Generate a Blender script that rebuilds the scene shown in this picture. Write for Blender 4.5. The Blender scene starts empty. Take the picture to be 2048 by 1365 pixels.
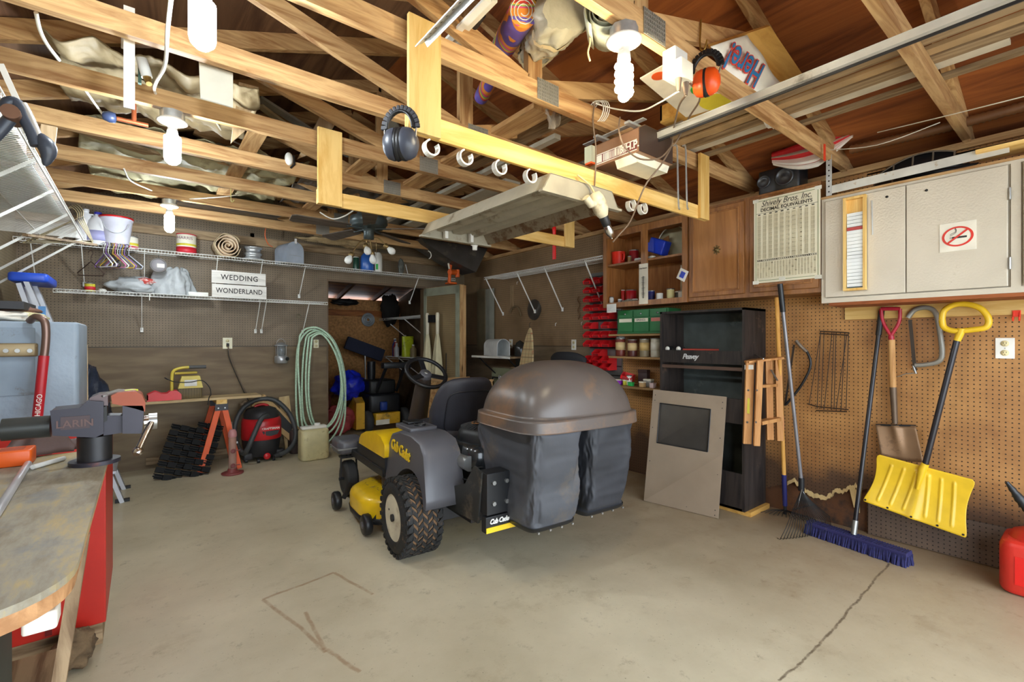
import bpy, math, random
from mathutils import Vector, Matrix, noise
random.seed(7)
C = bpy.context.scene
COL = C.collection
PI = math.pi

# ---------------------------------------------------------------- camera
F, CX, CY, H = 937.0, 1024.0, 682.5, 1.28          # focal length in pixels, image centre, eye height
SY, CT = 0.6200, 0.7846                            # the view direction is (SY, CT)
cam_d = bpy.data.cameras.new('camera')
cam = bpy.data.objects.new('camera', cam_d)
COL.objects.link(cam)
cam.location = (0, 0, H)
cam.rotation_euler = (PI/2, 0, -math.asin(SY))
cam_d.sensor_width = 36
cam_d.lens = 36*F/2048
cam_d.clip_start = .02
C.camera = cam

# ---------------------------------------------------------------- daylight and exposure
world = bpy.data.worlds.new('world'); C.world = world
world.use_nodes = True
bg = world.node_tree.nodes['Background']
bg.inputs[0].default_value = (.80, .90, 1.0, 1)
bg.inputs[1].default_value = 4.6
C.view_settings.view_transform = 'Standard'
C.view_settings.look = 'None'
C.view_settings.exposure = 0.62
C.view_settings.gamma = 1
C.view_settings.use_curve_mapping = False

# room measures in metres
XL, XR, YB, YF = -.868, 3.78, 5.93, -1.0
ZC = 2.44

pd = bpy.data.lights.new('daylight_portal', 'AREA'); pd.shape = 'RECTANGLE'; pd.size = 3.9; pd.size_y = 2.15
pd.cycles.is_portal = True
po = bpy.data.objects.new('daylight_portal', pd); COL.objects.link(po)
po.location = (1.45, YF-.1, 1.1); po.rotation_euler = (PI/2, 0, PI)
BULB = 66.0

# ---------------------------------------------------------------- helpers
def W(px, py, X=None, Y=None, Z=None, D=None):
    """the place in the garage seen at a photo pixel, on a known plane"""
    u = (px-CX)/F; v = (CY-py)/F
    dx = SY+u*CT; dy = CT-u*SY
    if X is not None: D = X/dx
    elif Y is not None: D = Y/dy
    elif Z is not None: D = (Z-H)/v
    return Vector((D*dx, D*dy, H+D*v))

def lin(c):
    def f(v):
        v /= 255.0
        return v/12.92 if v <= .04045 else ((v+.055)/1.055)**2.4
    return (f(c[0]), f(c[1]), f(c[2]), 1)

MATS = {}
def base(name):
    m = bpy.data.materials.new(name); m.use_nodes = True
    nt = m.node_tree
    return m, nt, nt.nodes, nt.links, nt.nodes['Principled BSDF']

def M(name, col=None, rough=.5, metal=0, var=.14, scale=7, bump=0, bscale=40, dirt_or_light=None, dscale=4, dmin=.55, spec=None, trans=0, alpha=None, emit=0, coat=0):
    if name in MATS: return MATS[name]
    m, nt, N, L, P = base(name)
    tc = N.new('ShaderNodeTexCoord')
    n = N.new('ShaderNodeTexNoise'); n.inputs['Scale'].default_value = scale; n.inputs['Detail'].default_value = 6
    L.new(tc.outputs['Object'], n.inputs['Vector'])
    r = N.new('ShaderNodeValToRGB')
    c = lin(col)
    r.color_ramp.elements[0].color = tuple(max(0, x*(1-var)) for x in c[:3])+(1,)
    r.color_ramp.elements[1].color = tuple(min(1, x*(1+var)) for x in c[:3])+(1,)
    r.color_ramp.elements[0].position = .3; r.color_ramp.elements[1].position = .7
    L.new(n.outputs['Fac'], r.inputs['Fac'])
    out = r.outputs['Color']
    if dirt_or_light:
        n2 = N.new('ShaderNodeTexNoise'); n2.inputs['Scale'].default_value = dscale; n2.inputs['Detail'].default_value = 9; n2.inputs['Roughness'].default_value = .7
        L.new(tc.outputs['Object'], n2.inputs['Vector'])
        mr = N.new('ShaderNodeMapRange'); mr.inputs[1].default_value = dmin; mr.inputs[2].default_value = dmin+.12
        L.new(n2.outputs['Fac'], mr.inputs[0])
        mx = N.new('ShaderNodeMixRGB'); mx.inputs[2].default_value = lin(dirt_or_light)
        L.new(mr.outputs[0], mx.inputs[0]); L.new(out, mx.inputs[1]); out = mx.outputs[0]
    L.new(out, P.inputs['Base Color'])
    P.inputs['Roughness'].default_value = rough; P.inputs['Metallic'].default_value = metal
    if spec is not None: P.inputs['Specular IOR Level'].default_value = spec
    if trans: P.inputs['Transmission Weight'].default_value = trans
    if coat: P.inputs['Coat Weight'].default_value = coat
    if alpha is not None: P.inputs['Alpha'].default_value = alpha
    if emit:
        P.inputs['Emission Color'].default_value = c; P.inputs['Emission Strength'].default_value = emit
    if bump:
        n3 = N.new('ShaderNodeTexNoise'); n3.inputs['Scale'].default_value = bscale; n3.inputs['Detail'].default_value = 4
        L.new(tc.outputs['Object'], n3.inputs['Vector'])
        b = N.new('ShaderNodeBump'); b.inputs['Strength'].default_value = bump; b.inputs['Distance'].default_value = .01
        L.new(n3.outputs['Fac'], b.inputs['Height']); L.new(b.outputs[0], P.inputs['Normal'])
    MATS[name] = m; return m

def wood(name, c1, c2, axis='X', rough=.6, scale=1.0, knots=True, dirt_or_light=None, dmin=.56, spec=.3):
    if name in MATS: return MATS[name]
    m, nt, N, L, P = base(name)
    tc = N.new('ShaderNodeTexCoord'); mp = N.new('ShaderNodeMapping')
    s = {'X': (1.3, 14, 14), 'Y': (14, 1.3, 14), 'Z': (14, 14, 1.3)}[axis]
    mp.inputs['Scale'].default_value = tuple(v*scale for v in s)
    oi = N.new('ShaderNodeObjectInfo')
    L.new(tc.outputs['Object'], mp.inputs['Vector'])
    cmb = N.new('ShaderNodeVectorMath'); cmb.operation = 'ADD'
    sc = N.new('ShaderNodeMath'); sc.operation = 'MULTIPLY'; sc.inputs[1].default_value = 37
    L.new(oi.outputs['Random'], sc.inputs[0]); L.new(mp.outputs[0], cmb.inputs[0]); L.new(sc.outputs[0], cmb.inputs[1])
    w = N.new('ShaderNodeTexNoise'); w.inputs['Scale'].default_value = 1.5; w.inputs['Detail'].default_value = 8; w.inputs['Roughness'].default_value = .62
    w.inputs['Distortion'].default_value = 1.2
    L.new(cmb.outputs[0], w.inputs['Vector'])
    r = N.new('ShaderNodeValToRGB')
    r.color_ramp.elements[0].position = .36; r.color_ramp.elements[0].color = lin(c2)
    r.color_ramp.elements[1].position = .6; r.color_ramp.elements[1].color = lin(c1)
    L.new(w.outputs['Fac'], r.inputs['Fac']); out = r.outputs[0]
    hv = N.new('ShaderNodeHueSaturation')
    mr0 = N.new('ShaderNodeMapRange'); mr0.inputs[3].default_value = .84; mr0.inputs[4].default_value = 1.14
    L.new(oi.outputs['Random'], mr0.inputs[0]); L.new(mr0.outputs[0], hv.inputs['Value']); L.new(out, hv.inputs['Color']); out = hv.outputs[0]
    if knots:
        v = N.new('ShaderNodeTexVoronoi'); v.inputs['Scale'].default_value = .8
        mk = N.new('ShaderNodeMapping'); mk.inputs['Scale'].default_value = {'X': (2.2, 7, 7), 'Y': (7, 2.2, 7), 'Z': (7, 7, 2.2)}[axis]
        L.new(tc.outputs['Object'], mk.inputs[0]); L.new(mk.outputs[0], v.inputs['Vector'])
        mr = N.new('ShaderNodeMapRange'); mr.inputs[1].default_value = .05; mr.inputs[2].default_value = .12; mr.inputs[3].default_value = .8; mr.inputs[4].default_value = 0
        L.new(v.outputs['Distance'], mr.inputs[0])
        mx = N.new('ShaderNodeMixRGB'); mx.inputs[2].default_value = lin(tuple(x*.5 for x in c2))
        L.new(mr.outputs[0], mx.inputs[0]); L.new(out, mx.inputs[1]); out = mx.outputs[0]
    if dirt_or_light:
        n2 = N.new('ShaderNodeTexNoise'); n2.inputs['Scale'].default_value = 5; n2.inputs['Detail'].default_value = 9; n2.inputs['Roughness'].default_value = .7
        L.new(tc.outputs['Object'], n2.inputs['Vector'])
        mr = N.new('ShaderNodeMapRange'); mr.inputs[1].default_value = dmin; mr.inputs[2].default_value = dmin+.1
        L.new(n2.outputs['Fac'], mr.inputs[0])
        mx = N.new('ShaderNodeMixRGB'); mx.inputs[2].default_value = lin(dirt_or_light)
        L.new(mr.outputs[0], mx.inputs[0]); L.new(out, mx.inputs[1]); out = mx.outputs[0]
    L.new(out, P.inputs['Base Color']); P.inputs['Roughness'].default_value = rough
    P.inputs['Specular IOR Level'].default_value = spec
    b = N.new('ShaderNodeBump'); b.inputs['Strength'].default_value = .25; b.inputs['Distance'].default_value = .004
    L.new(w.outputs['Fac'], b.inputs['Height']); L.new(b.outputs[0], P.inputs['Normal'])
    MATS[name] = m; return m

def peg(name, c1, c2, axes, zsplit=None, lower=None, pitch=.0254, stain=None, rough=.55):
    """pegboard: a grid of holes over a painted board, plain board under zsplit"""
    m, nt, N, L, P = base(name)
    tc = N.new('ShaderNodeTexCoord'); sep = N.new('ShaderNodeSeparateXYZ'); L.new(tc.outputs['Object'], sep.inputs[0])
    n = N.new('ShaderNodeTexNoise'); n.inputs['Scale'].default_value = 2.2; n.inputs['Detail'].default_value = 8; n.inputs['Roughness'].default_value = .65
    L.new(tc.outputs['Object'], n.inputs['Vector'])
    r = N.new('ShaderNodeValToRGB'); r.color_ramp.elements[0].position = .35; r.color_ramp.elements[1].position = .65
    r.color_ramp.elements[0].color = lin(c2); r.color_ramp.elements[1].color = lin(c1)
    L.new(n.outputs['Fac'], r.inputs[0]); out = r.outputs[0]
    def mth(op, a, b=None, v=None):
        q = N.new('ShaderNodeMath'); q.operation = op
        for i, s in enumerate((a, b)):
            if s is None: continue
            if isinstance(s, (int, float)): q.inputs[i].default_value = s
            else: L.new(s, q.inputs[i])
        return q.outputs[0]
    def cell(s):
        q = mth('FRACT', mth('MULTIPLY', s, 1/pitch)); q = mth('SUBTRACT', q, .5); return mth('MULTIPLY', q, q)
    a = sep.outputs[axes[0]]; z = sep.outputs['Z']
    hole = mth('LESS_THAN', mth('ADD', cell(a), cell(z)), .022)
    if zsplit is not None:
        up = mth('GREATER_THAN', z, zsplit)
        hole = mth('MULTIPLY', hole, up)
        if lower:
            mpp = N.new('ShaderNodeMapping'); mpp.inputs['Scale'].default_value = (1.2, 1.2, 7)
            L.new(tc.outputs['Object'], mpp.inputs[0])
            g = N.new('ShaderNodeTexNoise'); g.inputs['Scale'].default_value = 2.0; g.inputs['Detail'].default_value = 8; L.new(mpp.outputs[0], g.inputs['Vector'])
            r2 = N.new('ShaderNodeValToRGB'); r2.color_ramp.elements[0].position = .35; r2.color_ramp.elements[1].position = .65
            r2.color_ramp.elements[0].color = lin(lower[1]); r2.color_ramp.elements[1].color = lin(lower[0]); L.new(g.outputs['Fac'], r2.inputs[0])
            mx = N.new('ShaderNodeMixRGB'); L.new(up, mx.inputs[0]); L.new(r2.outputs[0], mx.inputs[1]); L.new(out, mx.inputs[2]); out = mx.outputs[0]
        seam = mth('LESS_THAN', mth('ABSOLUTE', mth('SUBTRACT', z, zsplit)), .0035)
        hole = mth('MAXIMUM', hole, seam)
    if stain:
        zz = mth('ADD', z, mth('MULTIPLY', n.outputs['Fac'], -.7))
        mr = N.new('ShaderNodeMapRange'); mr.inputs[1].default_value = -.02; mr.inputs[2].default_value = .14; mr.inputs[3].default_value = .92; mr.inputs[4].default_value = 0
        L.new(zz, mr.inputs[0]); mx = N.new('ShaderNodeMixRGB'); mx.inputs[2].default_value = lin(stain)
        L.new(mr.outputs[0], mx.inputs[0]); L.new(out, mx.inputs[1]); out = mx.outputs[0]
    mx = N.new('ShaderNodeMixRGB'); mx.inputs[2].default_value = lin(tuple(v*.32 for v in c2))
    L.new(hole, mx.inputs[0]); L.new(out, mx.inputs[1])
    L.new(mx.outputs[0], P.inputs['Base Color']); P.inputs['Roughness'].default_value = rough
    MATS[name] = m; return m

# ---- object bookkeeping
def thing(name, label, cat, loc=(0, 0, 0), rotz=0, group=None, kind=None, local=False):
    o = bpy.data.objects.new(name, None); COL.objects.link(o)
    o.empty_display_size = .05
    o.location = loc; o.rotation_euler = (0, 0, rotz)
    if label: o['label'] = label
    if cat: o['category'] = cat
    if group: o['group'] = group
    if kind: o['kind'] = kind
    o['_local'] = 1 if local else 0
    return o

def origin_of(p):
    v = Vector((0, 0, 0))
    while p is not None:
        v += p.location; p = p.parent
    return v

class B:
    """collects shapes into one mesh"""
    def __init__(s): s.v = []; s.f = []; s.sm = []; s.mi = []; s.m = 0; s.nb = 0
    def add(s, vs, fs, smooth=False):
        k = len(s.v); s.v += [Vector(v) for v in vs]
        s.f += [tuple(i+k for i in f) for f in fs]; s.sm += [smooth]*len(fs); s.mi += [s.m]*len(fs)
        return s
    def box(s, lo, hi):
        x0, y0, z0 = lo; x1, y1, z1 = hi
        if x0 > x1: x0, x1 = x1, x0
        if y0 > y1: y0, y1 = y1, y0
        if z0 > z1: z0, z1 = z1, z0
        e = .00015*(s.nb % 8); s.nb += 1      # keeps overlapping boards of one frame from sharing a face
        x0 -= e; y0 -= e; z0 -= e; x1 += e; y1 += e; z1 += e
        return s.add([(x0,y0,z0),(x1,y0,z0),(x1,y1,z0),(x0,y1,z0),(x0,y0,z1),(x1,y0,z1),(x1,y1,z1),(x0,y1,z1)],
                     [(0,3,2,1),(4,5,6,7),(0,1,5,4),(1,2,6,5),(2,3,7,6),(3,0,4,7)])
    def obox(s, c, ax, ay, az):
        """oriented box: centre and three half-axis vectors"""
        c = Vector(c); ax = Vector(ax); ay = Vector(ay); az = Vector(az)
        vs = [c+sx*ax+sy*ay+sz*az for sz in (-1, 1) for sx, sy in ((-1,-1),(1,-1),(1,1),(-1,1))]
        fs = [(0,3,2,1),(4,5,6,7),(0,1,5,4),(1,2,6,5),(2,3,7,6),(3,0,4,7)]
        if ax.cross(ay).dot(az) < 0: fs = [f[::-1] for f in fs]
        return s.add(vs, fs)
    def bar(s, p0, p1, w, h, up=(0, 0, 1)):
        p0 = Vector(p0); p1 = Vector(p1); d = (p1-p0)
        L_ = d.length; d.normalize(); up = Vector(up)
        side = d.cross(up)
        if side.length < 1e-4: side = d.cross(Vector((1, 0, 0)))
        side.normalize(); u = side.cross(d)
        return s.obox((p0+p1)/2, d*L_/2, side*w/2, u*h/2)
    def cyl(s, p0, p1, r0, r1=None, n=16, cap=True, smooth=True):
        if r1 is None: r1 = r0
        p0 = Vector(p0); p1 = Vector(p1); d = (p1-p0).normalized()
        a = d.orthogonal().normalized(); b = d.cross(a)
        vs = []
        for p, r in ((p0, r0), (p1, r1)):
            for i in range(n):
                t = 2*PI*i/n; vs.append(p+(a*math.cos(t)+b*math.sin(t))*r)
        s.add(vs, [(i, (i+1) % n, n+(i+1) % n, n+i) for i in range(n)], smooth)
        if cap:
            s.add([vs[i] for i in range(n)], [tuple(range(n))[::-1]]); s.add([vs[n+i] for i in range(n)], [tuple(range(n))])
        return s
    def tube(s, pts, r, n=8, closed=False, cap=True):
        pts = [Vector(p) for p in pts]; k = len(pts); rs = r if isinstance(r, (list, tuple)) else [r]*k
        rings = []; a = None
        for i, p in enumerate(pts):
            if closed: d = pts[(i+1) % k]-pts[i-1]
            else: d = pts[min(i+1, k-1)]-pts[max(i-1, 0)]
            if d.length < 1e-9: d = Vector((0, 0, 1))
            d.normalize()
            if a is None: a = d.orthogonal().normalized()
            else:
                a = a-d*a.dot(d)
                if a.length < 1e-6: a = d.orthogonal()
                a.normalize()
            b = d.cross(a)
            rings.append([p+(a*math.cos(2*PI*j/n)+b*math.sin(2*PI*j/n))*rs[i] for j in range(n)])
        vs = [v for q in rings for v in q]; fs = []
        for i in range(k if closed else k-1):
            i2 = (i+1) % k
            for j in range(n): fs.append((i*n+j, i*n+(j+1) % n, i2*n+(j+1) % n, i2*n+j))
        s.add(vs, fs, True)
        if cap and not closed: s.add(rings[0], [tuple(range(n))[::-1]]); s.add(rings[-1], [tuple(range(n))])
        return s
    def lathe(s, prof, c=(0, 0, 0), axis=(0, 0, 1), n=24, smooth=True, sx=1, sy=1):
        """prof: list of (radius, height)"""
        c = Vector(c); d = Vector(axis).normalized()
        if abs(d.z) > .99: a = Vector((1, 0, 0)); b = d.cross(a)
        else: a = d.cross(Vector((0, 0, 1))).normalized(); b = d.cross(a)
        vs = []
        for r, h in prof:
            for j in range(n):
                t = 2*PI*j/n; vs.append(c+d*h+a*(math.cos(t)*r*sx)+b*(math.sin(t)*r*sy))
        k = len(prof); fs = [(i*n+j, i*n+(j+1) % n, (i+1)*n+(j+1) % n, (i+1)*n+j) for i in range(k-1) for j in range(n)]
        s.add(vs, fs, smooth)
        if prof[0][0] > 1e-4: s.add(vs[:n], [tuple(range(n))[::-1]])
        if prof[-1][0] > 1e-4: s.add(vs[-n:], [tuple(range(n))])
        return s
    def prism(s, pts, d, smooth=False):
        """planar outline pushed along d"""
        pts = [Vector(p) for p in pts]; d = Vector(d); n = len(pts)
        s.add(pts+[p+d for p in pts], [tuple(range(n))[::-1], tuple(range(n, 2*n))])
        s.add(pts+[p+d for p in pts], [(i, (i+1) % n, n+(i+1) % n, n+i) for i in range(n)], smooth)
        return s
    def grid(s, fn, nu, nv, smooth=True, cu=False, cv=False, thick=None):
        vs = [Vector(fn(i/(nu if cu else nu-1), j/(nv if cv else nv-1))) for i in range(nu) for j in range(nv)]
        fs = [(i*nv+j, ((i+1) % nu)*nv+j, ((i+1) % nu)*nv+(j+1) % nv, i*nv+(j+1) % nv) for i in range(nu if cu else nu-1) for j in range(nv if cv else nv-1)]
        return s.add(vs, fs, smooth)
    def sphere(s, c, rx, ry=None, rz=None, n=14):
        ry = rx if ry is None else ry; rz = rx if rz is None else rz; c = Vector(c)
        return s.grid(lambda u, v: c+Vector((rx*math.cos(2*PI*u)*math.sin(PI*v), ry*math.sin(2*PI*u)*math.sin(PI*v), -rz*math.cos(PI*v))), n, n//2+2, cu=True)
    def rbox(s, lo, hi, r=.01, n=3):
        """box with rounded vertical edges and softened top and bottom"""
        x0, y0, z0 = lo; x1, y1, z1 = hi; r = min(r, (x1-x0)/2.01, (y1-y0)/2.01, (z1-z0)/2.01)
        def ring(ins, z):
            q = []
            for cx, cy, a0 in ((x1-r, y1-r, 0), (x0+r, y1-r, PI/2), (x0+r, y0+r, PI), (x1-r, y0+r, 1.5*PI)):
                for i in range(n+1):
                    t = a0+PI/2*i/n; q.append(Vector((cx+(r-ins)*math.cos(t), cy+(r-ins)*math.sin(t), z)))
            return q
        e = r*.5
        rs = [ring(e, z0), ring(e*.3, z0+e*.3), ring(0, z0+e), ring(0, z1-e), ring(e*.3, z1-e*.3), ring(e, z1)]
        k = len(rs[0]); vs = [v for q in rs for v in q]
        s.add(vs, [(i*k+j, i*k+(j+1) % k, (i+1)*k+(j+1) % k, (i+1)*k+j) for i in range(5) for j in range(k)], True)
        s.add(rs[0], [tuple(range(k))[::-1]]); s.add(rs[-1], [tuple(range(k))])
        return s
    def xform(s, mat):
        s.v = [mat @ v for v in s.v]; return s
    def build(s, name, mat, parent=None, label=None, cat=None, group=None, kind=None, solid=None, sub=0, bevel=0, notop=False):
        me = bpy.data.meshes.new(name)
        if parent is None:
            xs = [v.x for v in s.v]; ys = [v.y for v in s.v]; zs = [v.z for v in s.v]
            o0 = Vector(((min(xs)+max(xs))/2, (min(ys)+max(ys))/2, min(zs)))
            if kind == 'structure': o0 = Vector((0, 0, 0))
        else:
            root = parent
            while root.parent is not None: root = root.parent
            o0 = Vector((0, 0, 0)) if root.get('_local') else origin_of(parent)
        me.from_pydata([tuple(v-o0) for v in s.v], [], s.f)
        mats = mat if isinstance(mat, (list, tuple)) else [mat]
        for m_ in mats: me.materials.append(m_)
        me.polygons.foreach_set('use_smooth', s.sm)
        me.polygons.foreach_set('material_index', s.mi)
        me.update()
        o = bpy.data.objects.new(name, me); COL.objects.link(o)
        if parent is not None: o.parent = parent
        else: o.location = o0
        if label: o['label'] = label
        if cat: o['category'] = cat
        if group: o['group'] = group
        if kind: o['kind'] = kind
        if bevel:
            b_ = o.modifiers.new('bevel', 'BEVEL'); b_.width = bevel; b_.segments = 2; b_.limit_method = 'ANGLE'; b_.harden_normals = False
        if solid:
            q = o.modifiers.new('solid', 'SOLIDIFY'); q.thickness = solid; q.offset = 0
        if sub:
            q = o.modifiers.new('sub', 'SUBSURF'); q.levels = sub; q.render_levels = sub
        return o

def text(name, s, size, c, right, up, mat, parent=None, depth=.0012, shear=0, align='CENTER', space=1.0, bold=0, flip=False, label=None, xs=1.0):
    cu = bpy.data.curves.new(name, 'FONT'); cu.body = s; cu.size = size; cu.extrude = depth; cu.shear = shear
    cu.align_x = align; cu.align_y = 'CENTER'; cu.space_character = space; cu.offset = bold; cu.resolution_u = 3
    t = bpy.data.objects.new(name, cu); COL.objects.link(t)
    dg = bpy.context.evaluated_depsgraph_get(); dg.update()
    me = bpy.data.meshes.new_from_object(t.evaluated_get(dg))
    bpy.data.objects.remove(t); bpy.data.curves.remove(cu)
    right = Vector(right).normalized(); up = Vector(up); up = (up-right*up.dot(right)).normalized(); nrm = right.cross(up)
    if parent is not None:
        root = parent
        while root.parent is not None: root = root.parent
        o0 = Vector((0, 0, 0)) if root.get('_local') else origin_of(parent)
    else: o0 = Vector((0, 0, 0))
    c = Vector(c)-o0
    for v in me.vertices:
        p = v.co.copy(); v.co = c+right*p.x*xs+up*p.y+nrm*p.z
    me.materials.clear(); me.materials.append(mat); me.name = name
    o = bpy.data.objects.new(name, me); COL.objects.link(o)
    if parent is not None: o.parent = parent
    if label: o['label'] = label
    return o

def copy_tree(o, parent=None, loc=None, rotz=None, label=None, group=None):
    c = o.copy(); COL.objects.link(c)
    if parent is not None: c.parent = parent
    if loc is not None: c.location = loc
    if rotz is not None: c.rotation_euler = (0, 0, rotz)
    if label: c['label'] = label
    if group: c['group'] = group
    for ch in list(o.children): copy_tree(ch, c)
    return c

def arc(c, r, a0, a1, ax, ay, n=12):
    c = Vector(c); ax = Vector(ax); ay = Vector(ay)
    return [c+ax*(r*math.cos(a0+(a1-a0)*i/(n-1)))+ay*(r*math.sin(a0+(a1-a0)*i/(n-1))) for i in range(n)]

def smoothpts(pts, k=4):
    """Catmull-Rom through pts"""
    P_ = [Vector(p) for p in pts]; out = []
    for i in range(len(P_)-1):
        p0 = P_[max(i-1, 0)]; p1 = P_[i]; p2 = P_[i+1]; p3 = P_[min(i+2, len(P_)-1)]
        for j in range(k):
            t = j/k
            out.append(.5*((2*p1)+(p2-p0)*t+(2*p0-5*p1+4*p2-p3)*t*t+(3*p1-p0-3*p2+p3)*t**3))
    out.append(P_[-1]); return out

# ---------------------------------------------------------------- shared materials
pine = lambda ax: wood('pine_'+ax, (202, 164, 114), (152, 108, 66), ax)
newpine = lambda ax: wood('new_pine_'+ax, (236, 200, 128), (212, 166, 88), ax, scale=.7)
oldwood = lambda ax: wood('old_wood_'+ax, (160, 136, 104), (112, 88, 62), ax)
white_wire = M('white_vinyl_wire', (232, 232, 226), .4)
black_pl = M('black_plastic', (26, 27, 30), .42, var=.2)
dark_steel = M('dark_steel', (60, 60, 62), .45, .7)
steel = M('bare_steel', (170, 170, 168), .38, .85)
chrome = M('polished_steel', (215, 215, 215), .18, 1)
white_pl = M('white_plastic', (232, 230, 222), .45)
white_paint = M('white_paint', (225, 222, 212), .5, dirt_or_light=(150, 140, 120), dmin=.62)
red_pl = M('red_plastic', (206, 24, 26), .35)
galv = M('galvanised_steel', (196, 200, 202), .35, .65, scale=30)
cable_w = M('white_cable', (226, 222, 210), .5)
cable_b = M('brown_cable', (120, 100, 82), .5)
cable_k = M('black_cable', (24, 24, 24), .5)
# ================================================================ STRUCTURE
def floor_mat():
    m, nt, N, L, P = base('concrete_floor')
    tc = N.new('ShaderNodeTexCoord')
    def noise(sc, det=8, rough=.6, vec=None, dist=0):
        n = N.new('ShaderNodeTexNoise'); n.inputs['Scale'].default_value = sc; n.inputs['Detail'].default_value = det
        n.inputs['Roughness'].default_value = rough; n.inputs['Distortion'].default_value = dist
        L.new(vec or tc.outputs['Object'], n.inputs['Vector']); return n.outputs['Fac']
    def ramp(s, a, b, ca, cb):
        r = N.new('ShaderNodeValToRGB'); r.color_ramp.elements[0].position = a; r.color_ramp.elements[1].position = b
        r.color_ramp.elements[0].color = lin(ca); r.color_ramp.elements[1].color = lin(cb); L.new(s, r.inputs[0]); return r.outputs[0]
    def mr(s, a, b, c=0, d=1):
        q = N.new('ShaderNodeMapRange'); q.inputs[1].default_value = a; q.inputs[2].default_value = b; q.inputs[3].default_value = c; q.inputs[4].default_value = d
        L.new(s, q.inputs[0]); return q.outputs[0]
    def mix(f, a, col):
        q = N.new('ShaderNodeMixRGB'); L.new(f, q.inputs[0]); L.new(a, q.inputs[1]); q.inputs[2].default_value = lin(col); return q.outputs[0]
    def mth(op, a, b=None):
        q = N.new('ShaderNodeMath'); q.operation = op
        for i, s in enumerate((a, b)):
            if s is None: continue
            if isinstance(s, (int, float)): q.inputs[i].default_value = s
            else: L.new(s, q.inputs[i])
        return q.outputs[0]
    c = ramp(noise(1.1, 10, .62), .34, .66, (180, 169, 143), (208, 197, 170))
    c = mix(mr(noise(3.2, 9, .7), .56, .76, 0, .55), c, (146, 128, 100))
    c = mix(mr(noise(9, 10, .75), .58, .70, 0, .6), c, (128, 116, 96))
    c = mix(mr(noise(60, 3, .6), .66, .72, 0, .5), c, (110, 98, 80))
    c = mix(mr(noise(26, 4, .8), .70, .73, 0, .8), c, (92, 76, 56))
    sep = N.new('ShaderNodeSeparateXYZ'); L.new(tc.outputs['Object'], sep.inputs[0])
    # browner towards the right-hand wall: warm light put into the concrete colour
    dirt_or_light = mth('ADD', sep.outputs['X'], mth('MULTIPLY', noise(2.3, 8, .7), 1.1))
    c = mix(mr(dirt_or_light, 2.3, 4.4, 0, .75), c, (128, 98, 64))
    wob = noise(5, 6, .7)
    def seg(col, p, q, w, amp=.05, strength=.8):
        nonlocal c
        d = (q-p); L_ = d.length; d = d/L_; nn = Vector((-d.y, d.x, 0))
        def dot(v, off):
            vm = N.new('ShaderNodeVectorMath'); vm.operation = 'DOT_PRODUCT'; L.new(tc.outputs['Object'], vm.inputs[0]); vm.inputs[1].default_value = v
            return mth('SUBTRACT', vm.outputs['Value'], off)
        t = dot(d, d.dot(p)); s = mth('ADD', dot(nn, nn.dot(p)), mth('MULTIPLY', mth('SUBTRACT', wob, .5), amp))
        near = mr(mth('ABSOLUTE', s), w*.4, w, strength, 0)
        ins = mth('MULTIPLY', mth('GREATER_THAN', t, 0), mth('LESS_THAN', t, L_))
        f = mth('MULTIPLY', mth('MULTIPLY', near, ins), mr(noise(14, 6, .7), .3, .55, .25, 1))
        c = mix(f, c, col)
    g = lambda x, y: W(x, y, Z=0)
    for a, b in (((1778, 1128), (1712, 1205)), ((1712, 1205), (1640, 1290)), ((1640, 1290), (1560, 1364))):
        seg((78, 62, 44), g(*a), g(*b), .007)
    for a, b in (((525, 1200), (600, 1256)), ((600, 1256), (652, 1305)), ((525, 1200), (668, 1146)), ((668, 1146), (745, 1190)), ((610, 1225), (650, 1300)), ((652, 1300), (720, 1345))):
        seg((140, 98, 60), g(*a), g(*b), .012, .03, .55)
    L.new(c, P.inputs['Base Color'])
    L.new(mr(noise(2.0, 6, .6), .35, .65, .34, .62), P.inputs['Roughness'])
    P.inputs['Specular IOR Level'].default_value = .35
    b = N.new('ShaderNodeBump'); b.inputs['Strength'].default_value = .12; b.inputs['Distance'].default_value = .01
    L.new(noise(35, 8, .7), b.inputs['Height']); L.new(b.outputs[0], P.inputs['Normal'])
    return m

B().box((XL-.3, YF-6, -.12), (XR+.3, 8.3, 0)).build('floor', floor_mat(), kind='structure')

tan_hi, tan_lo = (188, 138, 80), (144, 98, 54)
brn_hi, brn_lo = (116, 98, 78), (92, 76, 60)
back_m = peg('brown_pegboard_back', (128, 110, 88), (108, 92, 70), 'X', 1.22, ((126, 106, 76), (100, 80, 54)))
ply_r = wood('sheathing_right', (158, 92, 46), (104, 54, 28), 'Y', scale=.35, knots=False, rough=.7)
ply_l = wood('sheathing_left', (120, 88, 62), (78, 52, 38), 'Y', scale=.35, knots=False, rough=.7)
DX0, DX1, DZ = 1.79, 3.13, 2.03
wb = B()
wb.box((XL, YB, 0), (DX0, YB+.05, ZC)); wb.box((DX1, YB, 0), (XR, YB+.05, ZC)); wb.box((DX0, YB, DZ), (DX1, YB+.05, ZC))
wb.add([(XL-.15, YB+.05, ZC), (XR+.15, YB+.05, ZC), (XR+.15, YB+.05, 2.50), (1.456, YB+.05, 3.34), (XL-.15, YB+.05, 2.50)], [(0, 1, 2, 3, 4)])
wb.build('wall_back', back_m, kind='structure')
casing = M('brown_door_casing', (104, 84, 62), .6)
b = B(); b.box((DX0-.006, YB-.002, 0), (DX0+.012, YB+.12, DZ)); b.box((DX1-.012, YB-.002, 0), (DX1+.006, YB+.12, DZ)); b.box((DX0-.006, YB-.002, DZ-.012), (DX1+.006, YB+.12, DZ+.012))
b.build('trim_1', casing, kind='structure')

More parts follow.
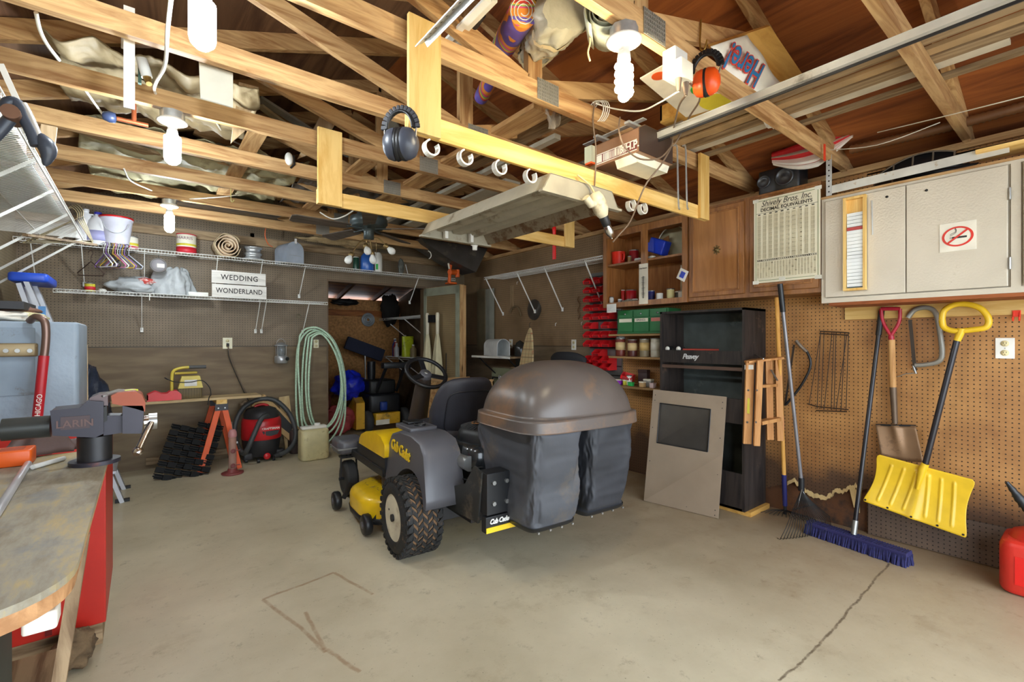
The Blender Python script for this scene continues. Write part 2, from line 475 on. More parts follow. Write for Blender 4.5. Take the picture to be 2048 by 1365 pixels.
# right wall: tan pegboard in front, brown pegboard towards the back corner
YS = 2.99
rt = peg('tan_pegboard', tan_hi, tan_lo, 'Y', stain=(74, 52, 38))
rb = peg('brown_pegboard_right', (150, 122, 90), (122, 97, 68), 'Y', 1.22, ((132, 112, 88), (108, 90, 68)))
rw = B(); y0t, y1t = .98, 1.72
rw.box((XR, YF, 0), (XR+.05, y0t, ZC)); rw.box((XR, y1t, 0), (XR+.05, YS, ZC)); rw.box((XR, y0t, .46), (XR+.05, y1t, ZC)); rw.m = 1; rw.box((XR, YS, 0), (XR+.05, YB+.05, ZC))
wr = rw.build('wall_right', [rt, rb], kind='structure')
# ragged hole at the foot of the right wall, with the dark sheathing behind it
hb = M('rotten_sheathing', (96, 60, 34), .8, var=.35, scale=5, dirt_or_light=(46, 38, 34), dmin=.5)
B().box((XR+.03, y0t-.1, 0), (XR+.05, y1t+.1, .5)).build('sheathing', hb, wr)
tor = M('torn_fibreboard', (206, 176, 122), .9, bump=.6, bscale=60)
b = B(); rr = random.Random(3)
edge = []
for px, py in ((1575, 966), (1590, 960), (1600, 972), (1615, 985), (1632, 992), (1650, 997), (1662, 990), (1670, 982), (1685, 984), (1700, 976), (1712, 972), (1722, 985)):
    p = W(px, py, X=XR); edge.append((p.y, p.z))
pts2 = []
for i in range(len(edge)-1):
    for j in range(4):
        t = j/4; pts2.append((edge[i][0]*(1-t)+edge[i+1][0]*t, edge[i][1]*(1-t)+edge[i+1][1]*t+rr.uniform(-.008, .008)))
for i in range(len(pts2)-1):
    (ya, za), (yb_, zb) = pts2[i], pts2[i+1]; w_ = rr.uniform(.018, .035)
    b.add([(XR-.003, ya, za+w_*.5), (XR-.003, yb_, zb+w_*.5), (XR-.006, yb_, zb-w_*.6), (XR-.006, ya, za-w_*.6), (XR+.05, ya, za-w_*.4), (XR+.05, yb_, zb-w_*.4), (XR+.001, ya, .47), (XR+.001, yb_, .47)],
          [(0, 1, 2, 3), (3, 2, 5, 4)])
b.build('torn_edge', tor, wr)
# loose dangling strip of the torn board and the grey board strip lower down
pA = W(1705, 985, X=XR-.004); pB = W(1712, 1025, X=XR-.004)
B().prism([(XR-.006, pA.y+.02, pA.z+.03), (XR-.006, pA.y-.04, pA.z+.02), (XR-.006, pB.y-.02, pB.z), (XR-.006, pB.y+.012, pB.z+.03)], (.01, 0, 0)).build('torn_flap', tor, wr)
fill = B(); rr = random.Random(5); n = len(pts2)
for i in range(n-1):
    (ya, za), (yb_, zb) = pts2[i], pts2[i+1]
    fill.add([(XR, ya, za), (XR, yb_, zb), (XR, yb_, .465), (XR, ya, .465)], [(0, 1, 2, 3)])
fill.add([(XR, y1t, .465), (XR, y1t, .1), (XR, pts2[0][0], pts2[0][1]), (XR, pts2[0][0], .465)], [(0, 1, 2, 3)])
fill.add([(XR, pts2[-1][0], .465), (XR, pts2[-1][0], pts2[-1][1]), (XR, y0t, .3), (XR, y0t, .465)], [(0, 1, 2, 3)])
fill.build('wallboard', rt, wr)
B().box((XR-.012, .30, .005), (XR, .97, .24)).build('lower_board', peg('grey_pegboard', (112, 92, 76), (84, 70, 62), 'Y'), wr)

B().box((XL-.05, YF, 0), (XL, YB+.05, ZC)).build('wall_left', peg('left_pegboard', (150, 134, 108), (124, 108, 84), 'Y', 1.22, ((136, 118, 90), (106, 88, 66))), kind='structure')
fw = B(); fm = M('front_wall_board', (150, 128, 96), .7)
fw.box((XL, YF-.05, 0), (XL+.32, YF, 2.15)); fw.box((XR-.32, YF-.05, 0), (XR, YF, 2.15)); fw.box((XL, YF-.05, 2.15), (XR, YF, ZC))
fw.add([(XL-.15, YF-.05, ZC), (XR+.15, YF-.05, ZC), (XR+.15, YF-.05, 2.50), (1.456, YF-.05, 3.34), (XL-.15, YF-.05, 2.50)], [(0, 1, 2, 3, 4)])
fw.build('wall_front', fm, kind='structure')
# roof sheathing
RX, RZ, PIT = 1.456, 3.32, .345
c_ = B()
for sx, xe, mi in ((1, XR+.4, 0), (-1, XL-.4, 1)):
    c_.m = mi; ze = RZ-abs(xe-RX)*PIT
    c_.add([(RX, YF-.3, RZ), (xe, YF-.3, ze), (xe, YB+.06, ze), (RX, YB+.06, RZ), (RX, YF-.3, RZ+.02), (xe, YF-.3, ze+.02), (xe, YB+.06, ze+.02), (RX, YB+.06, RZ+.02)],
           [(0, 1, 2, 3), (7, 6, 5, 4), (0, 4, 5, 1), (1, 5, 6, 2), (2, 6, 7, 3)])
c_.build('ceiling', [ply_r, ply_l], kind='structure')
B().box((XR-.03, YF, ZC-.04), (XR+.06, YB, ZC)).build('trim_2', pine('Y'), kind='structure')
B().box((XL-.06, YF, ZC-.04), (XL+.03, YB, ZC)).build('trim_3', pine('Y'), kind='structure')
B().box((XL, YB-.03, ZC-.09), (XR-.03, YB+.001, ZC-.0)).build('trim_4', oldwood('X'), kind='structure')
# soffits closing the eaves
b = B(); b.box((XR+.0, YF, ZC-.06), (XR+.42, YB+.05, ZC-.05)); b.box((XL-.42, YF, ZC-.06), (XL-.0, YB+.05, ZC-.05)); b.box((XR+.38, YF, ZC-.06), (XR+.42, YB+.05, ZC)); b.box((XL-.42, YF, ZC-.06), (XL-.38, YB+.05, ZC))
b.build('trim_5', fm, kind='structure')

# ---- roof trusses
plate_m = M('truss_plate', (150, 146, 136), .5, .5)
def truss(y, label, first):
    t = thing('roof_truss', label, 'truss', (RX, y, ZC), group='roof trusses overhead', kind='structure')
    h = .089; w = .038
    px_, pz_ = pine('X'), pine('Z')
    B().box((XL-.02, y-w/2, ZC), (XR+.02, y+w/2, ZC+h)).build('bottom_chord', px_, t)
    for s, xe in ((1, XR+.38), (-1, XL-.38)):
        ze = RZ-abs(xe-RX)*PIT-.05
        B().bar((RX, y, RZ-.05), (xe, y, ze), w-.003, h).build('rafter', px_, t)
    B().bar((RX+.02, y, ZC+h), (RX+.02, y, RZ-.09), w-.0045, .089, up=(1, 0, 0)).build('king_post', pz_, t)
    for s, xe in ((1, RX+1.15), (-1, RX-1.15)):
        ze = RZ-abs(xe-RX)*PIT-.09
        B().bar((RX+.02+s*.05, y, ZC+h*.7), (xe, y, ze), w-.0055-.001*s, .085).build('web', px_, t)
    g = B()
    for sx in (-1,):
        yy = y-w/2-.002
        x0, x1, z0, z1 = RX+.03, RX+.17, ZC+.004, ZC+.105
        g.box((x0, yy-.0015, z0), (x1, yy+.001, z1))
        for i in range(12):
            for j in range(6):
                cx = x0+.008+i*(x1-x0-.016)/11; cz = z0+.008+j*(z1-z0-.016)/5
                g.box((cx-.0018, yy-.004, cz-.004), (cx+.0018, yy-.001, cz+.004))
    g.build('gusset_plate', plate_m, t)
    return t
names = {-1: 'roof truss nearest the garage door, over the viewer', 0: 'roof truss crossing the upper right corner of the photo',
         1: 'roof truss the right screw-in bulb and orange ear muffs hang from', 2: 'roof truss carrying the nearer pine storage frame',
         3: 'roof truss just behind the nearer pine storage frame', 4: 'roof truss carrying the farther pine storage frame and a bulb',
         5: 'roof truss in front of the ceiling fan', 6: 'roof truss the ceiling fan hangs from',
         7: 'roof truss carrying the farthest bulb', 8: 'roof truss closest to the back wall above the wire shelf'}
TY = lambda k: .495+.605*k
for k in range(-1, 9): truss(TY(k), names[k], k == -1)

# ---- lean-to shed behind the doorway
osb = M('strand_board', (172, 122, 70), .75, var=.35, scale=28, dirt_or_light=(96, 58, 30), dscale=3, dmin=.58)
dark_wood = wood('dark_framing', (110, 70, 42), (64, 38, 24), 'Y', knots=False)
SX0, SX1, SYB = 1.0, 3.62, 7.85
b = B(); b.box((SX0, SYB, 0), (SX1, SYB+.04, 1.985)); b.build('wall_shed_back', osb, kind='structure')
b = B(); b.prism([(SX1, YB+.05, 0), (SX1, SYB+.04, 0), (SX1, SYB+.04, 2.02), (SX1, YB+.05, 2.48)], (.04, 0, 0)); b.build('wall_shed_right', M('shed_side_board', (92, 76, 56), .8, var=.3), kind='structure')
b = B(); b.box((SX0-.04, YB+.05, 0), (SX0, SYB+.04, 2.5)); b.build('wall_shed_left', osb, kind='structure')
b = B(); b.add([(SX0-.1, YB+.05, 2.5), (SX1+.1, YB+.05, 2.5), (SX1+.1, SYB+.25, 1.98), (SX0-.1, SYB+.25, 1.98)], [(0, 3, 2, 1)])
b.build('ceiling_shed', wood('shed_roof_ply', (150, 100, 66), (96, 60, 42), 'X', scale=.4, knots=False), kind='structure')
b = B()
for x in (1.35, 1.95, 2.55, 3.15): b.bar((x, YB+.08, 2.44), (x, SYB+.2, 1.955), .04, .07)
b.build('trim_6', dark_wood, kind='structure')
b = B(); b.box((SX0, SYB-.05, 1.70), (SX1, SYB, 1.80)); b.box((SX0, SYB-.09, .0), (SX1, SYB, .03)); b.build('trim_7', wood('shed_plate', (176, 108, 54), (120, 66, 30), 'X', knots=False), kind='structure')

# ---- door leaf: pegboard faced, pine edged, swung into the garage
p0 = Vector((3.10, 5.90, 0)); p1 = Vector((3.235, 5.20, 0)); d = (p1-p0).normalized(); nrm = Vector((d.y, -d.x, 0))
if nrm.x > 0: nrm = -nrm
dr = thing('door_1', 'shed door leaf faced with pegboard, standing open', None, tuple(p0), kind='structure')
L_ = (p1-p0).length; up = Vector((0, 0, 1)); th = .08
frame_g = M('sage_grey_paint', (146, 148, 128), .55)
b = B()
for a, e, z0, z1 in ((0, .05, .03, 2.01), (L_-.06, L_, .03, 2.01), (0, L_, 1.90, 2.01), (0, L_, .03, .15)):
    c = p0+d*(a+e)/2+up*(z0+z1)/2+nrm*0
    b.obox(c, d*(e-a)/2, nrm*.012, up*(z1-z0)/2)
b.build('door_frame', frame_g, dr)
b = B(); b.obox(p0+d*L_/2-nrm*.012+up*1.02, d*L_/2, nrm*.01, up*.98); b.build('door_panel', peg('door_pegboard', (150, 128, 92), (128, 106, 74), 'Y'), dr)
b = B(); b.obox(p1-nrm*.055+d*.004+up*1.02, d*.02, nrm*.045, up*.99); b.obox(p0+d*L_/2-nrm*.055+up*2.0, d*L_/2, nrm*.03, up*.02); b.build('edge_board', pine('Z'), dr)
b = B(); b.obox(p0+d*(L_/2)-nrm*.1+up*1.02, d*L_/2, nrm*.008, up*.98); b.build('door_back_panel', M('maroon_paint', (70, 38, 34), .5), dr)
for z, r in ((1.41, .028), (1.31, .022), (.93, .012)):
    c = p1-nrm*.11-d*.06+up*z
    B().lathe([(r*.5, 0), (r*.4, .02), (r, .03), (r, .045), (r*.5, .055), (.001, .056)], c, -nrm, 14).build('door_knob', chrome, dr)
# the farther leaf, maroon, against the back wall
b = B(); b.box((3.19, YB-.045, .03), (3.70, YB-.001, 2.02)); b.build('door_2', MATS['maroon_paint'], kind='structure')
# ================================================================ LAMPS
def emis(name, col, s):
    m, nt, N, L, P = base(name)
    P.inputs['Base Color'].default_value = (.9, .9, .9, 1); P.inputs['Emission Color'].default_value = col; P.inputs['Emission Strength'].default_value = s
    return m
cool = emis('led_glow', (.86, .95, 1, 1), BULB*2.9)
warm = emis('spiral_glow', (1, .86, .58, 1), BULB*1.9)
def bulb_fixture(x, y, label, glow, r=.036, ln=.145, spiral=False, plate=.055):
    t = thing('ceiling_bulb', label, 'light', (x, y, ZC), group=None)
    B().cyl((x, y, ZC-.005), (x, y, ZC-.045), .052, n=8).build('junction_box', galv, t)
    B().lathe([(plate*.6, -.03), (plate, -.045), (plate+.012, -.055), (plate, -.062), (.026, -.068), (.02, -.082), (.019, -.095), (.001, -.096)], (x, y, ZC), n=20).build('lamp_holder', M('porcelain', (225, 220, 210), .35), t)
    z = ZC-.085
    B().lathe([(.014, 0), (.022, -.01), (.025, -.035), (.024, -.04)], (x, y, z), n=16).build('bulb_base', white_pl, t)
    b = B(); z -= .038
    if spiral:
        pts = [(x+.024*math.cos(i*.55), y+.024*math.sin(i*.55), z-.012-ln*.75*i/46) for i in range(47)]
        b.tube(pts, .0115, 8); b.sphere((x, y, z-.015-ln*.78), .022)
    else:
        b.lathe([(.02, 0), (r, -.008), (r, -ln*.8), (r*.9, -ln*.9), (r*.5, -ln), (.001, -ln-.003)], (x, y, z), n=18)
    b.build('bulb', glow, t)
    return t
b1 = W(405, 30, Y=TY(2)); b2 = W(345, 250, Y=TY(4)); b3 = W(338, 420, Y=TY(8)-.0); b4 = W(1248, 120, Y=TY(1))
bulb_fixture(b1.x, TY(2), 'glowing tubular white bulb nearest the viewer at the top left', cool)
bulb_fixture(b2.x, TY(4), 'glowing tubular bulb on a round holder, middle one of the left row', cool)
bulb_fixture(W(338, 420, Y=TY(7)+.1).x, TY(7)+.02, 'glowing tubular bulb farthest back, above the wire shelf', cool, r=.034)
bulb_fixture(b4.x, TY(1), 'warm glowing spiral bulb at the top right beside the rolled mat', warm, spiral=True, ln=.15)

# white cables stapled over the trusses
def cable(name, pts, r, mat, label, cat='cable', k=5, group=None):
    return B().tube(smoothpts(pts, k), r, 6).build(name, mat, None, label, cat, group)
yy = TY(4)
cable('electric_cable', [W(343, -10, D=1.5), W(335, 60, D=1.6), W(330, 130, D=1.8), W(312, 165, D=2.1), W(310, 185, D=2.3), (b2.x-.03, yy, ZC-.01)], .007, cable_w, 'thick white cable dropping from the roof to the middle bulb')
cable('electric_cable', [W(72, 25, D=1.7), W(80, 60, D=1.75), W(95, 90, D=1.8), W(118, 120, D=1.9)], .007, cable_w, 'short white cable end curving over the upper left truss')
cable('electric_cable', [W(170, 180, Y=2.95), W(195, 215, Y=3.2), W(214, 240, Y=3.5)], .006, cable_w, 'white cable crossing the left trusses below the white strip')
cable('electric_cable', [W(430, 240, Y=3.2), W(455, 275, Y=3.5), W(495, 295, Y=3.9), W(535, 310, Y=4.3)], .006, cable_w, 'white cable running back from the middle bulb over the trusses')
cable('electric_cable', [W(248, 338, Y=4.1), W(262, 362, Y=4.3), W(300, 380, Y=4.7), (W(338, 420, Y=TY(7)).x, TY(7), ZC)], .006, cable_w, 'white cable feeding the farthest bulb')
cable('electric_cable', [(W(338, 420, Y=TY(7)).x, TY(7), ZC-.01), W(400, 397, Y=4.7), W(460, 392, Y=4.6), W(520, 380, Y=4.6)], .005, cable_w, 'thin cable looping right from the farthest bulb')
cable('electric_cable', [W(640, 425, Y=4.3), W(665, 438, Y=4.2), W(690, 432, Y=4.1), W(715, 415, Y=4.1)], .006, cable_w, 'white cable sagging beside the ceiling fan')
B().box((W(252, 100, D=2.2)-Vector((.018, .003, .0))), (W(252, 100, D=2.2)+Vector((.018, .003, .5)))).build('white_strip', white_pl, None, 'long white plastic strip hanging vertically at the upper left, upper piece', 'strip')
v = W(247, 60, Y=TY(3)+.08); q = W(252, 215, Y=TY(3)+.08)
B().box((v.x, v.y, q.z), (v.x+.035, v.y+.008, v.z+.1)).build('white_strip', white_pl, None, 'white plastic strip hanging vertically left of the middle bulb', 'strip')
# clip lamp without shade beside the middle bulb
p = W(285, 140, Y=2.7); t = thing('clip_lamp', 'small white tube lamp clipped to the truss left of the middle bulb', 'lamp', tuple(p))
B().cyl(W(283, 118, Y=2.7), W(294, 155, Y=2.7), .022, n=12).build('tube', M('frosted_tube', (220, 224, 222), .4), t)
B().cyl(W(294, 155, Y=2.7), W(298, 168, Y=2.68), .017, .012, n=12).build('socket', M('brass', (170, 140, 80), .4, .8), t)
B().box(W(276, 165, Y=2.72), W(283, 125, Y=2.74)).build('clip', M('dark_green_plastic', (50, 80, 70), .5), t)

# ================================================================ PINE STORAGE FRAMES
def frame(y, xl, xr, lab, zt=2.54, z0=2.09):
    t = thing('storage_rack', lab, 'frame', ((xl+xr)/2, y, z0), group='pine storage frames under the trusses')
    np_x, np_z = newpine('X'), newpine('Z')
    B().box((xl, y-.019, z0), (xr, y, z0+.089)).build('crossbar', np_x, t, bevel=.002)
    B().box((xl, y-.039, z0), (xl+.14, y-.0195, zt)).build('upright', np_z, t, bevel=.002)
    B().box((xr-.11, y-.039, z0), (xr, y-.0195, zt-.02)).build('upright', np_z, t, bevel=.002)
    return t
Y1, Y2 = TY(2)-.02, TY(4)-.02
frame(Y1, .80, 2.99, 'pale pine frame hung from the nearer truss, with the ear muffs and drill on it')
frame(Y2, .81, 2.95, 'pale pine frame hung behind, holding the far end of the old fluorescent fixture')
pvc = M('white_pvc_pipe', (226, 222, 212), .35)
def hook_ring(x, y, z, lab, a=0):
    b = B(); n = 18; r0, r1, w = .027, .034, .028
    for i in range(n):
        t0 = a+(-.9+5.0*i/n); t1 = a+(-.9+5.0*(i+1)/n)
        for r, s in ((r0, 1), (r1, -1)):
            vs = [(x+r*math.cos(t), y+dy, z+r*math.sin(t)) for t, dy in ((t0, -w/2), (t1, -w/2), (t1, w/2), (t0, w/2))]
            b.add(vs, [(0, 1, 2, 3) if s > 0 else (3, 2, 1, 0)], True)
        for dy, s in ((-w/2, 1), (w/2, -1)):
            vs = [(x+r*math.cos(t), y+dy, z+r*math.sin(t)) for t, r in ((t0, r0), (t0, r1), (t1, r1), (t1, r0))]
            b.add(vs, [(0, 1, 2, 3) if s < 0 else (3, 2, 1, 0)])
    return b.build('pipe_hook', pvc, None, lab, 'hook', 'cut PVC pipe hooks under the nearer frame')
for i, (px, py) in enumerate(((862, 290), (930, 312), (999, 331), (1060, 349), (1262, 408), (1285, 421))):
    q = W(px, py, Y=Y1-.005)
    hook_ring(q.x, Y1-.005, ZC-.35-.034, ('white cut pipe hook first from the left, beside the ear muffs', 'white cut pipe hook second from the left under the pine board', 'white cut pipe hook third from the left under the pine board',
              'white cut pipe hook at the corner of the fluorescent fixture', 'white cut pipe hook right of the hanging drill', 'white cut pipe hook farthest right, near the cabinet')[i], PI*.9 if i < 4 else PI*1.1)
# two bent rods hooked over the right end of the nearer frame
for i, px in enumerate((1354, 1371)):
    a = W(px, 295, Y=Y1-.03); c = W(px+3, 412, Y=Y1-.045)
    B().tube(smoothpts([a+Vector((0, 0.02, .015)), a, (a+c)/2, c, c+Vector((.0, -.01, -.02))], 4), .0055, 8).build('steel_rod', galv, None,
        ('left of two bent steel rods on the pine frame', 'right of two bent steel rods on the pine frame')[i], 'rod', 'bent steel rods')

# ================================================================ FLUORESCENT FIXTURE
t = thing('fluorescent_fixture', 'old grimy white fluorescent fixture without tubes lying between the pine frames', 'light fixture', (2.03, 2.3, 1.98))
fx = M('dirty_enamel', (168, 160, 140), .5, dirt_or_light=(116, 100, 76), dscale=6, dmin=.55)
fxr = M('rusty_enamel', (140, 126, 104), .6, dirt_or_light=(104, 76, 50), dscale=14, dmin=.46)
y0, y1 = Y1+.03, Y2-.03
def xz(px, py, Y): q = W(px, py, Y=Y); return q
nA = W(1083, 347, Y=y0-.06); nA2 = W(1075, 376, Y=y0-.06); nB = W(1226, 398, Y=y0-.06)
x0, x1 = nA.x, nB.x+.03; zt = 2.085; zb = 2.0
prof_l = [(x0+.06, zt), (x0, zb)]
def slab(pts, Ya, Yb, thk=.004):
    b = B(); n = len(pts)
    vs = [(x, Ya, z) for x, z in pts]+[(x, Yb, z) for x, z in pts]
    b.add(vs, [(i, i+1, n+i+1, n+i) for i in range(n-1)])
    return b
w = x1-x0
slab([(x0, zb), (x0+.05, zt)], y0-.07, y1).build('side_reflector', fx, t, solid=.004)
slab([(x1, zb), (x1-.05, zt)], y0-.07, y1).build('side_reflector', fxr, t, solid=.004)
slab([(x0+.05, zt), (x1-.05, zt)], y0-.07, y1).build('reflector', fx, t, solid=.004)
for k in (.27, .5, .73):
    xx = x0+w*k
    slab([(xx-.055, zt-.002), (xx-.03, zt-.045), (xx+.03, zt-.045), (xx+.055, zt-.002)], y0-.06, y1-.01).build('ballast_cover', fx, t, solid=.003)
for yy in (y0-.07, y1):
    B().prism([(x0, yy, zb), (x0+.05, yy, zt), (x1-.05, yy, zt), (x1, yy, zb)], (0, .01, 0)).build('end_plate', fx, t)
    B().box((x0-.01, yy-.01, zb-.012), (x1+.02, yy+.02, zb)).build('end_rail', fx, t)
for k in (.3, .68):
    for yy in (y1-.02,):
        B().box((x0+w*k-.012, yy-.03, zb-.01), (x0+w*k+.012, yy, zb+.05)).build('tube_socket', white_pl, t)
B().lathe([(.03, .02), (.03, 0), (.022, -.004), (.018, -.012), (.018, -.035), (.001, -.037)], (x1-.1, y1+.03, zb-.01), n=14).build('starter_socket', white_pl, t)

# ================================================================ EAR MUFFS
def ear_muffs(c, cup, band, label, size=1.0, tilt=0, split=.052, face=(0, -1, 0)):
    t = thing('ear_muffs', label, 'ear muffs', tuple(c))
    f = Vector(face).normalized(); r = f.cross(Vector((0, 0, 1))).normalized()*-1
    b = B()
    pts = [c+r*(.062*size*math.cos(a))+Vector((0, 0, 1))*(.11+.075*math.sin(a))*size for a in [PI*i/14 for i in range(15)]]
    for p, q in zip(pts, pts[1:]): b.bar(p, q, .028*size, .012*size, up=f)
    b.build('headband', band, t, bevel=.003)
    b = B(); b.tube([c+r*(.05*size*math.cos(a))+f*.008+Vector((0, 0, 1))*(.11+.064*math.sin(a))*size for a in [PI*i/12 for i in range(13)]], .006, 6)
    b.build('pad', black_pl, t)
    for s in (-1, 1):
        cc = c+r*(s*split*size)+Vector((0, 0, .055*size))
        b = B(); ax = (r*s+f*.15).normalized()
        b.lathe([(.001, .045*size), (.025*size, .042*size), (.042*size, .028*size), (.048*size, .008*size), (.048*size, 0)], cc-ax*.01, ax, 18, sy=1.25)
        b.build('ear_cup', cup, t)
        B().lathe([(.046*size, 0), (.05*size, -.008*size), (.046*size, -.022*size), (.03*size, -.026*size)], cc-ax*.01, ax, 18, sy=1.25).build('cushion', black_pl, t)
        B().tube([pts[0 if s > 0 else -1], cc+ax*.03*size+Vector((0, 0, .02))], .004, 6).build('yoke', steel, t)
    return t
q = W(801, 318, Y=Y1-.07)
ear_muffs(q, M('charcoal_cup', (62, 66, 78), .38), M('worn_band', (44, 44, 50), .5, dirt_or_light=(170, 170, 170), dmin=.6), 'charcoal grey ear muffs hanging from the left upright of the pine frame', 1.0, face=(-.75, -.66, 0), split=.03)
q = W(1412, 190, Y=TY(1)-.07)
ear_muffs(q, M('orange_cup', (232, 84, 24), .35), black_pl, 'bright orange ear muffs hanging from a hook above the garage door rail', .95, face=(-1, -.3, 0), split=.022)
hk = W(1405, 100, Y=TY(1)-.03)
B().tube(smoothpts([W(1402, 40, Y=TY(1)-.02), W(1400, 92, Y=TY(1)-.03), W(1408, 100, Y=TY(1)-.05), W(1414, 80, Y=TY(1)-.06)], 4), .004, 6).build('wall_hook', M('brass_hook', (176, 140, 70), .4, .8), None, 'brass screw hook above the orange ear muffs', 'hook')

# ================================================================ GARAGE DOOR OPENER
OX0, OX1, OY0, OY1, OZ0, OZ1 = 1.90, 2.16, 1.42, 1.78, 2.20, 2.34
a = W(1277, 303, Y=1.45); c_ = W(1190, 300, X=a.x)
OX0 = a.x; OY0 = 1.45; OY1 = c_.y; OZ0 = a.z; OZ1 = W(1277, 243, Y=1.45).z; OX1 = W(1345, 300, Y=1.45).x
op = thing('garage_door_opener', 'brown garage door opener with a striped side hanging above the pine frame', 'garage door opener', ((OX0+OX1)/2, (OY0+OY1)/2, OZ0))
obr = M('opener_brown', (150, 112, 84), .45, .3)
B().prism([(OX0, OY0, OZ0), (OX0-.0, OY0, OZ1-.03), (OX0+.05, OY0, OZ1), (OX1-.03, OY0, OZ1), (OX1, OY0, OZ1-.03), (OX1, OY0, OZ0)], (0, OY1-OY0, 0)).build('housing', obr, op, bevel=.004)
B().prism([(OX0+.004, OY0-.004, OZ0+.004), (OX0+.004, OY0-.004, OZ1-.03), (OX0+.052, OY0-.004, OZ1-.004), (OX1-.03, OY0-.004, OZ1-.004), (OX1-.004, OY0-.004, OZ1-.03), (OX1-.004, OY0-.004, OZ0+.004)], (0, .006, 0)).build('end_panel', M('opener_dark', (58, 42, 34), .5), op)
st = M('cream_stripe', (235, 228, 215), .5)
b = B(); L_ = OY1-OY0
b.box((OX0-.002, OY0+.01, OZ0+.012), (OX0+.001, OY1-.005, OZ0+.016)); b.box((OX0-.002, OY0+.01, OZ0+.062), (OX0+.001, OY1-.005, OZ0+.066))
b.box((OX0-.002, OY1-.05, OZ0+.02), (OX0+.001, OY1-.005, OZ0+.058))
for i in range(16): b.box((OX0-.002, OY1-.06-i*.0095, OZ0+.02), (OX0+.001, OY1-.064-i*.0095, OZ0+.058))
b.build('stripes', st, op)
b = B(); b.box((OX0-.001, OY0+.01, OZ0+.0165), (OX0+.0005, OY1-.005, OZ0+.0615)); b.build('stripe_band', M('maroon_band', (110, 52, 44), .5), op)
text('lettering', '1/3 H.P.', .05, (OX0-.003, OY0+.075, OZ0+.04), (0, -1, 0), (0, 0, 1), st, op, bold=.001)
lens = M('milky_lens', (240, 236, 214), .35, emit=.0)
l0 = OY0+.02
B().prism([(OX0+.0, l0, OZ0), (OX0+.02, l0, OZ0-.042), (OX1-.02, l0, OZ0-.042), (OX1, l0, OZ0)], (0, .13, 0)).build('light_lens', lens, op, bevel=.003)
# perforated hanger straps
b = B()
for yy in (OY0+.05, OY1-.03): b.box((OX0-.03, yy-.015, OZ1), (OX1+.03, yy+.015, OZ1+.012))
b.box((OX0+.01, OY0-.02, OZ1+.012), (OX0+.04, OY1+.1, OZ1+.016))
b.build('hanger_strap', galv, op)
b = B(); b.box((OX0-.03, OY1, OZ0+.03), (OX0-.0, OY1+.05, OZ0+.12)); b.build('terminal_box', M('pale_green_box', (188, 190, 166), .6), op)
b = B(); b.box((OX0-.031, OY1, OZ0+.02), (OX0, OY1+.045, OZ0+.03)); b.build('red_tab', M('orange_tab', (230, 90, 30), .4), op)
# rail
r0 = Vector(((OX0+OX1)/2+.02, OY0+.03, OZ1-.03)); r1 = Vector((r0.x+.0, YF+.05, r0.z+.0))
rail = B(); up = Vector((0, 0, 1))
rail.box((r0.x-.017, r1.y, r0.z-.014), (r0.x+.017, r0.y, r0.z-.010)); rail.box((r0.x-.017, r1.y, r0.z-.014), (r0.x-.014, r0.y, r0.z+.012))
rail.box((r0.x+.014, r1.y, r0.z-.014), (r0.x+.017, r0.y, r0.z+.012)); rail.box((r0.x-.019, r1.y, r0.z+.012), (r0.x+.019, r0.y, r0.z+.015))
rail.build('rail', M('rail_zinc', (206, 204, 196), .3, .35, dirt_or_light=(120, 112, 100), dmin=.62), op)
B().box((r0.x-.008, r1.y, r0.z-.030), (r0.x-.002, r0.y+.02, r0.z-.020)).build('chain', dark_steel, op)

# outlet adapter under truss 1 and its cords
q = W(1350, 160, Y=TY(1)-.03); t = thing('outlet_adapter', 'white plug-in outlet adapter with two brown plugs under the upper right truss', 'outlet', tuple(q))
B().rbox((q.x-.045, q.y-.03, q.z-.0), (q.x+.045, q.y+.03, q.z+.11), .006).build('box', white_pl, t)
B().rbox((q.x-.05, q.y-.06, q.z-.02), (q.x+.035, q.y-.005, q.z+.05), .006).build('adapter', M('ivory_plastic', (240, 234, 212), .4), t)
for dx in (-.03, .02): B().cyl((q.x+dx, q.y-.035, q.z-.02), (q.x+dx, q.y-.035, q.z-.07), .013, .007, 10).build('plug', cable_b, t)
kn = W(1343, 292, Y=1.42)
cable('power_cord', [q+Vector((.02, -.035, -.07)), W(1357, 215, Y=1.2), W(1345, 270, Y=1.4), kn, W(1322, 330, Y=1.44), W(1290, 372, Y=1.5), W(1262, 440, Y=1.6), W(1238, 470, Y=1.66), W(1226, 484, Y=1.66)], .0045, cable_b, 'long brown cord running down from the adapter to the hanging drill', 'cord')
cable('power_cord', [q+Vector((.03, -.03, -.0)), W(1400, 195, Y=1.15), W(1378, 235, Y=1.3), W(1352, 285, Y=1.4), kn], .0045, cable_b, 'brown cord from the orange ear muffs down to the knot', 'cord')
cable('power_cord', [kn, W(1320, 316, Y=1.4), W(1280, 318, Y=1.4), W(1250, 295, Y=1.4), W(1238, 262, Y=1.42), W(1240, 235, Y=1.5)], .0042, cable_b, 'brown cord looping across the side of the opener', 'cord')
cable('power_cord', [q+Vector((-.03, -.035, -.07)), W(1320, 205, Y=1.2), W(1280, 222, Y=1.4), W(1230, 218, Y=1.6), W(1185, 205, Y=TY(2))], .004, cable_w, 'pale cord running left from the adapter to the truss', 'cord')
cable('power_cord', [W(1190, 205, Y=TY(2)-.03), W(1186, 240, Y=TY(2)-.04), W(1192, 300, Y=TY(2)-.06), W(1190, 360, Y=1.66), W(1186, 395, Y=1.64)], .004, cable_b, 'brown cord dropping from the truss to the drill', 'cord')
b = B(); 
for i in range(4): b.tube(arc(W(1190+i*4, 225, Y=TY(2)), .06, 0, 2*PI, (0, 1, 0), (0, 0, 1), 16), .003, 5, closed=True)
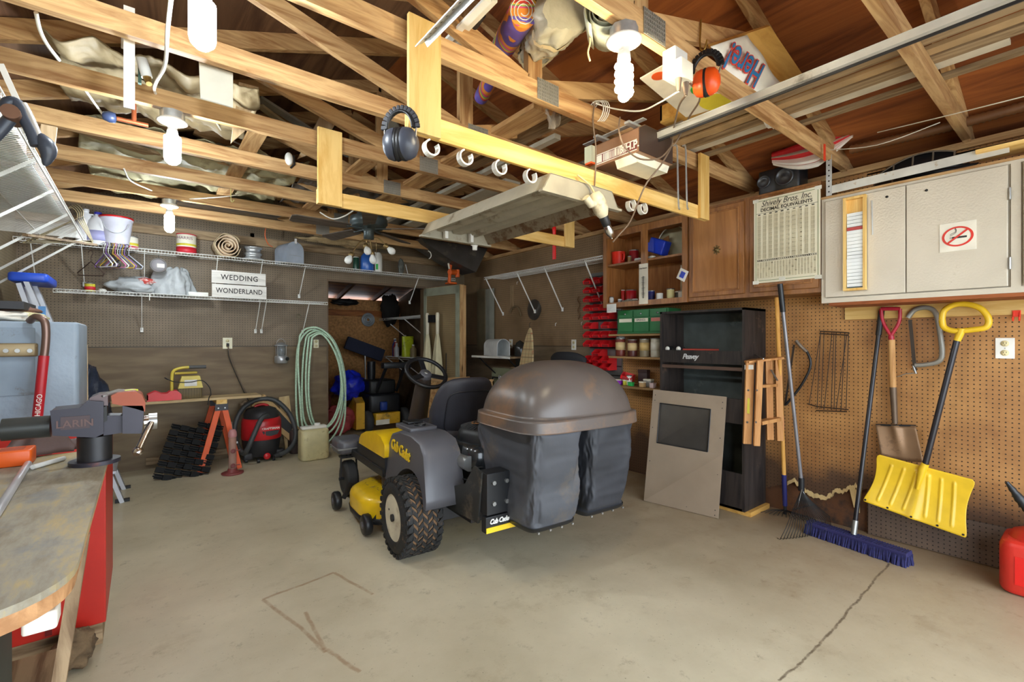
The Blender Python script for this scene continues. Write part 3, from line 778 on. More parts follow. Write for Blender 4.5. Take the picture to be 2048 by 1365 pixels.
b.build('tied_cord', cable_w, None, 'thin cord tied in loops around the truss beside the opener', 'cord')

# ================================================================ DRILL
q = W(1200, 400, Y=1.60); t = thing('electric_drill', 'grimy white power drill hanging nose down from the pine frame', 'drill', tuple(q))
a = W(1190, 388, Y=1.60); c = W(1207, 425, Y=1.60); e = W(1224, 478, Y=1.60); dd = (e-a).normalized()
ivory = M('grimy_ivory', (214, 204, 176), .45, dirt_or_light=(130, 110, 80), dmin=.56)
L_ = (e-a).length
B().lathe([(.001, -.01), (.025, -.004), (.036, .02), (.04, .05), (.038, .09), (.03, .11), (.022, .125)], a, dd, 18).build('motor_housing', ivory, t)
B().lathe([(.022, .12), (.024, .13), (.022, .17), (.018, .175)], a, dd, 16).build('gearbox', dark_steel, t)
B().lathe([(.018, .17), (.021, .18), (.021, .215), (.012, .235), (.004, .24), (.004, min(L_, .28))], a, dd, 16).build('chuck', chrome, t)
B().tube([a+dd*.05, a+dd*.07+Vector((-.07, 0, .0)), a+dd*.06+Vector((-.1, 0, .02))], [.018, .02, .02], 10).build('handle', ivory, t)
B().tube([a, W(1180, 370, Y=1.62), W(1155, 350, Y=1.64)], .005, 6).build('hanging_string', M('cream_string', (220, 200, 150), .8), t)

# ================================================================ CEILING FAN
fc = W(735, 450, Y=4.15); fx_, fy_ = fc.x, 4.12
t = thing('ceiling_fan', 'dark grey ceiling fan with four bare bulbs under it', 'ceiling fan', (fx_, fy_, 2.15))
fg = M('fan_grey', (74, 84, 86), .4, .4)
B().lathe([(.04, 2.44), (.1, 2.435), (.1, 2.40), (.155, 2.395), (.165, 2.37), (.165, 2.335), (.15, 2.325), (.15, 2.315), (.135, 2.30), (.05, 2.295), (.045, 2.25), (.045, 2.20), (.001, 2.195)], (fx_, fy_, 0), n=28).build('motor', fg, t)
blade_m = wood('fan_blade', (112, 100, 90), (84, 74, 66), 'X', knots=False)
for k, a in enumerate((-38, 34, 106, 178, 250)):
    a = math.radians(a); dv = Vector((math.cos(a), math.sin(a), 0)); sv = Vector((-dv.y, dv.x, .2)).normalized(); c0 = Vector((fx_, fy_, 2.29))
    B().bar(c0+dv*.06, c0+dv*.2, .03, .008).build('blade_bracket', fg, t)
    pts = [c0+dv*.17+sv*.05, c0+dv*.62+sv*.07, c0+dv*.65+sv*.05, c0+dv*.65-sv*.05, c0+dv*.62-sv*.07, c0+dv*.17-sv*.05]
    B().prism(pts, (0, 0, .007)).build('blade', blade_m, t)
brass = M('old_brass', (150, 126, 84), .4, .8); bulb_off = M('unlit_bulb', (235, 236, 232), .25)
for px, py, ax_ in ((697, 520, (-.5, -.3, -.8)), (735, 502, (0, -.6, -.8)), (746, 520, (.1, -.1, -1)), (783, 502, (.75, -.1, -.6))):
    bp = W(px, py, Y=fy_-.02); ax_ = Vector(ax_).normalized(); s0 = bp-ax_*.06
    B().tube(smoothpts([(fx_, fy_, 2.2), (Vector((fx_, fy_, 2.2))+s0)/2+Vector((0, 0, .045)), s0], 5), .006, 6).build('lamp_arm', brass, t)
    B().lathe([(.012, -.025), (.022, -.02), (.024, .01), (.02, .015)], s0, ax_, 14).build('lamp_socket', brass, t)
    B().lathe([(.013, .01), (.016, .02), (.029, .045), (.033, .065), (.028, .085), (.012, .097), (.001, .1)], s0, ax_, 16).build('bulb', bulb_off, t)
B().tube([(fx_+.05, fy_-.05, 2.2), (fx_+.05, fy_-.05, 2.05)], .0015, 4).build('pull_chain', brass, t)

# ================================================================ THINGS LAID OVER THE TRUSSES
ZT = ZC+.09
# rolls sticking out at the top between the second and third truss
def roll(name, a, b_, r, mat, label, cat='roll', parts=None, n=22, r2=None):
    t = thing(name, label, cat, tuple((Vector(a)+Vector(b_))/2))
    a = Vector(a); b_ = Vector(b_)
    B().cyl(a, b_, r, r2 or r, n=n).build('roll_body', mat, t)
    d = (a-b_).normalized(); ax = d.orthogonal().normalized(); ay = d.cross(ax)
    sp = [a+d*.002+ax*(r*(.25+.7*i/40)*math.cos(i*.47))+ay*(r*(.25+.7*i/40)*math.sin(i*.47)) for i in range(41)]
    B().tube(sp, .0025, 4).build('spiral_end', parts or cable_k, t)
    return t
def wrap_mat():
    m, nt, N, L, P = base('gift_wrap')
    tc = N.new('ShaderNodeTexCoord'); w = N.new('ShaderNodeTexNoise'); mp = N.new('ShaderNodeMapping'); mp.inputs['Scale'].default_value = (.6, 1, 4.5); mp.inputs['Rotation'].default_value = (.5, .3, 0)
    L.new(tc.outputs['Object'], mp.inputs[0]); L.new(mp.outputs[0], w.inputs[0]); w.inputs['Scale'].default_value = 3; w.inputs['Detail'].default_value = 1
    r = N.new('ShaderNodeValToRGB'); e = r.color_ramp; e.interpolation = 'CONSTANT'
    cols = [(0, (110, 90, 180)), (.36, (120, 110, 190)), (.43, (225, 80, 70)), (.48, (240, 200, 80)), (.52, (120, 190, 110)), (.56, (225, 80, 140)), (.62, (240, 150, 60)), (.7, (110, 90, 180))]
    while len(e.elements) < len(cols): e.elements.new(.5)
    for i, (p, c) in enumerate(cols): e.elements[i].position = p; e.elements[i].color = lin(c)
    L.new(w.outputs['Fac'], r.inputs[0]); L.new(r.outputs[0], P.inputs[0]); P.inputs['Roughness'].default_value = .3
    return m
wm = wrap_mat()
Yn, Yf = TY(2)-.25, TY(3)+.1
t = roll('wrapping_paper_roll', W(1048, 22, D=1.95), W(1000, 105, D=2.55), .062, wm, 'thick roll of rainbow striped wrapping paper poking over the second truss', parts=cable_w)
roll('wrapping_paper_roll', W(985, 150, D=2.75), W(962, 195, D=3.0), .045, wm, 'far end of another colourful paper roll seen below the truss', parts=cable_w)
# bundle wrapped in pale plastic
t = thing('plastic_wrapped_bundle', 'long bundle wrapped in torn pale plastic and cream tape above the second truss', 'bundle', tuple(W(1090, 80, D=2.2)))
a = W(1140, 10, D=1.9); c = W(1062, 112, D=2.45); d = (c-a).normalized(); rr = random.Random(4)
def bund(u, v):
    nv_ = Vector((math.cos(2*PI*v), math.sin(2*PI*v), u*3))
    s = math.sin(u*9)*.01+.035*noise.noise(nv_*1.7)-.03*abs(noise.noise(nv_*3.6))+.008*noise.noise(nv_*9)
    r = .12*(.75+.35*math.sin(PI*min(1, u*.8+.25)))+s
    if u > .97: r *= .75
    ax = d.orthogonal().normalized(); ay = d.cross(ax)
    return a+(c-a)*u+ax*(r*math.cos(2*PI*v))+ay*(r*.75*math.sin(2*PI*v))
bb = B().grid(bund, 40, 56, cv=True); bb.add([bund(1, j/56) for j in range(56)], [tuple(range(56))]); bb.add([bund(0, j/56) for j in range(56)], [tuple(range(56))[::-1]])
bb.build('wrapping', M('pale_plastic_sheet', (172, 166, 146), .35, var=.22, scale=5, bump=1.0, bscale=12), t)
tape = M('cream_tape', (222, 204, 160), .5)
for u0, tw in ((.25, .5), (.6, -.6), (.85, .2)):
    bt = B().grid(lambda u, v: bund(min(.96, max(0, u0+(v-.5)*.09+tw*.3*(u-.5))), u)*1.0+(bund(u0, u)-(a+(c-a)*u0)).normalized()*.004, 24, 3)
    bt.build('tape_band', tape, t)
tail = M('loose_tape', (214, 190, 140), .6)
cable('cord_tail', [W(1178, 60, D=1.9), W(1180, 85, D=1.9), W(1176, 105, D=1.9), W(1180, 122, D=1.9)], .004, tail, 'short frayed cord dangling left of the rolled grey mat', 'cord')
# rolled grey-green mat on top of truss 1
t = thing('rolled_mat', 'rolled grey green carpet protector hanging over the truss above the right bulb', 'mat', tuple(W(1215, 30, Y=TY(1))))
mm = M('grey_green_mat', (186, 188, 168), .8, bump=.3)
c = W(1210, 24, D=1.72); ax = Vector((CT, -SY, 0)); fwd = Vector((SY, CT, 0)).lerp(Vector((1, 0, 0)), .0)
sp = []
for i in range(96):
    th = i*.24; r = .018+.00062*i+.003*math.sin(i*.37)
    sp.append((r*math.cos(th), r*.85*math.sin(th)))
b = B(); n = len(sp); depth = Vector((.24, .20, .10))
pt = lambda i, k: c+ax*sp[i][0]+Vector((0, 0, sp[i][1]))+depth*k
b.add([pt(i, 0) for i in range(n)]+[pt(i, 1) for i in range(n)], [(i, i+1, n+i+1, n+i) for i in range(n-1)], True)
b.build('roll_layers', mm, t, solid=.004)
a0 = pt(n-1, 0)
b = B().grid(lambda u, v: W(1256-8*v, 20+70*u, D=1.76)+depth*.5*v+Vector((.004*math.sin(u*12), 0, 0)), 10, 4)
b.build('loose_flap', mm, t, solid=.004)
# silver perforated angle, white boards and painter's pole at the top centre
def boardpx(name, p, q, w, h, mat, label, cat='board', up=(0, 0, 1)):
    return B().bar(p, q, w, h, up=up).build(name, mat, None, label, cat)
t = thing('steel_angle', 'perforated galvanised steel angle sticking out over the pine upright', 'steel angle', tuple(W(885, 50, D=1.5)))
pA, pB = W(960, -40, D=1.3), W(840, 88, D=1.72); dA = (pB-pA).normalized(); sv = Vector((.75, -.2, .6)); sv = (sv-dA*sv.dot(dA)).normalized(); nv = dA.cross(sv)
b = B(); b.obox((pA+pB)/2, dA*(pB-pA).length/2, sv*.022, nv*.0015); b.obox((pA+pB)/2+sv*.022+nv*.01, dA*(pB-pA).length/2, sv*.0015, nv*.01)
b.build('channel', galv, t)
b = B()
for i in range(9):
    cc = pA+dA*(.04+i*.05)
    if (cc-pA).length > (pB-pA).length-.01: break
    for s in (-1, 1): b.cyl(cc+nv*.0025*s, cc+nv*.0018*s, .005, n=8)
b.build('punched_holes', cable_k, t)
boardpx('white_moulding', W(975, 0, D=1.75), W(892, 85, D=2.1), .03, .012, white_paint, 'narrow white moulding sticking out left of the painter pole')
boardpx('white_moulding', W(990, 0, D=1.8), W(905, 88, D=2.12), .022, .01, white_paint, 'second narrow white moulding beside the steel angle')
t = thing('extension_pole', 'silver extension pole with a black collar poking over the truss', 'pole', tuple(W(945, 60, D=2.0)))
B().cyl(W(988, -8, D=1.85), W(950, 45, D=2.0), .013).build('inner_tube', steel, t)
B().cyl(W(962, 26, D=1.96), W(945, 52, D=2.03), .023).build('collar', black_pl, t)
B().cyl(W(948, 46, D=2.02), W(914, 90, D=2.2), .016).build('outer_tube', M('pinkish_aluminium', (206, 192, 180), .35, .5), t)

# long stored boards over the trusses (on the right and in the middle)
def along(name, x, z, ya, yb, w, h, mat, label, cat='board'):
    return B().box((x-w/2, ya, z), (x+w/2, yb, z+h)).build(name, mat, None, label, cat)
mould = [('grey_brown_moulding', (140, 122, 98)), ('tan_moulding', (170, 140, 100)), ('dark_moulding', (96, 78, 62)), ('white_moulding_old', (200, 190, 170))]
lab_m = ['long weathered moulding board over the right trusses, nearest the opener rail', 'long tan moulding over the right trusses, second from the rail', 'long dark moulding over the right trusses, middle of the stack',
         'long pale moulding over the right trusses with a squared end', 'long brown moulding over the right trusses closest to the wall']
for i, (x, w) in enumerate(((2.56, .09), (2.68, .06), (2.77, .08), (2.88, .09), (3.0, .05))):
    mt = oldwood('Y') if i % 2 == 0 else M(mould[i % 4][0], mould[i % 4][1], .6, var=.2)
    along('moulding_board', x, ZT+.002+(.02 if i == 3 else 0), (.05, -.4, -.3, .25, .1)[i], (2.2, 1.9, 2.4, 2.0, 2.3)[i], w, .018, mt, lab_m[i])
along('white_board', 2.83, ZT+.06, -.2, .62, .075, .025, M('pinkish_white_paint', (226, 208, 190), .5, dirt_or_light=(190, 80, 60), dmin=.66), 'pinkish white painted board end at the upper right')
t = thing('wooden_pole', 'pale round wooden pole lying over the right trusses', 'pole', (2.9, 1.7, ZT+.02)); B().cyl((2.55, 2.6, ZT+.03), (2.78, 1.15, ZT+.03), .022).build('shaft', wood('dowel', (206, 178, 138), (180, 148, 108), 'Y', knots=False), t)
along('aluminium_strip', 2.45, ZT+.004, 1.5, 3.1, .05, .01, steel, 'aluminium strip lying over the trusses behind the opener')
# folded red and white umbrella
t = thing('folded_umbrella', 'red and white striped umbrella folded over the right trusses', 'umbrella', tuple(W(1650, 285, Y=1.0)))
a = W(1545, 318, Y=1.45); c = W(1715, 262, Y=.98)
um = []
red_f, white_f = M('red_fabric', (196, 30, 36), .7), M('white_fabric', (228, 220, 206), .7)
dd = (c-a); dn = dd.normalized(); ax = dn.orthogonal().normalized(); ay = dn.cross(ax)
def umb(u, v):
    r = (.02+.10*math.sin(PI*min(1, u*.72+.12))**1.2)*(1+.22*math.cos(v*2*PI*8)) * (1-.75*max(0, u-.55)/.45)
    return a+dd*u+ax*(r*math.cos(2*PI*v)*1.1)+ay*(r*.6*math.sin(2*PI*v))-Vector((0, 0, .04*math.sin(PI*u)))
b = B(); nu, nv = 14, 48
vs = [umb(i/(nu-1), j/nv) for i in range(nu) for j in range(nv)]
for j in range(nv):
    b.m = (j//3) % 2
    b.add([vs[i*nv+j] for i in range(nu)]+[vs[i*nv+(j+1) % nv] for i in range(nu)], [(i, i+1, nu+i+1, nu+i) for i in range(nu-1)], True)
b.build('canopy', [red_f, white_f], t)
B().cyl(c-dn*.02, c+dn*.05, .012).build('shaft', dark_steel, t)
B().cyl(c+dn*.04, W(1770, 252, Y=.90), .016).build('handle', M('red_handle', (200, 50, 40), .4), t)
B().cyl(W(1735, 259, Y=.945), W(1762, 253, Y=.91), .017).build('handle_label', white_pl, t)
q = W(1649, 305, Y=1.06)
B().box((q.x-.006, q.y-.004, q.z-.05), (q.x+.01, q.y+.004, q.z+.05)).build('strap', M('orange_strap', (222, 64, 30), .6), t)
# ribbed hose along the eave
b = B(); a = W(1700, 300, X=3.6); c = Vector((3.62, -.35, a.z+.03)); n = 120; pts = []; rs = []
for i in range(n):
    pts.append(a+(c-a)*(i/(n-1))+Vector((0, 0, -.03*math.sin(PI*i/n)))); rs.append(.03 if i % 2 else .024)
b.tube(pts, rs, 10).build('ribbed_hose', M('brown_hose', (118, 78, 46), .5), None, 'long brown ribbed vacuum hose lying in the right eave', 'hose')
cable('wire', [W(1755, 265, X=3.3), W(1900, 230, X=3.0), W(2060, 190, X=2.8)], .0025, cable_w, 'thin pale wire running along the eave at the upper right', 'wire')
cable('wire', [W(1660, 300, X=3.4), W(1755, 290, X=3.3), W(1880, 245, X=3.25)], .0025, cable_w, 'second thin pale wire behind the rail at the upper right', 'wire')

# plywood box with the lettered cloth on top of truss 1
t = thing('plywood_box', 'shallow yellow plywood tray lying over the trusses beside the rail, with scribbles under it', 'box', tuple(W(1500, 150, Z=ZT+.01)))
q0, q1, q2, q3 = W(1320, 272, Z=ZT+.005), W(1635, 222, Z=ZT+.005), W(1550, 62, Z=ZT+.005), W(1400, 120, Z=ZT+.005)
ply = wood('yellow_ply', (222, 176, 96), (192, 140, 66), 'X', scale=.5, knots=False, dirt_or_light=(196, 96, 60), dmin=.66)
xa, xb, ya, yb = 2.12, 2.50, 1.0, 1.78
xa, xb, ya, yb = q1.x-.5, q1.x, 1.15, 1.62
ZB0 = ZT+.03
B().box((xa, ya, ZB0), (xb, yb, ZB0+.012)).build('base_panel', ply, t)
for lo, hi in (((xa, ya, ZB0+.012), (xa+.012, yb, ZB0+.10)), ((xb-.012, ya, ZB0+.012), (xb, yb, ZB0+.10)), ((xa, ya, ZB0+.012), (xb, ya+.012, ZB0+.10)), ((xa, yb-.012, ZB0+.012), (xb, yb, ZB0+.10))):
    B().box(lo, hi).build('side_panel', ply, t)
# plywood panel tilted against the roof
pl = B(); A = W(1420, 92, D=2.05); Bq = W(1540, 52, D=2.3); Cq = W(1640, 200, D=2.75); Dq = W(1500, 215, D=2.45)
pl.prism([A, Bq, Cq, Dq], (0, .012, .012)).build('plywood_sheet', ply, None, 'yellow plywood panel leaning up behind the rail under the lettered cloth', 'panel')
# cloth
cl = M('white_banner', (232, 228, 216), .8); 
def cloth(u, v):
    p = A.lerp(Dq, u*.78+.02).lerp(Bq.lerp(Cq, u*.78+.02), v*.58-.03)
    return p+Vector((-.5, -.6, -.2)).normalized()*(.018+.008*math.sin(u*11+v*4))
t = thing('lettered_banner', 'white cloth banner with blue and red letters draped on the plywood panel', 'banner', tuple(cloth(.5, .5)))
B().grid(cloth, 18, 10).build('cloth', cl, t, solid=.003)
ce = cloth(.46, .42); rt_ = (cloth(.02, .2)-cloth(.8, .85)).normalized(); upv = (cloth(.6, 0)-cloth(.3, 1)).normalized()
nn = Vector((-.5, -.6, -.2)).normalized()
if rt_.cross(upv).dot(nn) < 0: rt_, upv = rt_, -upv
text('lettering', 'Here!', .15, ce+nn*.020, rt_, upv, M('banner_red', (214, 60, 50), .6), t, shear=.2, bold=.006)
text('lettering', 'Here!', .15, ce+nn*.023, rt_, upv, M('banner_blue', (36, 110, 160), .6), t, shear=.2, bold=.001)
# coloured printed board beside the adapter
pb = B(); P0 = W(1280, 158, Z=ZT+.004); P1 = W(1350, 118, Z=ZT+.004); P2 = W(1520, 190, Z=ZT+.004); P3 = W(1372, 235, Z=ZT+.004)
t = thing('printed_board', 'white board printed with an orange disc and yellow green patches above the opener', 'board', tuple(P0))
B().prism([P0, P1, P2, P3], (0, 0, .006)).build('board_panel', M('printed_white', (232, 224, 206), .5), t)
g = W(1318, 152, Z=ZT+.002); B().lathe([(.034, -.002), (.034, .001)], g, (0, 0, 1), 20).build('orange_disc', M('print_orange', (216, 84, 30), .5), t)
g = W(1400, 180, Z=ZT+.001); B().lathe([(.04, -.002), (.04, .001)], g, (0, 0, 1), 20, sx=1.4).build('green_patch', M('print_green', (50, 176, 70), .5), t)
g = W(1430, 205, Z=ZT+.000); B().lathe([(.07, -.001), (.07, .001)], g, (0, 0, 1), 20, sx=1.5).build('yellow_patch', M('print_yellow', (222, 206, 60), .5), t)
# blue and green cloth bundle
def lump(name, c, r, mat, label, cat, seed=1, n=36, amp=.25, parent=None):
    rr = random.Random(seed); ph = [rr.uniform(0, 6.28) for _ in range(6)]; c = Vector(c)
    def fn(u, v):
        a = 2*PI*u; e = PI*v
        nv_ = Vector((math.cos(a)*math.sin(e), math.sin(a)*math.sin(e), -math.cos(e)))
        k = 1+amp*1.1*noise.noise(nv_*2.3+Vector((seed, 0, 0)))-amp*.9*abs(noise.noise(nv_*5.1+Vector((0, seed, 0))))+amp*.35*noise.noise(nv_*11+Vector((0, 0, seed)))+.4*amp*(.5*math.sin(3*a+ph[0]+2*e)+.35*math.sin(5*e+ph[1])*math.cos(2*a+ph[2])+.25*math.sin(7*a+ph[3])*math.sin(3*e+ph[4]))
        return c+Vector((r[0]*math.cos(a)*math.sin(e)*k, r[1]*math.sin(a)*math.sin(e)*k, -r[2]*math.cos(e)*k))
    b = B().grid(fn, n, n//2+3, cu=True)
    if parent is not None: return b.build(name, mat, parent)
    return b.build(name, mat, None, label, cat)
q = W(1630, 105, D=3.0); lump('blue_cloth', q, (.11, .1, .1), M('royal_blue_cloth', (34, 74, 190), .7), 'royal blue cloth stuffed under the roof behind the rail', 'cloth', 3)
q = W(1640, 160, D=2.95); lump('green_cloth', q, (.11, .08, .06), M('teal_cloth', (20, 130, 108), .7), 'teal green cloth with a white fringe behind the rail', 'cloth', 5)
q = W(1545, 245, Z=ZT+.05); lump('white_tassel', W(1560, 248, Z=ZT-.02)+Vector((-.12, .0, 0)), (.04, .03, .06), white_f, 'small white tassel hanging under the plywood tray', 'tassel', 7)

# short boards and boxes stored over the left trusses
wht = M('whitewashed_board', (178, 172, 156), .6, dirt_or_light=(160, 150, 130), dmin=.6)
def quad(name, pix, Y, thick, mat, label, cat='board'):
    pts = [W(x, y, Y=Y) for x, y in pix]
    return B().prism(pts, (0, thick, 0)).build(name, mat, None, label, cat)
quad('white_board', ((398, 122), (466, 146), (466, 215), (401, 195)), TY(3)+.09, .01, wht, 'off-white square panel behind the truss right of the first bulb', 'panel')
quad('scrap_board', ((478, 164), (518, 175), (490, 262), (462, 286)), TY(4)+.05, .018, wood('scrap', (210, 186, 150), (180, 152, 116), 'Z', knots=False), 'tall pale scrap board wedged between trusses, left one')
quad('scrap_board', ((652, 210), (685, 224), (640, 300), (595, 318)), TY(5)+.02, .018, MATS['scrap'], 'slanted pale scrap board wedged between trusses, right one')
quad('scrap_board', ((82, 248), (114, 254), (108, 302), (76, 296)), 2.6, .018, MATS['scrap'], 'small square of pale board by the left wire shelf')
for i, (a, c, w_, mt, lab) in enumerate((((515, 195), (700, 222), .07, wht, 'whitewashed plank crossing over the middle trusses'),
        ((520, 212), (630, 240), .05, M('cream_board', (214, 196, 156), .6), 'cream plank with dark printing over the middle trusses'),
        ((740, 178), (845, 190), .12, wht, 'broad pale board behind the near pine upright'))):
    y = TY(5)+.2; A_ = W(a[0], a[1], Y=y); C_ = W(c[0], c[1], Y=y+.5); A_.z = max(A_.z, ZT+.03); C_.z = min(C_.z, 2.95)
    B().bar(A_, C_, w_, .02).build('stored_plank', mt, None, lab, 'plank')
for i, (x, y0_, y1_, w_, z) in enumerate(((1.72, 1.9, 4.4, .14, 0), (1.9, 1.75, 3.6, .09, .02), (2.02, 2.1, 4.9, .05, 0), (1.25, 3.2, 5.2, .12, 0), (.55, 3.0, 5.0, .1, .0), (2.3, 2.9, 5.0, .15, 0))):
    along('stored_plank', x, ZT+.002+z, y0_, y1_, w_, .03 if i < 3 else .02, (wht if i in (2, 5) else pine('Y') if i != 1 else oldwood('Y')),
          ('thick pine plank lying back over the middle trusses', 'weathered plank beside the thick pine plank', 'narrow white strip right of the stored planks', 'pine plank over the far middle trusses', 'pine plank over the far left trusses', 'wide pale plank over the far trusses behind the opener')[i], 'plank')
# dusty plastic and foil insulation above the left trusses
ins = M('insulation_facing', (150, 142, 110), .7, var=.3, scale=5, dirt_or_light=(100, 88, 64), dscale=5, bump=.8, bscale=6)
def sheet(name, x0, x1, y0, y1, z, mat, label, amp=.022, seed=1, cat='insulation'):
    rr = random.Random(seed); p = [rr.uniform(0, 6) for _ in range(4)]
    return B().grid(lambda u, v: (x0+(x1-x0)*u+.02*math.sin(v*9+p[3]), y0+(y1-y0)*v, z+amp*(math.sin(u*13+p[0]+v*3)*.4+math.sin(v*17+p[1])*.3)+amp*2.2*noise.noise(Vector((u*(x1-x0)*9, v*(y1-y0)*9, seed)))+amp*.9*abs(noise.noise(Vector((u*(x1-x0)*26, v*(y1-y0)*26, seed+3))))), 80, 60).build(name, mat, None, label, cat, solid=.006)
sheet('insulation_batt', XL+.55, .95, 3.6, 5.25, ZT+.04, ins, 'pale crinkled insulation sheet over the far left trusses', seed=2)
sheet('insulation_batt', XL+.55, .5, 2.75, 3.45, ZT+.05, M('foil_facing', (140, 124, 94), .6, var=.3, scale=4, bump=.7, bscale=8), 'khaki insulation sheet above the left wire shelf', seed=9)
sheet('insulation_batt', 1.0, 1.75, 3.65, 4.75, ZT+.05, M('grey_tarp', (96, 90, 84), .5, var=.3), 'dark plastic sheet over the trusses near the fan', seed=12)
sheet('insulation_batt', 1.9, 2.9, 3.7, 5.2, ZT+.06, M('dusty_grey_sheet', (128, 124, 116), .6, var=.3), 'dusty grey plastic sheet over the far right trusses', seed=14)
q0 = W(640, 440, Y=4.6)
sheet('dark_board', .2, 1.1, 4.75, 5.3, ZT+.0, M('black_sheet', (40, 38, 38), .5), 'black sheet lying over the trusses above the back shelf', amp=.004, seed=3, cat='sheet')
lump('insulation_roll', W(710, 505, Y=5.55)+Vector((-.05, 0, .12)), (.5, .14, .07), M('burlap', (150, 128, 92), .9, var=.3, scale=14, bump=.8), 'lumpy brown insulation stuffed along the top of the back wall', 'insulation', 9, 30, .3)
# clear torn plastic hanging below truss 2
pc = M('hazy_plastic', (200, 186, 166), .25, alpha=.45)
for i, ((px, py), (w_, h_), lab) in enumerate((((1105, 222), (.16, .17), 'torn hazy plastic scrap hanging below the second truss'), ((660, 400), (.06, .1), 'small clear plastic bag hanging behind the pine frame'))):
    y = (TY(2)+.2, 4.2)[i]; c = W(px, py, Y=y)
    B().grid(lambda u, v: (c.x+(u-.5)*w_*(1-.6*v)+.01*math.sin(v*9), y+.02*math.sin(u*14+v*5), c.z+.06-h_*v*(1-.35*abs(u-.45))), 14, 10).build('plastic_scrap', pc, None, lab, 'plastic')
# dark stove pipe elbow cowl near the far right corner
t = thing('sheet_metal_duct', 'dark sheet metal duct under the far trusses right of the fan', 'duct', tuple(W(900, 490, Y=5.3)))
a = W(800, 478, Y=5.2); c = W(965, 520, Y=5.2)
B().prism([W(842, 476, Y=5.2), W(975, 498, Y=5.2), W(952, 545, Y=5.2), W(905, 522, Y=5.2), W(850, 486, Y=5.2)], (0, .35, 0)).build('duct_body', M('dark_sheet_metal', (88, 84, 80), .4, .5, dirt_or_light=(130, 120, 104)), t)
B().tube(arc(W(855, 510, Y=5.15), .05, -1.2, 1.4, (1, 0, 0), (0, 0, 1), 12), .006, 6).build('handle_ring', white_pl, t)
# ================================================================ RIDING MOWER
MO = Vector((1.75, 2.585, 0)); MA = math.radians(-4)
mow = thing('riding_mower', 'yellow and black riding mower with a domed twin bag grass catcher, parked mid-floor', 'lawn mower', tuple(MO), MA, local=True)
yel = M('mower_yellow', (246, 200, 28), .3, coat=.3, dirt_or_light=(120, 96, 40), dscale=5, dmin=.64)
gpl = M('grey_moulded_plastic', (88, 88, 94), .38, var=.12, scale=4, dirt_or_light=(122, 108, 92), dscale=3, dmin=.6)
rub = M('tyre_rubber', (38, 38, 38), .75, var=.3, dirt_or_light=(104, 82, 60), dscale=30, dmin=.56)
rubd = M('muddy_tread', (124, 94, 66), .9, var=.35, scale=30)
rubf = M('ribbed_rubber', (52, 52, 52), .7)
cream = M('cream_rim', (226, 220, 196), .4, dirt_or_light=(160, 140, 110))
def wheel(x, y, r, w, tread=True, rim=cream, name='rear_wheel'):
    prof = [(r*.58, -w/2+.02), (r*.62, -w/2+.004), (r*.75, -w/2-.003), (r*.9, -w/2+.012), (r*.975, -w/2+.035), (r, -w/2+.06), (r, w/2-.06), (r*.975, w/2-.035), (r*.9, w/2-.012), (r*.75, w/2+.003), (r*.62, w/2-.004), (r*.58, w/2-.02)]
    if not tread: prof = [(r*.6, -w/2+.01), (r*.8, -w/2), (r*.95, -w/2+.012)]+[(r*(1.0 if i % 2 else .955), -w/2+.018+(w-.036)*i/12) for i in range(13)]+[(r*.95, w/2-.012), (r*.8, w/2), (r*.6, w/2-.01)]
    b = B()
    if tread:
        b.lathe(prof[:5], (x, y, r), (1, 0, 0), 48); b.m = 1; b.lathe(prof[4:8], (x, y, r), (1, 0, 0), 48); b.m = 0; b.lathe(prof[7:], (x, y, r), (1, 0, 0), 48)
    else: b.lathe(prof, (x, y, r), (1, 0, 0), 48)
    if tread:
        n = 30
        for i in range(n):
            a = 2*PI*i/n
            rows = 7
            for j in range(rows):
                xs = x-w/2+.03+(w-.06)*j/(rows-1); off = (.30 if j % 2 else -.10)*2*PI/n*1.2
                a0 = a+off
                def pt(xx, aa, rr): return Vector((xx, y+rr*math.cos(aa), r+rr*math.sin(aa)))
                hw = (w-.06)/(rows-1)/2
                da = .062; sl = .075 if j % 2 else -.06
                q = []
                for rr in (r-.004, r+.008):
                    q += [pt(xs-hw, a0-da-sl, rr), pt(xs+hw, a0-da+sl, rr), pt(xs+hw, a0+da+sl, rr), pt(xs-hw, a0+da-sl, rr)]
                b.add(q, [(4, 5, 6, 7), (0, 1, 5, 4), (1, 2, 6, 5), (2, 3, 7, 6), (3, 0, 4, 7)])
            for s in (-1, 1):   # shoulder lugs
                a0 = a+.04
                xx = x+s*(w/2-.028)
                c = Vector((xx, y+(r*.965)*math.cos(a0), r+(r*.965)*math.sin(a0)))
                b.obox(c, (.02, 0, 0), Vector((0, -math.sin(a0), math.cos(a0)))*.011, Vector((0, math.cos(a0), math.sin(a0)))*.012)
    t = b.build(name, [rub, rubd] if tread else rubf, mow)
    rb_ = B()
    rb_.lathe([(r*.62, -w/2+.012), (r*.56, -w/2+.02), (r*.5, -w/2+.05), (r*.3, -w/2+.055), (r*.25, -w/2+.035), (r*.12, -w/2+.03), (.001, -w/2+.03)], (x, y, r), (1, 0, 0), 32)
    rb_.lathe([(.001, w/2-.03), (r*.3, w/2-.055), (r*.5, w/2-.05), (r*.56, w/2-.02), (r*.62, w/2-.012)], (x, y, r), (1, 0, 0), 32)
    rb_.build('rim', rim, t)
    if tread:
        vb = B(); vb.cyl((x-w/2+.03, y, r), (x-w/2+.0, y, r), .022, n=10); vb.build('hub_cap', dark_steel, t); B().cyl((x-w/2+.05, y+.07, r+.03), (x-w/2+.01, y+.07, r+.03), .007, n=8).build('valve_stem', black_pl, t)
    return t
wheel(-.47, 0, .228, .24); wheel(.47, 0, .228, .24)
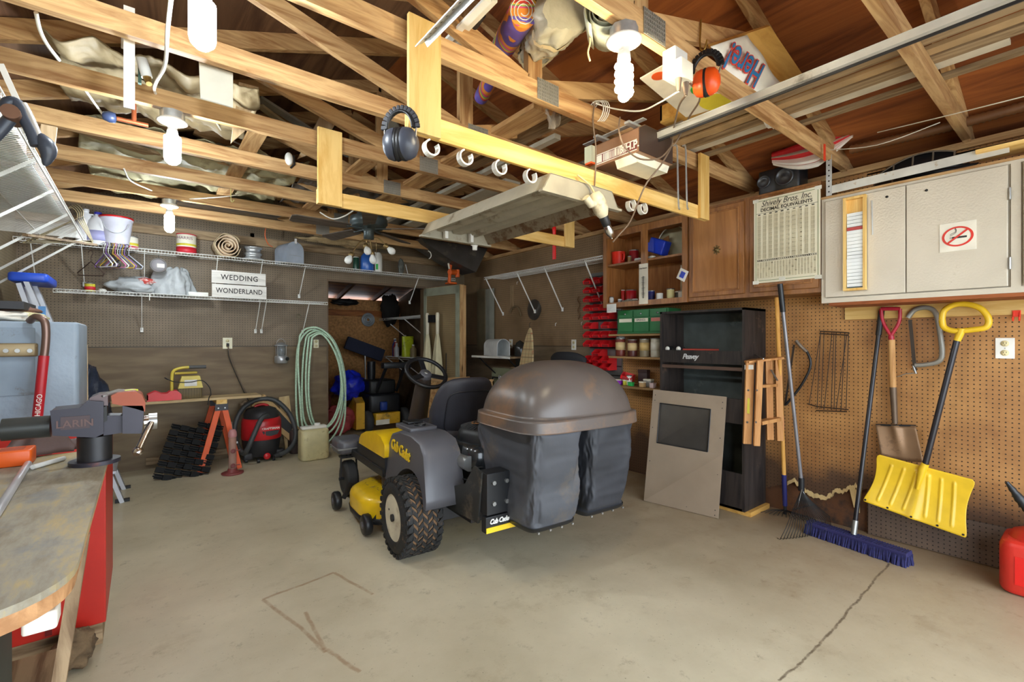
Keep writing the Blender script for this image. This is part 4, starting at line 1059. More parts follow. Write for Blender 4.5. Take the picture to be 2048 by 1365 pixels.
for x in (-.49, .49):
    wheel(x, 1.28, .145, .10, False, name='caster_wheel')
    b = B()
    for s in (-1, 1): b.bar((x+s*.068, 1.28, .14), (x+s*.06, 1.29, .33), .03, .008, up=(1, 0, 0))
    b.box((x-.07, 1.25, .315), (x+.07, 1.33, .33)); b.cyl((x, 1.29, .33), (x, 1.29, .37), .022); b.cyl((x-.08, 1.28, .145), (x+.08, 1.28, .145), .012)
    b.build('caster_fork', black_pl, mow)
    B().rbox((x-.115, 1.16, .36), (x+.115, 1.42, .48), .06, 5).build('caster_cap', gpl, mow)
    B().rbox((x-.118, 1.157, .40), (x+.118, 1.423, .415), .06, 5).build('caster_cap_band', M('pale_band', (120, 120, 118), .4), mow)
# frame
b = B()
for s in (-1, 1): b.bar((s*.26, -.42, .30), (s*.26, 1.05, .30), .05, .075); b.bar((s*.26, 1.05, .30), (s*.44, 1.28, .37), .05, .06)
b.bar((-.4, 1.28, .40), (.4, 1.28, .40), .06, .05); b.bar((-.35, 0, .228), (.35, 0, .228), .09, .09); b.box((-.3, -.1, .18), (.3, .2, .34)); b.bar((-.26, -.40, .31), (.26, -.40, .31), .05, .08)
b.build('chassis', dark_steel, mow, bevel=.004)
# cutting deck
def deck_pt(a, z, k=1.0):
    x = .63*math.cos(a); y = .62+.36*math.sin(a)
    if abs(math.cos(a)) > .7: x *= 1.0
    return Vector((x*k*(1+.14*math.sin(2*a)**2), .62+(y-.62)*k*(1+.14*math.sin(2*a)**2), z))
prof = [(1.0, .09), (1.0, .18), (.985, .205), (.94, .222), (.90, .228), (.55, .232), (.0, .234)]
b = B(); n = 44
vs = [deck_pt(2*PI*j/n, z, k) for k, z in prof for j in range(n)]
b.add(vs, [(i*n+j, i*n+(j+1) % n, (i+1)*n+(j+1) % n, (i+1)*n+j) for i in range(len(prof)-1) for j in range(n)], True)
b.build('cutting_deck', yel, mow)
b = B(); vs = [deck_pt(2*PI*j/n, z, k) for k, z in ((1.0, .06), (1.01, .1), (.99, .1)) for j in range(n)]
b.add(vs, [(i*n+j, i*n+(j+1) % n, (i+1)*n+(j+1) % n, (i+1)*n+j) for i in range(2) for j in range(n)], True); b.build('deck_skirt', black_pl, mow)
for x in (-.32, 0, .32):
    B().lathe([(.10, .228), (.10, .27), (.085, .29), (.05, .31), (.03, .34), (.001, .345)], (x*1.0, .66+(.06 if x == 0 else 0), 0), n=20).build('spindle_cover', gpl, mow)
grass = M('dry_clippings', (150, 120, 74), .95, var=.4, scale=30)
b = B(); rr = random.Random(2)
for i in range(260):
    a = rr.uniform(0, 6.28); k = rr.uniform(.3, .85); p = deck_pt(a, .238+rr.uniform(0, .006), k); t_ = rr.uniform(0, 6.28); d_ = Vector((math.cos(t_), math.sin(t_), rr.uniform(-.1, .3)))
    b.bar(p, p+d_*rr.uniform(.015, .03), .003, .0015)
b.build('grass_clippings', grass, mow, kind='stuff')
for (x, y) in ((-.645, .97), (-.60, .38), (.645, .97), (.60, .38)):
    w_ = B().lathe([(.03, -.028), (.06, -.026), (.068, -.015), (.068, .015), (.06, .026), (.03, .028)], (x-.02*(1 if x < 0 else -1), y, .075), (1, 0, 0), 24).build('deck_wheel', black_pl, mow)
    B().lathe([(.001, -.034), (.02, -.033), (.026, -.026)], (x-.02*(1 if x < 0 else -1), y, .075), (1, 0, 0), 14).build('hub_cap', gpl, w_)
    B().bar((x+.03*(1 if x < 0 else -1), y, .08), (x+.09*(1 if x < 0 else -1), y, .19), .02, .03).build('wheel_bracket', dark_steel, mow)
# fenders: a hollow moulding with an arch over each rear wheel
def fender(s):
    xo, xi = s*.465, s*.235
    arch = [(-.235+.0, .33)]+[( .0+.27*math.cos(a), .235+.27*math.sin(a)) for a in [PI*(.90-.80*i/12) for i in range(13)]]
    arch = [(.27*math.cos(a)+.01, .225+.27*math.sin(a)) for a in [PI*(.87-.79*i/14) for i in range(15)]]
    top = [(.42, .36), (.46, .46), (.44, .56), (.36, .66), (.2, .705), (.0, .71), (-.14, .685), (-.2, .62), (-.26, .38), (-.27, .33)]
    prof = arch+top
    n = len(prof); b = B()
    def ins(k, p):     # rounded shoulder: pull outline in near the outer face
        cy, cz = .08, .48
        return (cy+(p[0]-cy)*k, cz+(p[1]-cz)*k) if p[1] > .52 else p
    rings = []
    for x, k in ((xi, 1.0), (xi+(xo-xi)*.82, 1.0), (xi+(xo-xi)*.94, .985), (xo, .93)):
        rings.append([Vector((x+(.045*s*max(0, (.5-p[1])/.3) if k < 1 else 0), ins(k, p)[0], ins(k, p)[1])) for p in prof])
    vs = [v for r_ in rings for v in r_]
    fs = [(i*n+j, i*n+(j+1) % n, (i+1)*n+(j+1) % n, (i+1)*n+j) for i in range(3) for j in range(n)]
    if s > 0: fs = [f[::-1] for f in fs]
    b.add(vs, fs, True)
    # outer face fan between arch and top
    m_ = len(arch); o = rings[-1]; face = []
    A_ = o[:m_]; T_ = o[m_:][::-1]
    ta = [T_[round(i*(len(T_)-1)/(m_-1))] for i in range(m_)]
    b.add(A_+ta, [((i, i+1, m_+i+1, m_+i) if s > 0 else (m_+i, m_+i+1, i+1, i)) for i in range(m_-1)], True)
    o = rings[0]; A_ = o[:m_]; T_ = o[m_:][::-1]; ta = [T_[round(i*(len(T_)-1)/(m_-1))] for i in range(m_)]
    b.add(A_+ta, [((m_+i, m_+i+1, i+1, i) if s > 0 else (i, i+1, m_+i+1, m_+i)) for i in range(m_-1)], True)
    f = b.build('fender', gpl, mow)
    f.data.validate()
    return f
fl = fender(-1); fender(1)
lo = M('logo_yellow', (246, 204, 40), .4)
text('logo', 'Cub Cadet', .096, (-.472, .17, .585), (0, -1, -.10), (0, 0, 1), lo, fl, shear=.28, bold=.0022, space=.9, xs=.82, depth=.003)
# cup holder tray on the left fender top
B().rbox((-.44, .08, .70), (-.25, .34, .73), .04, 4).build('control_tray', gpl, mow)
B().lathe([(.036, .73), (.04, .742), (.034, .742), (.03, .725)], (-.34, .16, 0), n=20).build('cup_holder', black_pl, mow)
B().rbox((-.40, .22, .73), (-.29, .32, .748), .015, 3).build('control_lever', black_pl, mow)
# yellow body and footwell
prof = [(.38, .49), (.38, .58), (.46, .625), (.62, .635), (.78, .61), (.90, .57), (.95, .53), (.96, .49)]
for s in (-1, 1):
    b = B(); x0, x1 = s*.50, s*.20
    q = [(x0 if z > .5 else x0, y, z) for y, z in prof]
    b.prism([(x1, y, z) for y, z in prof], (x0-x1, 0, 0), True).build('body_panel', yel, mow, bevel=.015)
b = B(); b.box((-.5, .42, .35), (.5, 1.18, .405)); b.build('floor_pan', black_pl, mow, bevel=.006)
b = B(); b.box((-.49, .40, .36), (-.2, 1.04, .49)); b.box((.2, .40, .36), (.49, 1.04, .49)); b.box((-.3, .42, .40), (.3, .5, .62)); b.build('side_trim', dark_steel, mow)
# seat
seat_m = M('seat_vinyl', (52, 52, 60), .5, bump=.15, bscale=200)
def pad(c, ax, ay, az, hx, hy, hz, p=4.0):
    c, ax, ay, az = Vector(c), Vector(ax).normalized(), Vector(ay).normalized(), Vector(az).normalized()
    def sg(v, e): return math.copysign(abs(v)**e, v)
    def fn(u, v):
        a = 2*PI*u; e = PI*(v-.5)
        return c+ax*(hx*sg(math.cos(e), .45)*sg(math.cos(a), .5))+ay*(hy*sg(math.cos(e), .45)*sg(math.sin(a), .5))+az*(hz*sg(math.sin(e), .6))
    return fn
def seatback(u, v):
    a = 2*PI*u; e = PI*(v-.5)
    sg = lambda t, k: math.copysign(abs(t)**k, t)
    x = .245*sg(math.cos(e), .35)*sg(math.cos(a), .5); z = .235*sg(math.cos(e), .35)*sg(math.sin(a), .5); y = .05*sg(math.sin(e), .6)
    zz = z+.80; x *= 1-.16*max(0, z/.235)-.05*max(0, -z/.235)
    y2 = .24-.07*(z)/.235+.08*(x/.245)**2+y
    return (x+.05, y2, zz-.01)
B().grid(seatback, 40, 18, cu=True).build('seat_back', seat_m, mow)
B().grid(pad((.05, .47, .62), (1, 0, 0), (0, 1, .06), (0, -.06, 1), .25, .24, .065), 36, 14, cu=True).build('seat_cushion', seat_m, mow)
pip = [Vector((.17*math.copysign(abs(math.cos(a))**.4, math.cos(a)), .185-.02*math.sin(a)-.0, .79+.15*math.copysign(abs(math.sin(a))**.4, math.sin(a)))) for a in [2*PI*i/40 for i in range(40)]]
pip = [Vector((p.x+.05, .24-.07*(p.z-.80)/.235+.08*(p.x/.245)**2-.051, p.z-.01)) for p in pip]
B().tube(pip, .005, 6, closed=True).build('seat_piping', M('seat_welt', (36, 36, 42), .5), mow)
B().box((-.16, .3, .45), (.16, .62, .56)).build('seat_mount', black_pl, mow)
# steering column and wheel
sc0, sc1 = Vector((-.01, 1.06, .40)), Vector((.0, .86, .985))
B().tube(smoothpts([sc0, sc0.lerp(sc1, .5), sc1], 4), [.10, .095, .088, .08, .075, .072, .068, .062, .055], 14).build('steering_column', M('column_plastic', (58, 50, 46), .45), mow)
n_ = Vector((.05, -.62, .72)).normalized(); c0 = sc1+n_*.05; ax = Vector((1, 0, 0)); ax = (ax-n_*ax.dot(n_)).normalized(); ay = n_.cross(ax)
sw = B().tube([c0+ax*.165*math.cos(2*PI*i/40)+ay*.165*math.sin(2*PI*i/40) for i in range(40)], .0165, 10, closed=True).build('steering_wheel', black_pl, mow)
b = B()
for a in (math.radians(90), math.radians(205), math.radians(-25)):
    e = c0+ax*.155*math.cos(a)+ay*.155*math.sin(a); b.bar(c0-n_*.02, e, .045, .012, up=n_)
b.build('spokes', black_pl, sw, bevel=.004)
b = B(); b.lathe([(.055, -.045), (.05, -.01), (.04, .0), (.001, .003)], c0, n_, 20); b.build('horn_cap', gpl, sw)
B().lathe([(.018, .003), (.018, .006), (.001, .007)], c0, n_, 14).build('badge', steel, sw)
lan = M('purple_cord', (94, 84, 200), .5)
k_ = [sc0.lerp(sc1, .18)+Vector((.115*math.cos(a), .115*math.sin(a)*.9, .015*math.sin(a*2))) for a in [2*PI*i/20 for i in range(20)]]
B().tube(k_, .005, 6, closed=True).build('lanyard', lan, mow)
# engine
eng = B(); eng.box((-.2, -.36, .36), (.2, .08, .50)); eng.build('engine_block', M('engine_alloy', (120, 122, 122), .4, .7, dirt_or_light=(70, 66, 60), dmin=.52), mow, bevel=.01)
eh = B().rbox((-.23, -.34, .48), (.23, .09, .66), .09, 6).build('engine_shroud', M('gloss_black', (34, 36, 38), .22, coat=.4), mow)
B().lathe([(.19, .655), (.185, .70), (.165, .735), (.12, .75), (.001, .752)], (0, -.12, 0), n=32).build('engine_screen', black_pl, mow)
b = B()
for i in range(36):
    a = 2*PI*i/36; b.bar((.1*math.cos(a), -.12+.1*math.sin(a), .753), (.168*math.cos(a), -.12+.168*math.sin(a), .737), .006, .004)
b.build('screen_fins', M('fin_grey', (70, 72, 74), .5), mow)
b = B(); rr = random.Random(8)
for i in range(46):
    a = rr.uniform(0, 6.28); r_ = rr.uniform(0, .085); p = Vector((-.02+r_*math.cos(a), -.12+r_*math.sin(a), .757+rr.uniform(0, .008))); q = rr.uniform(0, 6.28); w_ = rr.uniform(.008, .016)
    d1 = Vector((math.cos(q), math.sin(q), rr.uniform(-.3, .5)))*w_; d2 = Vector((-math.sin(q), math.cos(q), rr.uniform(-.2, .4)))*w_*.6
    b.add([p-d1, p+d2, p+d1, p-d2], [(0, 1, 2, 3)])
b.build('dry_leaves', M('tan_leaves', (186, 138, 86), .8, var=.4, scale=50), mow, kind='stuff', solid=.001)
b = B()
b.cyl((-.22, -.30, .56), (-.22, -.16, .56), .045); b.tube(smoothpts([(-.22, -.3, .44), (-.27, -.36, .40), (-.15, -.42, .42), (.1, -.42, .44)], 5), .022, 10); b.cyl((-.12, -.40, .40), (.15, -.40, .40), .06)
b.build('muffler', steel, mow)
cbl = B(); cbl.tube(smoothpts([(-.26, .0, .5), (-.24, -.2, .46), (-.2, -.38, .48), (0, -.42, .5)], 5), .006, 6); cbl.tube(smoothpts([(-.25, -.05, .6), (-.25, -.2, .53), (-.18, -.37, .55)], 5), .004, 6); cbl.build('engine_hoses', cable_k, mow)
# hitch with bracket and badge plate
hm = M('dusty_black_steel', (66, 66, 64), .5, .5, dirt_or_light=(120, 110, 96), dmin=.56)
B().prism([(-.30, -.18, .28), (-.30, -.52, .30), (-.30, -.56, .58), (-.30, -.48, .60), (-.30, -.38, .48), (-.30, -.16, .40)], (.012, 0, 0)).build('hitch_arm', hm, mow)
B().prism([(.30, -.18, .28), (.30, -.52, .30), (.30, -.56, .58), (.30, -.48, .60), (.30, -.38, .48), (.30, -.16, .40)], (.012, 0, 0)).build('hitch_arm', hm, mow)
b = B(); b.box((-.29, -.60, .36), (.29, -.50, .58)); b.build('hitch_plate', black_pl, mow, bevel=.004)
bp = B(); bp.box((-.30, -.605, .27), (.32, -.56, .355)); bp.build('bumper_plate', black_pl, mow, bevel=.003)
b = B(); b.box((-.298, -.609, .272), (.318, -.604, .30)); b.build('yellow_stripe', lo, mow)
text('logo', 'Cub Cadet', .036, (-.215, -.608, .328), (1, 0, 0), (0, 0, 1), M('logo_white', (240, 240, 236), .4), mow, shear=.28, bold=.0012, space=.9, xs=.88, depth=.002)
b = B()
for z in (.42, .53):
    for x in (-.25, -.17): b.cyl((x, -.60, z), (x, -.612, z), .012, n=6)
b.build('bolts', steel, mow)
# bagger: tapered mesh bags under a domed cover
BX0, BX1, BY0, BY1, RZ0 = -.19, .61, -.88, -.26, .822
q = M('bagger_plastic', (92, 84, 80), .34, var=.14, scale=3, dirt_or_light=(122, 96, 76), dscale=2.2, dmin=.5)
def cover(u, v):
    a = 2*PI*u
    sg = lambda t, k: math.copysign(abs(t)**k, t)
    kx = .42 if v < .25 else .42+.45*(v-.25)/.75
    if v < .06: s, z = 1.06, RZ0-.01+.0*v
    elif v < .22: s, z = 1.06-.01*(v-.06)/.16, RZ0+.055*(v-.06)/.16
    elif v < .28: s, z = .99, RZ0+.058
    else:
        w_ = (v-.28)/.72; e = w_*PI/2; s = .985*math.cos(e)**.74; z = RZ0+.06+.285*math.sin(e)**1.0
    cx, cy = (BX0+BX1)/2, (BY0+BY1)/2; hx, hy = (BX1-BX0)/2, (BY1-BY0)/2
    return (cx+hx*s*sg(math.cos(a), kx), cy+hy*s*sg(math.sin(a), kx), z)
b = B().grid(cover, 72, 34, cu=True)
b.build('bagger_cover', q, mow)
B().box((BX0+.06, BY0+.06, RZ0+.0), (BX1-.06, BY1-.06, RZ0+.03)).build('bag_frame', black_pl, mow)
bagm = M('grass_bag_fabric', (74, 76, 82), .62, var=.22, scale=3.5, dirt_or_light=(96, 88, 80), dscale=3, dmin=.55, bump=.25, bscale=10)
bagk = M('grass_bag_dark', (46, 48, 54), .6, var=.2, bump=.25, bscale=10)
for x0, x1, mt, y0_, sd in ((BX0+.015, BX0+.365, bagm, BY0+.012, 1), (BX0+.40, BX1-.03, bagk, BY0+.03, 5)):
    rr = random.Random(sd); ph = [rr.uniform(0, 6) for _ in range(5)]; y1_ = BY1-.04; zb_ = .285
    def bag(u, v):
        a = 2*PI*u; sg = lambda t, k: math.copysign(abs(t)**k, t)
        z = RZ0+.01-(RZ0-zb_)*v; tp = 1-.12*v-(.05 if v > .97 else 0)
        wob = .007*math.sin(3*a+ph[0]+4*v)+.004*math.sin(9*v+ph[1]+3*a)+.010*math.sin(PI*v)*math.sin(2*a+ph[2])
        wob += .018*noise.noise(Vector((math.cos(a)*2.2, math.sin(a)*2.2, v*4+sd)))-.010*abs(noise.noise(Vector((math.cos(a)*5, math.sin(a)*5, v*9+sd))))
        if v > .93 or v < .05: wob = 0
        hx, hy = (x1-x0)/2*tp+wob, (y1_-y0_)/2*tp+wob
        return ((x0+x1)/2+hx*sg(math.cos(a), .27), (y0_+y1_)/2+.03*v+hy*sg(math.sin(a), .27), z)
    bb = B().grid(bag, 112, 60, cu=True); bb.add([bag(j/112, 1) for j in range(112)], [tuple(range(112))[::-1]])
    g_ = bb.build('grass_bag', mt, mow)
    B().grid(lambda u, v: Vector(bag(u, .945+v*.05))+Vector(((bag(u, .95)[0]-(x0+x1)/2)*.02, (bag(u, .95)[1]-(y0_+y1_)/2-.03)*.02, 0)), 56, 3, cu=True).build('bottom_binding', black_pl, g_)
    b = B()
    for i in range(4):
        xx = x0+.06+i*(x1-x0-.12)/3; yq = min(bag(j/56, .965)[1] for j in range(56)); b.cyl((xx, yq-.003, zb_+.018), (xx, yq-.012, zb_+.018), .006, n=8)
    b.build('rivets', steel, g_)
b = B(); b.bar((.06, -.50, .55), (.06, -.5, .82), .03, .03, up=(0, 1, 0)); b.build('bagger_post', hm, mow)
# chute up to the cover on the right
B().tube(smoothpts([(.58, .7, .18), (.62, .2, .38), (.60, -.15, .62), (.5, -.35, .86)], 6), .08, 14).build('grass_chute', black_pl, mow)
# ================================================================ BACK WALL SHELVES AND GOODS
def wire_shelf(name, label, p, ax, out, length, depth, brackets, drop=.30, lip=.028, wires=None, group=None, step=.0254):
    """p: wall-side start corner; ax: along the wall; out: away from the wall"""
    p, ax, out = Vector(p), Vector(ax), Vector(out); up = Vector((0, 0, 1))
    t = thing(name, label, 'shelf', tuple(p+out*depth/2+ax*length/2), group=group)
    b = B()
    f = p+out*depth
    for c, r in ((f, .0035), (f-up*lip, .0035), (p, .003), (p+out*depth*.5-up*.004, .003)): b.tube([c, c+ax*length], r, 6)
    b.build('rail', white_wire, t)
    b = B(); n = int(length/step)
    for i in range(n+1):
        c = p+ax*(i*length/n)
        b.tube([c, c+out*depth, c+out*depth-up*lip], .0017, 4, cap=False)
    b.build('wire_deck', white_wire, t)
    for s in brackets:
        c = p+ax*s
        b = B(); b.bar(c+out*(depth-.01)-up*.012, c+out*.012-up*drop, .014, .006, up=ax); b.obox(c+out*.008-up*drop, ax*.012, out*.006, up*.022)
        b.build('bracket', white_wire, t)
    return t
ZU, ZL = 2.15, 1.73
wire_shelf('wire_shelf', 'upper white wire shelf running the length of the back wall', (-.84, YB-.012, ZU), (1, 0, 0), (0, -1, 0), 4.27, .30, [.10, .42, .86, 1.45, 1.86, 2.30, 3.72], .34)
wire_shelf('wire_shelf', 'lower white wire shelf on the back wall ending at the shed doorway', (-.60, YB-.012, ZL), (1, 0, 0), (0, -1, 0), 2.30, .30, [.60, 1.60, 1.66, 2.10], .34)
sh = lambda px, py, z, y=5.75: W(px, py, Y=y)
ys = 5.78
def on(px, z, y=ys):
    q = W(px, 600, Y=y); return Vector((q.x, y, z+.004))
def can(px, z, r, h, label, body, lid=None, band=None, name='paint_can', cat='can', y=ys, pz=None, bands=()):
    c = pz if pz is not None else on(px, z, y)
    t = thing(name, label, cat, tuple(c))
    B().lathe([(r*.97, 0), (r, .004), (r, h-.006), (r*.97, h-.004), (r*.9, h-.006)], c, n=24).build('body', body, t)
    B().lathe([(r*.95, h-.008), (r*1.02, h-.004), (r*1.02, h+.004), (r*.85, h+.004), (.001, h+.002)], c, n=24).build('lid', lid or steel, t)
    for z0, z1, m_ in bands: B().lathe([(r+.0006, h*z0), (r+.0012, h*z0), (r+.0012, h*z1), (r+.0006, h*z1)], c, n=24).build('label_band', m_, t)
    return t
cream_l = M('cream_label', (232, 226, 206), .5); red_l = M('red_label', (196, 36, 50), .5); yel_l = M('yellow_label', (214, 200, 60), .5)
can(263, ZU, .052, .12, 'small white and yellow can on the upper shelf beside the bucket', cream_l, bands=((.3, .5, yel_l), (.05, .25, red_l)))
c = can(373, ZU, .085, .20, 'larger cream can with red and yellow label alone on the upper shelf', cream_l, lid=red_l, bands=((.42, .52, yel_l), (.02, .36, red_l)))
text('lettering', 'HARRIS', .04, on(373, ZU)+Vector((-.02, -.089, .155)), (1, 0, 0), (0, 0, 1), M('purple_ink', (120, 70, 90), .5), c)
can(180, ZL, .038, .075, 'small yellow red can on the lower wire shelf at left', yel_l, bands=((.2, .6, red_l),), name='food_can')
# bucket
c = on(233, ZU, 5.70); t = thing('plastic_bucket', 'tall white plastic bucket with red rim on the upper shelf', 'bucket', tuple(c))
B().lathe([(.085, 0), (.09, .01), (.118, .24), (.124, .245), (.124, .258), (.112, .258), (.083, .02), (.001, .018)], c, n=28).build('pail', M('milky_bucket', (222, 222, 236), .35), t)
B().lathe([(.112, .258), (.128, .258), (.128, .272), (.112, .272)], c, n=28).build('rim', red_pl, t)
B().tube(arc(c+Vector((0, -.12, .2)), .09, PI, 2*PI, (1, 0, 0), (0, 0, 1), 12), .003, 5).build('handle', galv, t)
# jugs
def jug(c, h, r, mat, capm, label, name='plastic_jug', band=None, ang=0):
    t = thing(name, label, 'jug', tuple(c)); ca, sa = math.cos(ang), math.sin(ang)
    B().lathe([(r*.9, 0), (r, .012), (r, h*.58), (r*.85, h*.72), (r*.45, h*.86), (r*.28, h*.9), (r*.28, h*.95)], c, n=24, sx=1, sy=.8).build('body', mat, t)
    B().lathe([(r*.33, h*.93), (r*.33, h), (.001, h)], c, n=16).build('cap', capm, t)
    B().tube(smoothpts([c+Vector((ca*r*.3, sa*r*.3, h*.86)), c+Vector((ca*r*.8, sa*r*.8, h*.84)), c+Vector((ca*r*1.0, sa*r*1.0, h*.66)), c+Vector((ca*r*.9, sa*r*.9, h*.5))], 4), r*.12, 8).build('handle', mat, t)
    if band: B().lathe([(r+.001, h*.12), (r+.0016, h*.12), (r+.0016, h*.42), (r+.001, h*.42)], c, n=24, sx=1, sy=.8).build('label_band', band, t)
    return t
milk = M('milky_plastic', (226, 226, 228), .35); bluecap = M('blue_cap', (60, 60, 170), .4)
jug(on(196, ZU, 5.7)+Vector((0, 0, 0)), .30, .085, milk, bluecap, 'white jug with a blue cap on the upper shelf left of the bucket', band=M('lilac_label', (170, 170, 214), .5))
jug(on(172, ZU, 5.72), .32, .07, milk, milk, 'plain white jug half behind the wire hangers on the upper shelf')
# rolled rug
c = on(453, ZU, 5.75); t = thing('rolled_rug', 'rolled pinkish burlap rug seen end on, on the upper shelf', 'rug', tuple(c)); c = c+Vector((0, 0, .115))
rug = M('rug_roll', (178, 160, 128), .9, var=.25, scale=16, bump=.4); rin = M('rug_inner', (206, 184, 156), .9, bump=.4)
sp = [((.012+.0032*i/2.6*1.0)*(1+.05*math.sin(i*.9))*math.cos(i*.28), (.012+.0032*i/2.6)*(1+.05*math.cos(i*.7))*math.sin(i*.28)) for i in range(86)]
b = B(); n = len(sp)
b.add([c+Vector((x, -.14, z)) for x, z in sp]+[c+Vector((x, .14, z)) for x, z in sp], [(i, i+1, n+i+1, n+i) for i in range(n-1)], True); b.build('rug_layers', rin, t, solid=.007)
B().grid(lambda u, v: c+Vector(((.118+.006*math.sin(u*31))*math.cos(PI*.15+2*PI*u*.9), -.138+.276*v, (.118+.006*math.sin(u*31))*math.sin(PI*.15+2*PI*u*.9))), 40, 4).build('outer_layer', rug, t, solid=.006)
# steel wheel rim / spool
c = on(506, ZU, 5.74); t = thing('steel_spool', 'shiny steel hub on the upper shelf between the rug and the mailbox', 'spool', tuple(c))
B().lathe([(.05, 0), (.11, .004), (.115, .012), (.075, .03), (.072, .05), (.085, .06), (.085, .075), (.072, .085), (.072, .12), (.09, .13), (.09, .14), (.06, .145), (.06, .13), (.001, .13)], c, n=32).build('hub', galv, t)
B().lathe([(.072, .055), (.0735, .055), (.0735, .085), (.072, .085)], c, n=32).build('blue_band', M('blue_grey_band', (80, 98, 120), .4, .5), t)
# mailboxes
def mailbox(c, w, h, ln, ax, label, mat, open_door=False, up=Vector((0, 0, 1))):
    """c: base centre; ax: direction the door faces"""
    ax = Vector(ax).normalized(); sv = ax.cross(up).normalized(); t = thing('mailbox', label, 'mailbox', tuple(c))
    def outl(k, off): return [c+ax*off+sv*(-w/2*k)+up*.002]+[c+ax*off+sv*(w/2*k*-math.cos(a))+up*((h-w/2)+w/2*k*math.sin(a)) for a in [PI*i/16 for i in range(17)]]+[c+ax*off+sv*(w/2*k)+up*.002]
    A_ = outl(1, -ln/2); Z_ = outl(1, ln/2); n = len(A_)
    b = B(); b.add(A_+Z_, [(i, i+1, n+i+1, n+i) for i in range(n-1)]+[(0, n, 2*n-1, n-1)], False); b.add(A_, [tuple(range(n))])
    b.build('shell', mat, t, solid=.004)
    if open_door:
        o = c+ax*(ln/2); D_ = [o+ax*(h*.02)+sv*(-w/2)]+[o+sv*(w/2*-math.cos(a))+ax*((h-w/2)*.95+w/2*math.sin(a))-up*(.02) for a in [PI*i/16 for i in range(17)]]+[o+ax*(h*.02)+sv*(w/2)]
        B().prism(D_, up*.004).build('door', mat, t)
    else:
        d = B().prism(outl(1.04, ln/2+.001), ax*.006).build('door', mat, t, bevel=.002)
        B().box(*[tuple(v) for v in (c+ax*(ln/2+.008)-sv*.012+up*(h-.02), c+ax*(ln/2+.02)+sv*.012+up*(h+.035))]).build('latch', M('latch_white', (210, 204, 200), .4), t)
        B().bar(c+ax*(ln/2+.007)-sv*w*.35+up*h*.35, c+ax*(ln/2+.007)+sv*w*.35+up*h*.35, .003, .003).build('door_crease', steel, t)
    return t
mb = M('pale_blue_enamel', (172, 182, 196), .4, .2); mw = M('white_enamel', (222, 224, 222), .35)
mailbox(on(578, ZU, 5.77)+Vector((0, 0, .002)), .19, .235, .27, (.25, -1, 0), 'pale blue grey mailbox on the upper shelf above the doorway end', mb)
# bottles behind the fan bulbs
blue_liq = M('blue_bottle', (54, 104, 190), .25)
jug(on(734, ZU, 5.76), .27, .085, blue_liq, white_pl, 'blue bottle on the upper shelf behind the fan lights', name='blue_bottle')
t = can(712, ZU, .036, .16, 'dark green bottle with a white cap on the upper shelf', M('dark_green_bottle', (26, 66, 50), .3), lid=white_pl, name='green_bottle', y=5.74)
t['category'] = 'bottle'
c = on(757, ZU, 5.73); t = thing('spray_bottle', 'tall white bottle with green corner label on the upper shelf', 'bottle', tuple(c))
B().lathe([(.045, 0), (.048, .01), (.048, .2), (.042, .225), (.028, .25), (.001, .256)], c, n=20, sy=.7).build('body', white_pl, t)
B().bar(c+Vector((-.02, -.0, .235)), c+Vector((-.075, -.0, .245)), .02, .02).build('nozzle', white_pl, t)
B().box(c+Vector((-.046, -.036, .03)), c+Vector((-.02, -.028, .1))).build('label_patch', M('green_label', (70, 190, 90), .5), t)
# glove / tool hanging on the shelf right of the bottles
c = on(802, ZU, 5.66); lump('work_glove', c+Vector((0, 0, .09)), (.035, .05, .10), M('grey_glove', (96, 98, 92), .8, var=.4, scale=20), 'dark crumpled work glove on the upper shelf right of the bottles', 'glove', 6)
B().cyl(c+Vector((.05, -.03, .12)), c+Vector((.085, -.03, -.01)), .006).build('screwdriver', steel, None, 'thin steel rod tool beside the glove on the upper shelf', 'tool')
# orange tool (angle clamp) on the far end
c = W(930, 560, Y=5.3); c = Vector((3.22, 5.38, 2.035)); t = thing('orange_clamp', 'orange power tool stand sitting on top of the open shed door', 'tool', tuple(c))
om = M('orange_paint', (222, 96, 30), .45, dirt_or_light=(120, 60, 30), dmin=.62)
B().rbox(c+Vector((-.06, -.06, -.0)), c+Vector((.06, .06, .02)), .01).build('foot', om, t)
B().cyl(c+Vector((-.03, 0, .02)), c+Vector((0.0, 0, .33)), .022).build('column', om, t)
B().cyl(c+Vector((-.05, -.05, .15)), c+Vector((.11, .02, .17)), .036).build('barrel', om, t)
B().cyl(c+Vector((.10, 0, .10)), c+Vector((.10, 0, .2)), .03).build('head', om, t)
B().cyl(c+Vector((-.07, -.05, .26)), c+Vector((-.04, -.02, .2)), .012).build('grip', cream_l, t)
